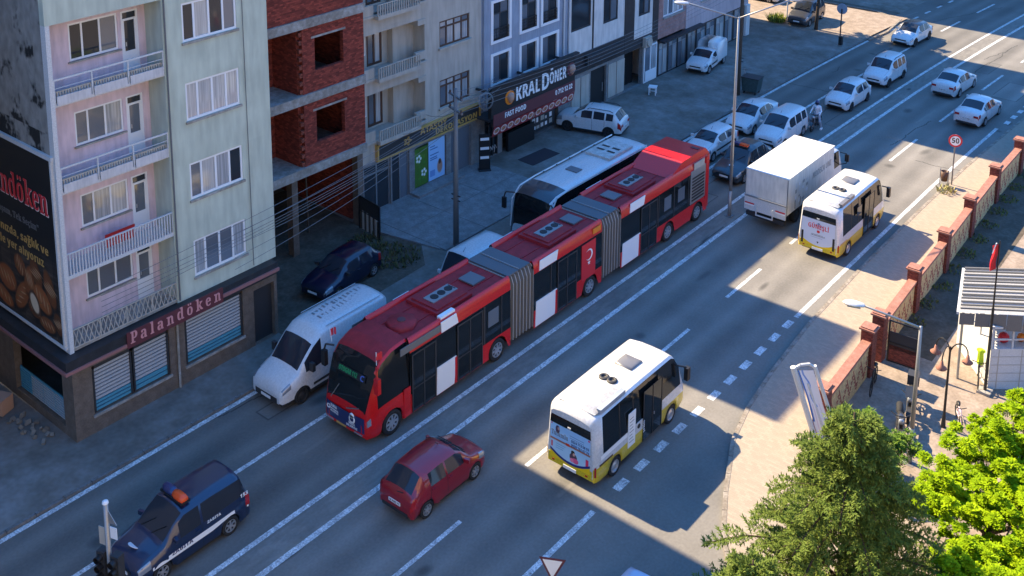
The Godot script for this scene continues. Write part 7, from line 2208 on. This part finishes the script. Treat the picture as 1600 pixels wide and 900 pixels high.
	putbox(bl, "panel", M.black, -0.32, 0.32, 0.05, 2.15, -0.05, 0.05); putbox(bl, "foot", M.dark, -0.35, 0.35, 0, 0.06, -0.2, 0.2)
	for i in 3: putbox(bl, "white_mark", M.white, -0.25, 0.25, 0.7 + i * 0.55, 0.86 + i * 0.55, 0.05, 0.056)
	tuft("low weeds growing through the edge of the earth lot", Vector3(-35.3, 0.1, -34.6), 420, 1.3, 0.28, [Vector3(0.07, 0.075, 0.03), Vector3(0.11, 0.10, 0.045)], "")
	tuft("weeds along the foot of the plank gate", Vector3(-37.3, 0.1, -34.6), 240, 0.9, 0.3, [Vector3(0.08, 0.08, 0.035), Vector3(0.13, 0.12, 0.06)], "")
	tuft("yellow green bush by the dark parked van", Vector3(-39.0, 0.1, -82.9), 300, 0.7, 0.8, [Vector3(0.28, 0.3, 0.05), Vector3(0.2, 0.24, 0.06)], "")
	# rubble and a crate outside the corner shop
	rng.seed = 44
	for i in 22:
		var rb := nst(); obx(rb, Vector3.ZERO, Vector3(rng.randf_range(0.08, 0.24), rng.randf_range(0.07, 0.15), rng.randf_range(0.08, 0.22)), Basis.from_euler(Vector3(rng.randf(), rng.randf() * 3, rng.randf())))
		var ro := put(self, "rubble_stone", rb, M.asphalt2)
		ro.position = Vector3(-37.6 + rng.randf() * 2.4, 0.15, -17.2 + rng.randf_range(-0.25, 0.45)); tag(ro, "broken grey stone in the rubble heap at the shop's side wall", "stone", "rubble heap by the corner shop")
	var cr := thing("cardboard_box", "brown cardboard box by the turquoise counter", "box", Vector3(-38.3, 0.1, -16.9), 0.4)
	putbox(cr, "box_body", M.skin, -0.35, 0.35, 0, 0.6, -0.3, 0.3); putbox(cr, "flap", M.skin, -0.36, 0.36, 0.6, 0.62, 0.0, 0.45)
	# kiosk-like dark counter at the frame's lower left and grass along the wall
	for i in 14: tuft("grass tuft at the foot of the yard wall", Vector3(-14.0 - 0.045 * i, 0.125, -43.0 - i * 1.9), 90, 0.55, 0.18, [Vector3(0.10, 0.12, 0.03), Vector3(0.16, 0.15, 0.05)], "grass tufts along the yard wall")

func utility_pole(label: String, at: Vector3, h: float, m: Material) -> Node3D:
	var o := thing("utility_pole", label, "utility pole", at)
	var s := nst(true); cyl(s, Vector3.ZERO, Vector3(0, h, 0), 0.15, 0.09, 12); put(o, "pole", s, m)
	for k in 2:
		var c := nst(); bar(c, Vector3(-0.6, h - 0.4 - k * 0.7, -0.2), Vector3(0.6, h - 0.4 - k * 0.7, 0.2), 0.09); var cn := put(o, "crossarm", c, M.greysteel)
		for x in [-0.5, 0.0, 0.5]:
			var i := nst(true); lathe(i, [Vector2(0.0, 0.14), Vector2(0.05, 0.12), Vector2(0.05, 0.0)], Vector3(x, h - 0.36 - k * 0.7, x * 0.33), Vector3.UP, 8); put(cn, "insulator", i, M.wood)
	for y in [2.4, 2.65]:
		var b := nst(); bar(b, Vector3(-0.28, y, 0), Vector3(0.28, y, 0), 0.05); put(o, "step_iron", b, M.dark)
	return o

func wire(label: String, a: Vector3, b: Vector3, sag: float) -> void:
	var s := nst()
	var pts := []
	for i in 13:
		var t := i / 12.0
		pts.append(a.lerp(b, t) - Vector3(0, sag * 4 * t * (1 - t), 0))
	tube(s, pts, 0.011, 4)
	var o := put(self, "overhead_wire", s, M.greysteel)
	tag(o, label, "wire", label.replace("overhead wire", "overhead wires"))

func build_billboard() -> void:
	var o := thing("billboard", "large dark bread advertisement with red lettering on the grey side wall", "billboard", Vector3(-34.55, 0, -17.75))
	# local -x runs along the side wall away from the corner; faces +z
	var W := 6.6
	var im := Image.create(528, 580, false, Image.FORMAT_RGB8)
	var n := FastNoiseLite.new(); n.seed = 2; n.frequency = 0.02; n.fractal_octaves = 4
	for y in 580:
		for x in 528:
			var c := Color(0.05, 0.05, 0.06)
			if y > 270:
				var g := smoothstep(270.0, 360.0, y)
				var pl := (0.16 + 0.12 * n.get_noise_2d(x * 0.4, y * 3.0) + (0.04 if (x / 62) % 2 else 0.0)) * (0.3 if x % 62 < 2 else 1.0)
				c = Color(pl * 1.15, pl * 0.98, pl * 0.86).lerp(c, 1.0 - g)
			im.set_pixel(x, y, c)
	rng.seed = 91
	for b in [[40, 420, 60, 26, 0.6], [130, 400, 55, 24, -0.5], [215, 470, 62, 46, 0.2], [300, 400, 40, 34, 0.9], [300, 500, 70, 34, -0.9], [352, 430, 30, 60, 0.4], [395, 395, 30, 52, -0.5], [420, 470, 62, 40, 0.5], [370, 520, 40, 30, 0.2], [470, 420, 30, 66, -0.35], [505, 520, 26, 40, -0.3], [440, 545, 50, 26, 0.0], [180, 540, 70, 30, 0.3], [60, 520, 66, 34, -0.3]]:
		var tone := rng.randf_range(0.34, 0.56)
		blob(im, b[0] + 6, b[1] + 8, b[2] * 1.05, b[3] * 1.05, Color(0.02, 0.015, 0.01, 0.8), b[4], 0.3)
		blob(im, b[0], b[1], b[2], b[3], Color(tone, tone * 0.55, tone * 0.25), b[4], 0.2)
		blob(im, b[0] - 4, b[1] - 5, b[2] * 0.75, b[3] * 0.7, Color(tone * 1.1, tone * 0.66, tone * 0.38), b[4], 0.9)
		for k in 40: blob(im, b[0] + rng.randf_range(-0.7, 0.7) * b[2], b[1] + rng.randf_range(-0.6, 0.6) * b[3], rng.randf_range(2, 6), rng.randf_range(1.5, 4), Color(tone * rng.randf_range(0.5, 1.5), tone * rng.randf_range(0.35, 0.9), tone * 0.35, 0.5), b[4] + 1.2, 0.6)
		for k in 4: blob(im, b[0] + (k - 1.5) * 0.36 * b[2] * cos(b[4]), b[1] + (k - 1.5) * 0.36 * b[2] * sin(b[4]), b[3] * 0.6, 3.5, Color(0.72, 0.58, 0.44, 0.8), b[4] + 0.9, 0.5)
	blob(im, 372, 500, 30, 44, Color(0.34, 0.24, 0.18), -0.5, 0.1); blob(im, 372, 500, 23, 36, Color(0.82, 0.74, 0.62), -0.5, 0.2)
	paint("bread", im)
	uvmat("bread", "bread", 0.6)
	var s := nst()
	var y0 := 3.85
	var y1 := 10.85
	quv(s, [Vector3(-W, y1, 0.06), Vector3(-0.1, y1, 0.06), Vector3(-0.1, y0, 0.06), Vector3(-W, y0, 0.06)], [Vector2(0, 0), Vector2(1, 0), Vector2(1, 1), Vector2(0, 1)])
	put(o, "printed_sheet", s, M.bread)
	var f := nst()
	bx(f, -W - 0.05, 0.05, y1, y1 + 0.16, 0.0, 0.1); bx(f, -W - 0.05, 0.05, y0 - 0.1, y0, 0.0, 0.1); bx(f, -0.1, 0.0, y0, y1, 0.0, 0.1)
	put(o, "frame", f, M.whitepaint)
	putbox(o, "backing", M.dark, -W, -0.1, y0, y1, 0.01, 0.05)
	textw(o, "Palandöken", 5.35, 0.92, M.white, Vector3(-3.13, 8.62, 0.066), Basis(), font_serif, 0.006)
	textw(o, "Palandöken", 5.25, 0.9, M.signred, Vector3(-3.1, 8.66, 0.076), Basis(), font_serif, 0.008)
	textw(o, "\"Doğal Yaşam, Tek Seçim\"", 4.3, 0.24, M.greysteel, Vector3(-3.4, 7.85, 0.07), Basis(), font_serif, 0.006)
	textw(o, "Sofranızda, sağlık ve", 4.6, 0.32, M.gold, Vector3(-3.0, 7.1, 0.07), Basis(), null, 0.006)
	textw(o, "lezzetle yer alıyoruz", 4.4, 0.32, M.gold, Vector3(-3.3, 6.55, 0.07), Basis(), null, 0.006)

# ---------------------------------------------------------------- plants
func blades(st: SurfaceTool, c: Vector3, d: Vector3, l: float, w: float, colr: Vector3) -> void:
	# one small folded leaf along d
	var f := frame_of(d)
	var q := f.x
	st.set_color(Color(colr.x, colr.y, colr.z))
	var tip := c + f.z * l
	var a := c + f.z * l * 0.45 + q * w * 0.5 + f.y * w * 0.12
	var b := c + f.z * l * 0.45 - q * w * 0.5 + f.y * w * 0.12
	st.add_vertex(c); st.add_vertex(a); st.add_vertex(tip)
	st.add_vertex(c); st.add_vertex(tip); st.add_vertex(b)

func rvec() -> Vector3:
	var z := rng.randf_range(-1, 1)
	var a := rng.randf() * TAU
	var r := sqrt(1 - z * z)
	return Vector3(r * cos(a), z, r * sin(a))

func tuft(label: String, at: Vector3, n: int, r: float, h: float, cols: Array, group: String) -> void:
	var s := nst()
	rng.seed = hash(at)
	for i in n:
		var a := rng.randf() * TAU
		var q := sqrt(rng.randf()) * r
		var c: Vector3 = cols[0].lerp(cols[1], rng.randf())
		blades(s, Vector3(cos(a) * q, 0, sin(a) * q), (Vector3.UP + rvec() * 0.7).normalized(), h * rng.randf_range(0.4, 1.1), 0.06 + h * 0.08, c)
	var o := put(self, "weed_tuft", s, M.leaf_cedar)
	o.position = at
	tag(o, label, "weeds", group)
	o.set_meta("kind", "stuff")

func broad_tree(called: String, label: String, at: Vector3, h: float, crown: Array, leaves: int, size: float, c0: Vector3, c1: Vector3, sd: int, group := "") -> void:
	# crown: list of [centre, radii]; leaves gather in clumps on branch ends
	var o := thing(called, label, "tree", at, 0.0, group)
	rng.seed = sd
	var tr := nst(true)
	cyl(tr, Vector3.ZERO, Vector3(0.1, h * 0.45, 0.05), 0.16, 0.11, 8)
	var ends := []
	for c in crown:
		var top: Vector3 = c[0]
		tube(tr, [Vector3(0.1, h * 0.42, 0.05), Vector3(0.1, h * 0.42, 0.05).lerp(top, 0.6) + rvec() * 0.2, top], 0.06, 6)
		for i in 7:
			var d := rvec(); d.y = absf(d.y) * 0.6
			tube(tr, [top.lerp(Vector3(0, h * 0.5, 0), 0.3), top + d * c[1] * 0.75], 0.025, 5)
	put(o, "trunk", tr, M.bark)
	var s := nst()
	var clumps := []
	for c in crown:
		for i in c[2]:
			var d := rvec()
			if d.y < -0.35: d.y *= -0.5
			var rr := pow(rng.randf(), 0.45)
			clumps.append([c[0] + d * c[1] * rr * rng.randf_range(0.82, 1.08), rng.randf_range(0.7, 1.15)])
	var per := leaves / clumps.size()
	for cl in clumps:
		var tone := rng.randf()
		# drooping compound sprays: a few stalks per clump, leaflets along both sides
		var stalks := maxi(3, per / 12)
		for k in stalks:
			var d := rvec(); d.y = d.y * 0.5 + 0.35; d = d.normalized()
			var l: float = size * rng.randf_range(2.2, 3.8) * cl[1]
			for i in 6:
				var t := 0.25 + 0.75 * i / 6.0
				var p: Vector3 = cl[0] + d * l * t - Vector3(0, 0.45 * l * t * t, 0)
				for sgn in [-1.0, 1.0]:
					var side: Vector3 = d.cross(Vector3.UP).normalized() * sgn
					var ld: Vector3 = (side + d * 0.55 + rvec() * 0.35 + Vector3(0, -0.05, 0)).normalized()
					blades(s, p, ld, size * rng.randf_range(0.75, 1.2), size * 0.5, c0.lerp(c1, clampf(tone * 0.7 + rng.randf() * 0.5 - 0.1, 0, 1)))
	put(o, "crown", s, M.leaf_bright)

func cedar(label: String, at: Vector3, h: float, R: float, sd: int) -> void:
	var o := thing("cedar_tree", label, "tree", at)
	rng.seed = sd
	var tr := nst(true)
	cyl(tr, Vector3.ZERO, Vector3(0.05, h * 0.6, 0), 0.22, 0.12, 8); cyl(tr, Vector3(0.05, h * 0.6, 0), Vector3(0, h, 0), 0.12, 0.02, 6)
	var s := nst()
	var n := 96
	for i in n:
		var t := 0.14 + 0.84 * pow(i / float(n), 0.9)
		var a := i * 2.399 + rng.randf() * 0.5
		var L := R * (1.0 - pow(t, 1.5) * 0.92) * rng.randf_range(0.6, 1.2)
		var d := Vector3(cos(a), 0, sin(a))
		var p0 := Vector3(0, h * t, 0)
		var pts := []
		for k in 7:
			var q := k / 6.0
			pts.append(p0 + d * L * q + Vector3(0, L * (0.22 * q + 0.10 * sin(q * 3.0) - 0.30 * q * q), 0))
		tube(tr, pts, 0.022 + 0.02 * (1 - t), 4)
		var twigs := int(18 + 24 * L / R)
		for k in twigs:
			var q := 0.18 + 0.82 * k / twigs
			var idx := mini(5, int(q * 6))
			var p: Vector3 = pts[idx].lerp(pts[idx + 1], q * 6 - idx)
			var sgn := 1.0 if k % 2 else -1.0
			var side := Vector3(-d.z, 0, d.x) * sgn
			var tl := (0.28 + 0.5 * sin(PI * minf(q * 1.05, 1.0))) * rng.randf_range(0.6, 1.15) * (0.6 + 0.5 * L / R)
			var td := (side * rng.randf_range(0.5, 1.0) + d * rng.randf_range(0.35, 0.9) + Vector3(0, rng.randf_range(-0.15, 0.3), 0)).normalized()
			var m := int(7 + tl * 16)
			for j in m:
				var u := j / float(m)
				var c := p + td * tl * u + Vector3(0, 0.08 * u - 0.30 * tl * u * u, 0)
				var col0 := Vector3(0.085, 0.135, 0.024).lerp(Vector3(0.165, 0.21, 0.042), rng.randf())
				for e in 3: blades(s, c, (td * 0.8 + rvec() * 0.9).normalized(), rng.randf_range(0.08, 0.15), 0.035, col0)
	put(o, "trunk", tr, M.bark)
	put(o, "crown", s, M.leaf_cedar)

func build_trees() -> void:
	cedar("dark green cedar with feathery drooping branches at the pavement corner", Vector3(-9.6, 0.1, -26.5), 7.7, 4.0, 71)
	cedar("smaller grey green cedar leaning over the pavement in front of the tall cedar", Vector3(-10.5, 0.1, -22.7), 5.2, 2.6, 72)
	var g0 := Vector3(0.17, 0.29, 0.005)
	var g1 := Vector3(0.31, 0.43, 0.008)
	broad_tree("leafy_tree", "bright yellow green tree beside the deck and lantern post", Vector3(-7.3, 0.1, -31.6), 4.6, [[Vector3(-0.8, 2.9, 0.8), Vector3(1.5, 1.25, 1.5), 60], [Vector3(-0.2, 3.0, -1.6), Vector3(1.6, 1.3, 1.7), 64], [Vector3(0.0, 3.1, -3.3), Vector3(1.5, 1.2, 1.4), 50], [Vector3(1.2, 3.2, 0.3), Vector3(1.6, 1.4, 1.7), 60], [Vector3(1.7, 3.2, -2.2), Vector3(1.6, 1.3, 1.6), 50], [Vector3(0.3, 3.0, -4.7), Vector3(1.3, 1.1, 1.3), 40], [Vector3(0.4, 2.3, -0.8), Vector3(1.6, 1.0, 1.8), 50]], 200000, 0.088, g0, g1, 81)
	broad_tree("leafy_tree", "bright yellow green tree rising beyond the cedar at the yard corner", Vector3(-6.0, 0.1, -27.9), 4.8, [[Vector3(-0.9, 2.7, -0.9), Vector3(1.4, 1.2, 1.3), 50], [Vector3(-0.1, 3.2, 0.6), Vector3(1.5, 1.3, 1.5), 56], [Vector3(0.9, 3.0, -0.6), Vector3(1.5, 1.3, 1.5), 50], [Vector3(0.9, 3.0, 1.8), Vector3(1.5, 1.2, 1.4), 44], [Vector3(-0.2, 2.3, -1.9), Vector3(1.3, 1.1, 1.2), 44], [Vector3(1.0, 2.4, -2.2), Vector3(1.4, 1.1, 1.2), 40]], 150000, 0.088, g0, g1, 82)
	broad_tree("shrub", "fresh green shrub between the wall end and the parked scooter", Vector3(-12.1, 0.1, -34.4), 2.2, [[Vector3(0, 1.4, 0), Vector3(1.0, 0.9, 0.9), 40], [Vector3(1.0, 1.2, -0.2), Vector3(0.9, 0.8, 0.8), 34]], 14000, 0.09, Vector3(0.07, 0.14, 0.02), Vector3(0.17, 0.26, 0.035), 83)
	broad_tree("street_tree", "dark leafy tree with a thick trunk on the open ground", Vector3(-35.55, 0.1, -82.9), 7.0, [[Vector3(0, 6.0, 0), Vector3(3.0, 2.0, 2.6), 60], [Vector3(1.5, 4.4, 0.6), Vector3(1.8, 1.2, 1.5), 24], [Vector3(-1.2, 4.2, 0.0), Vector3(1.6, 1.1, 1.4), 20]], 14000, 0.17, Vector3(0.07, 0.11, 0.025), Vector3(0.11, 0.155, 0.038), 84)
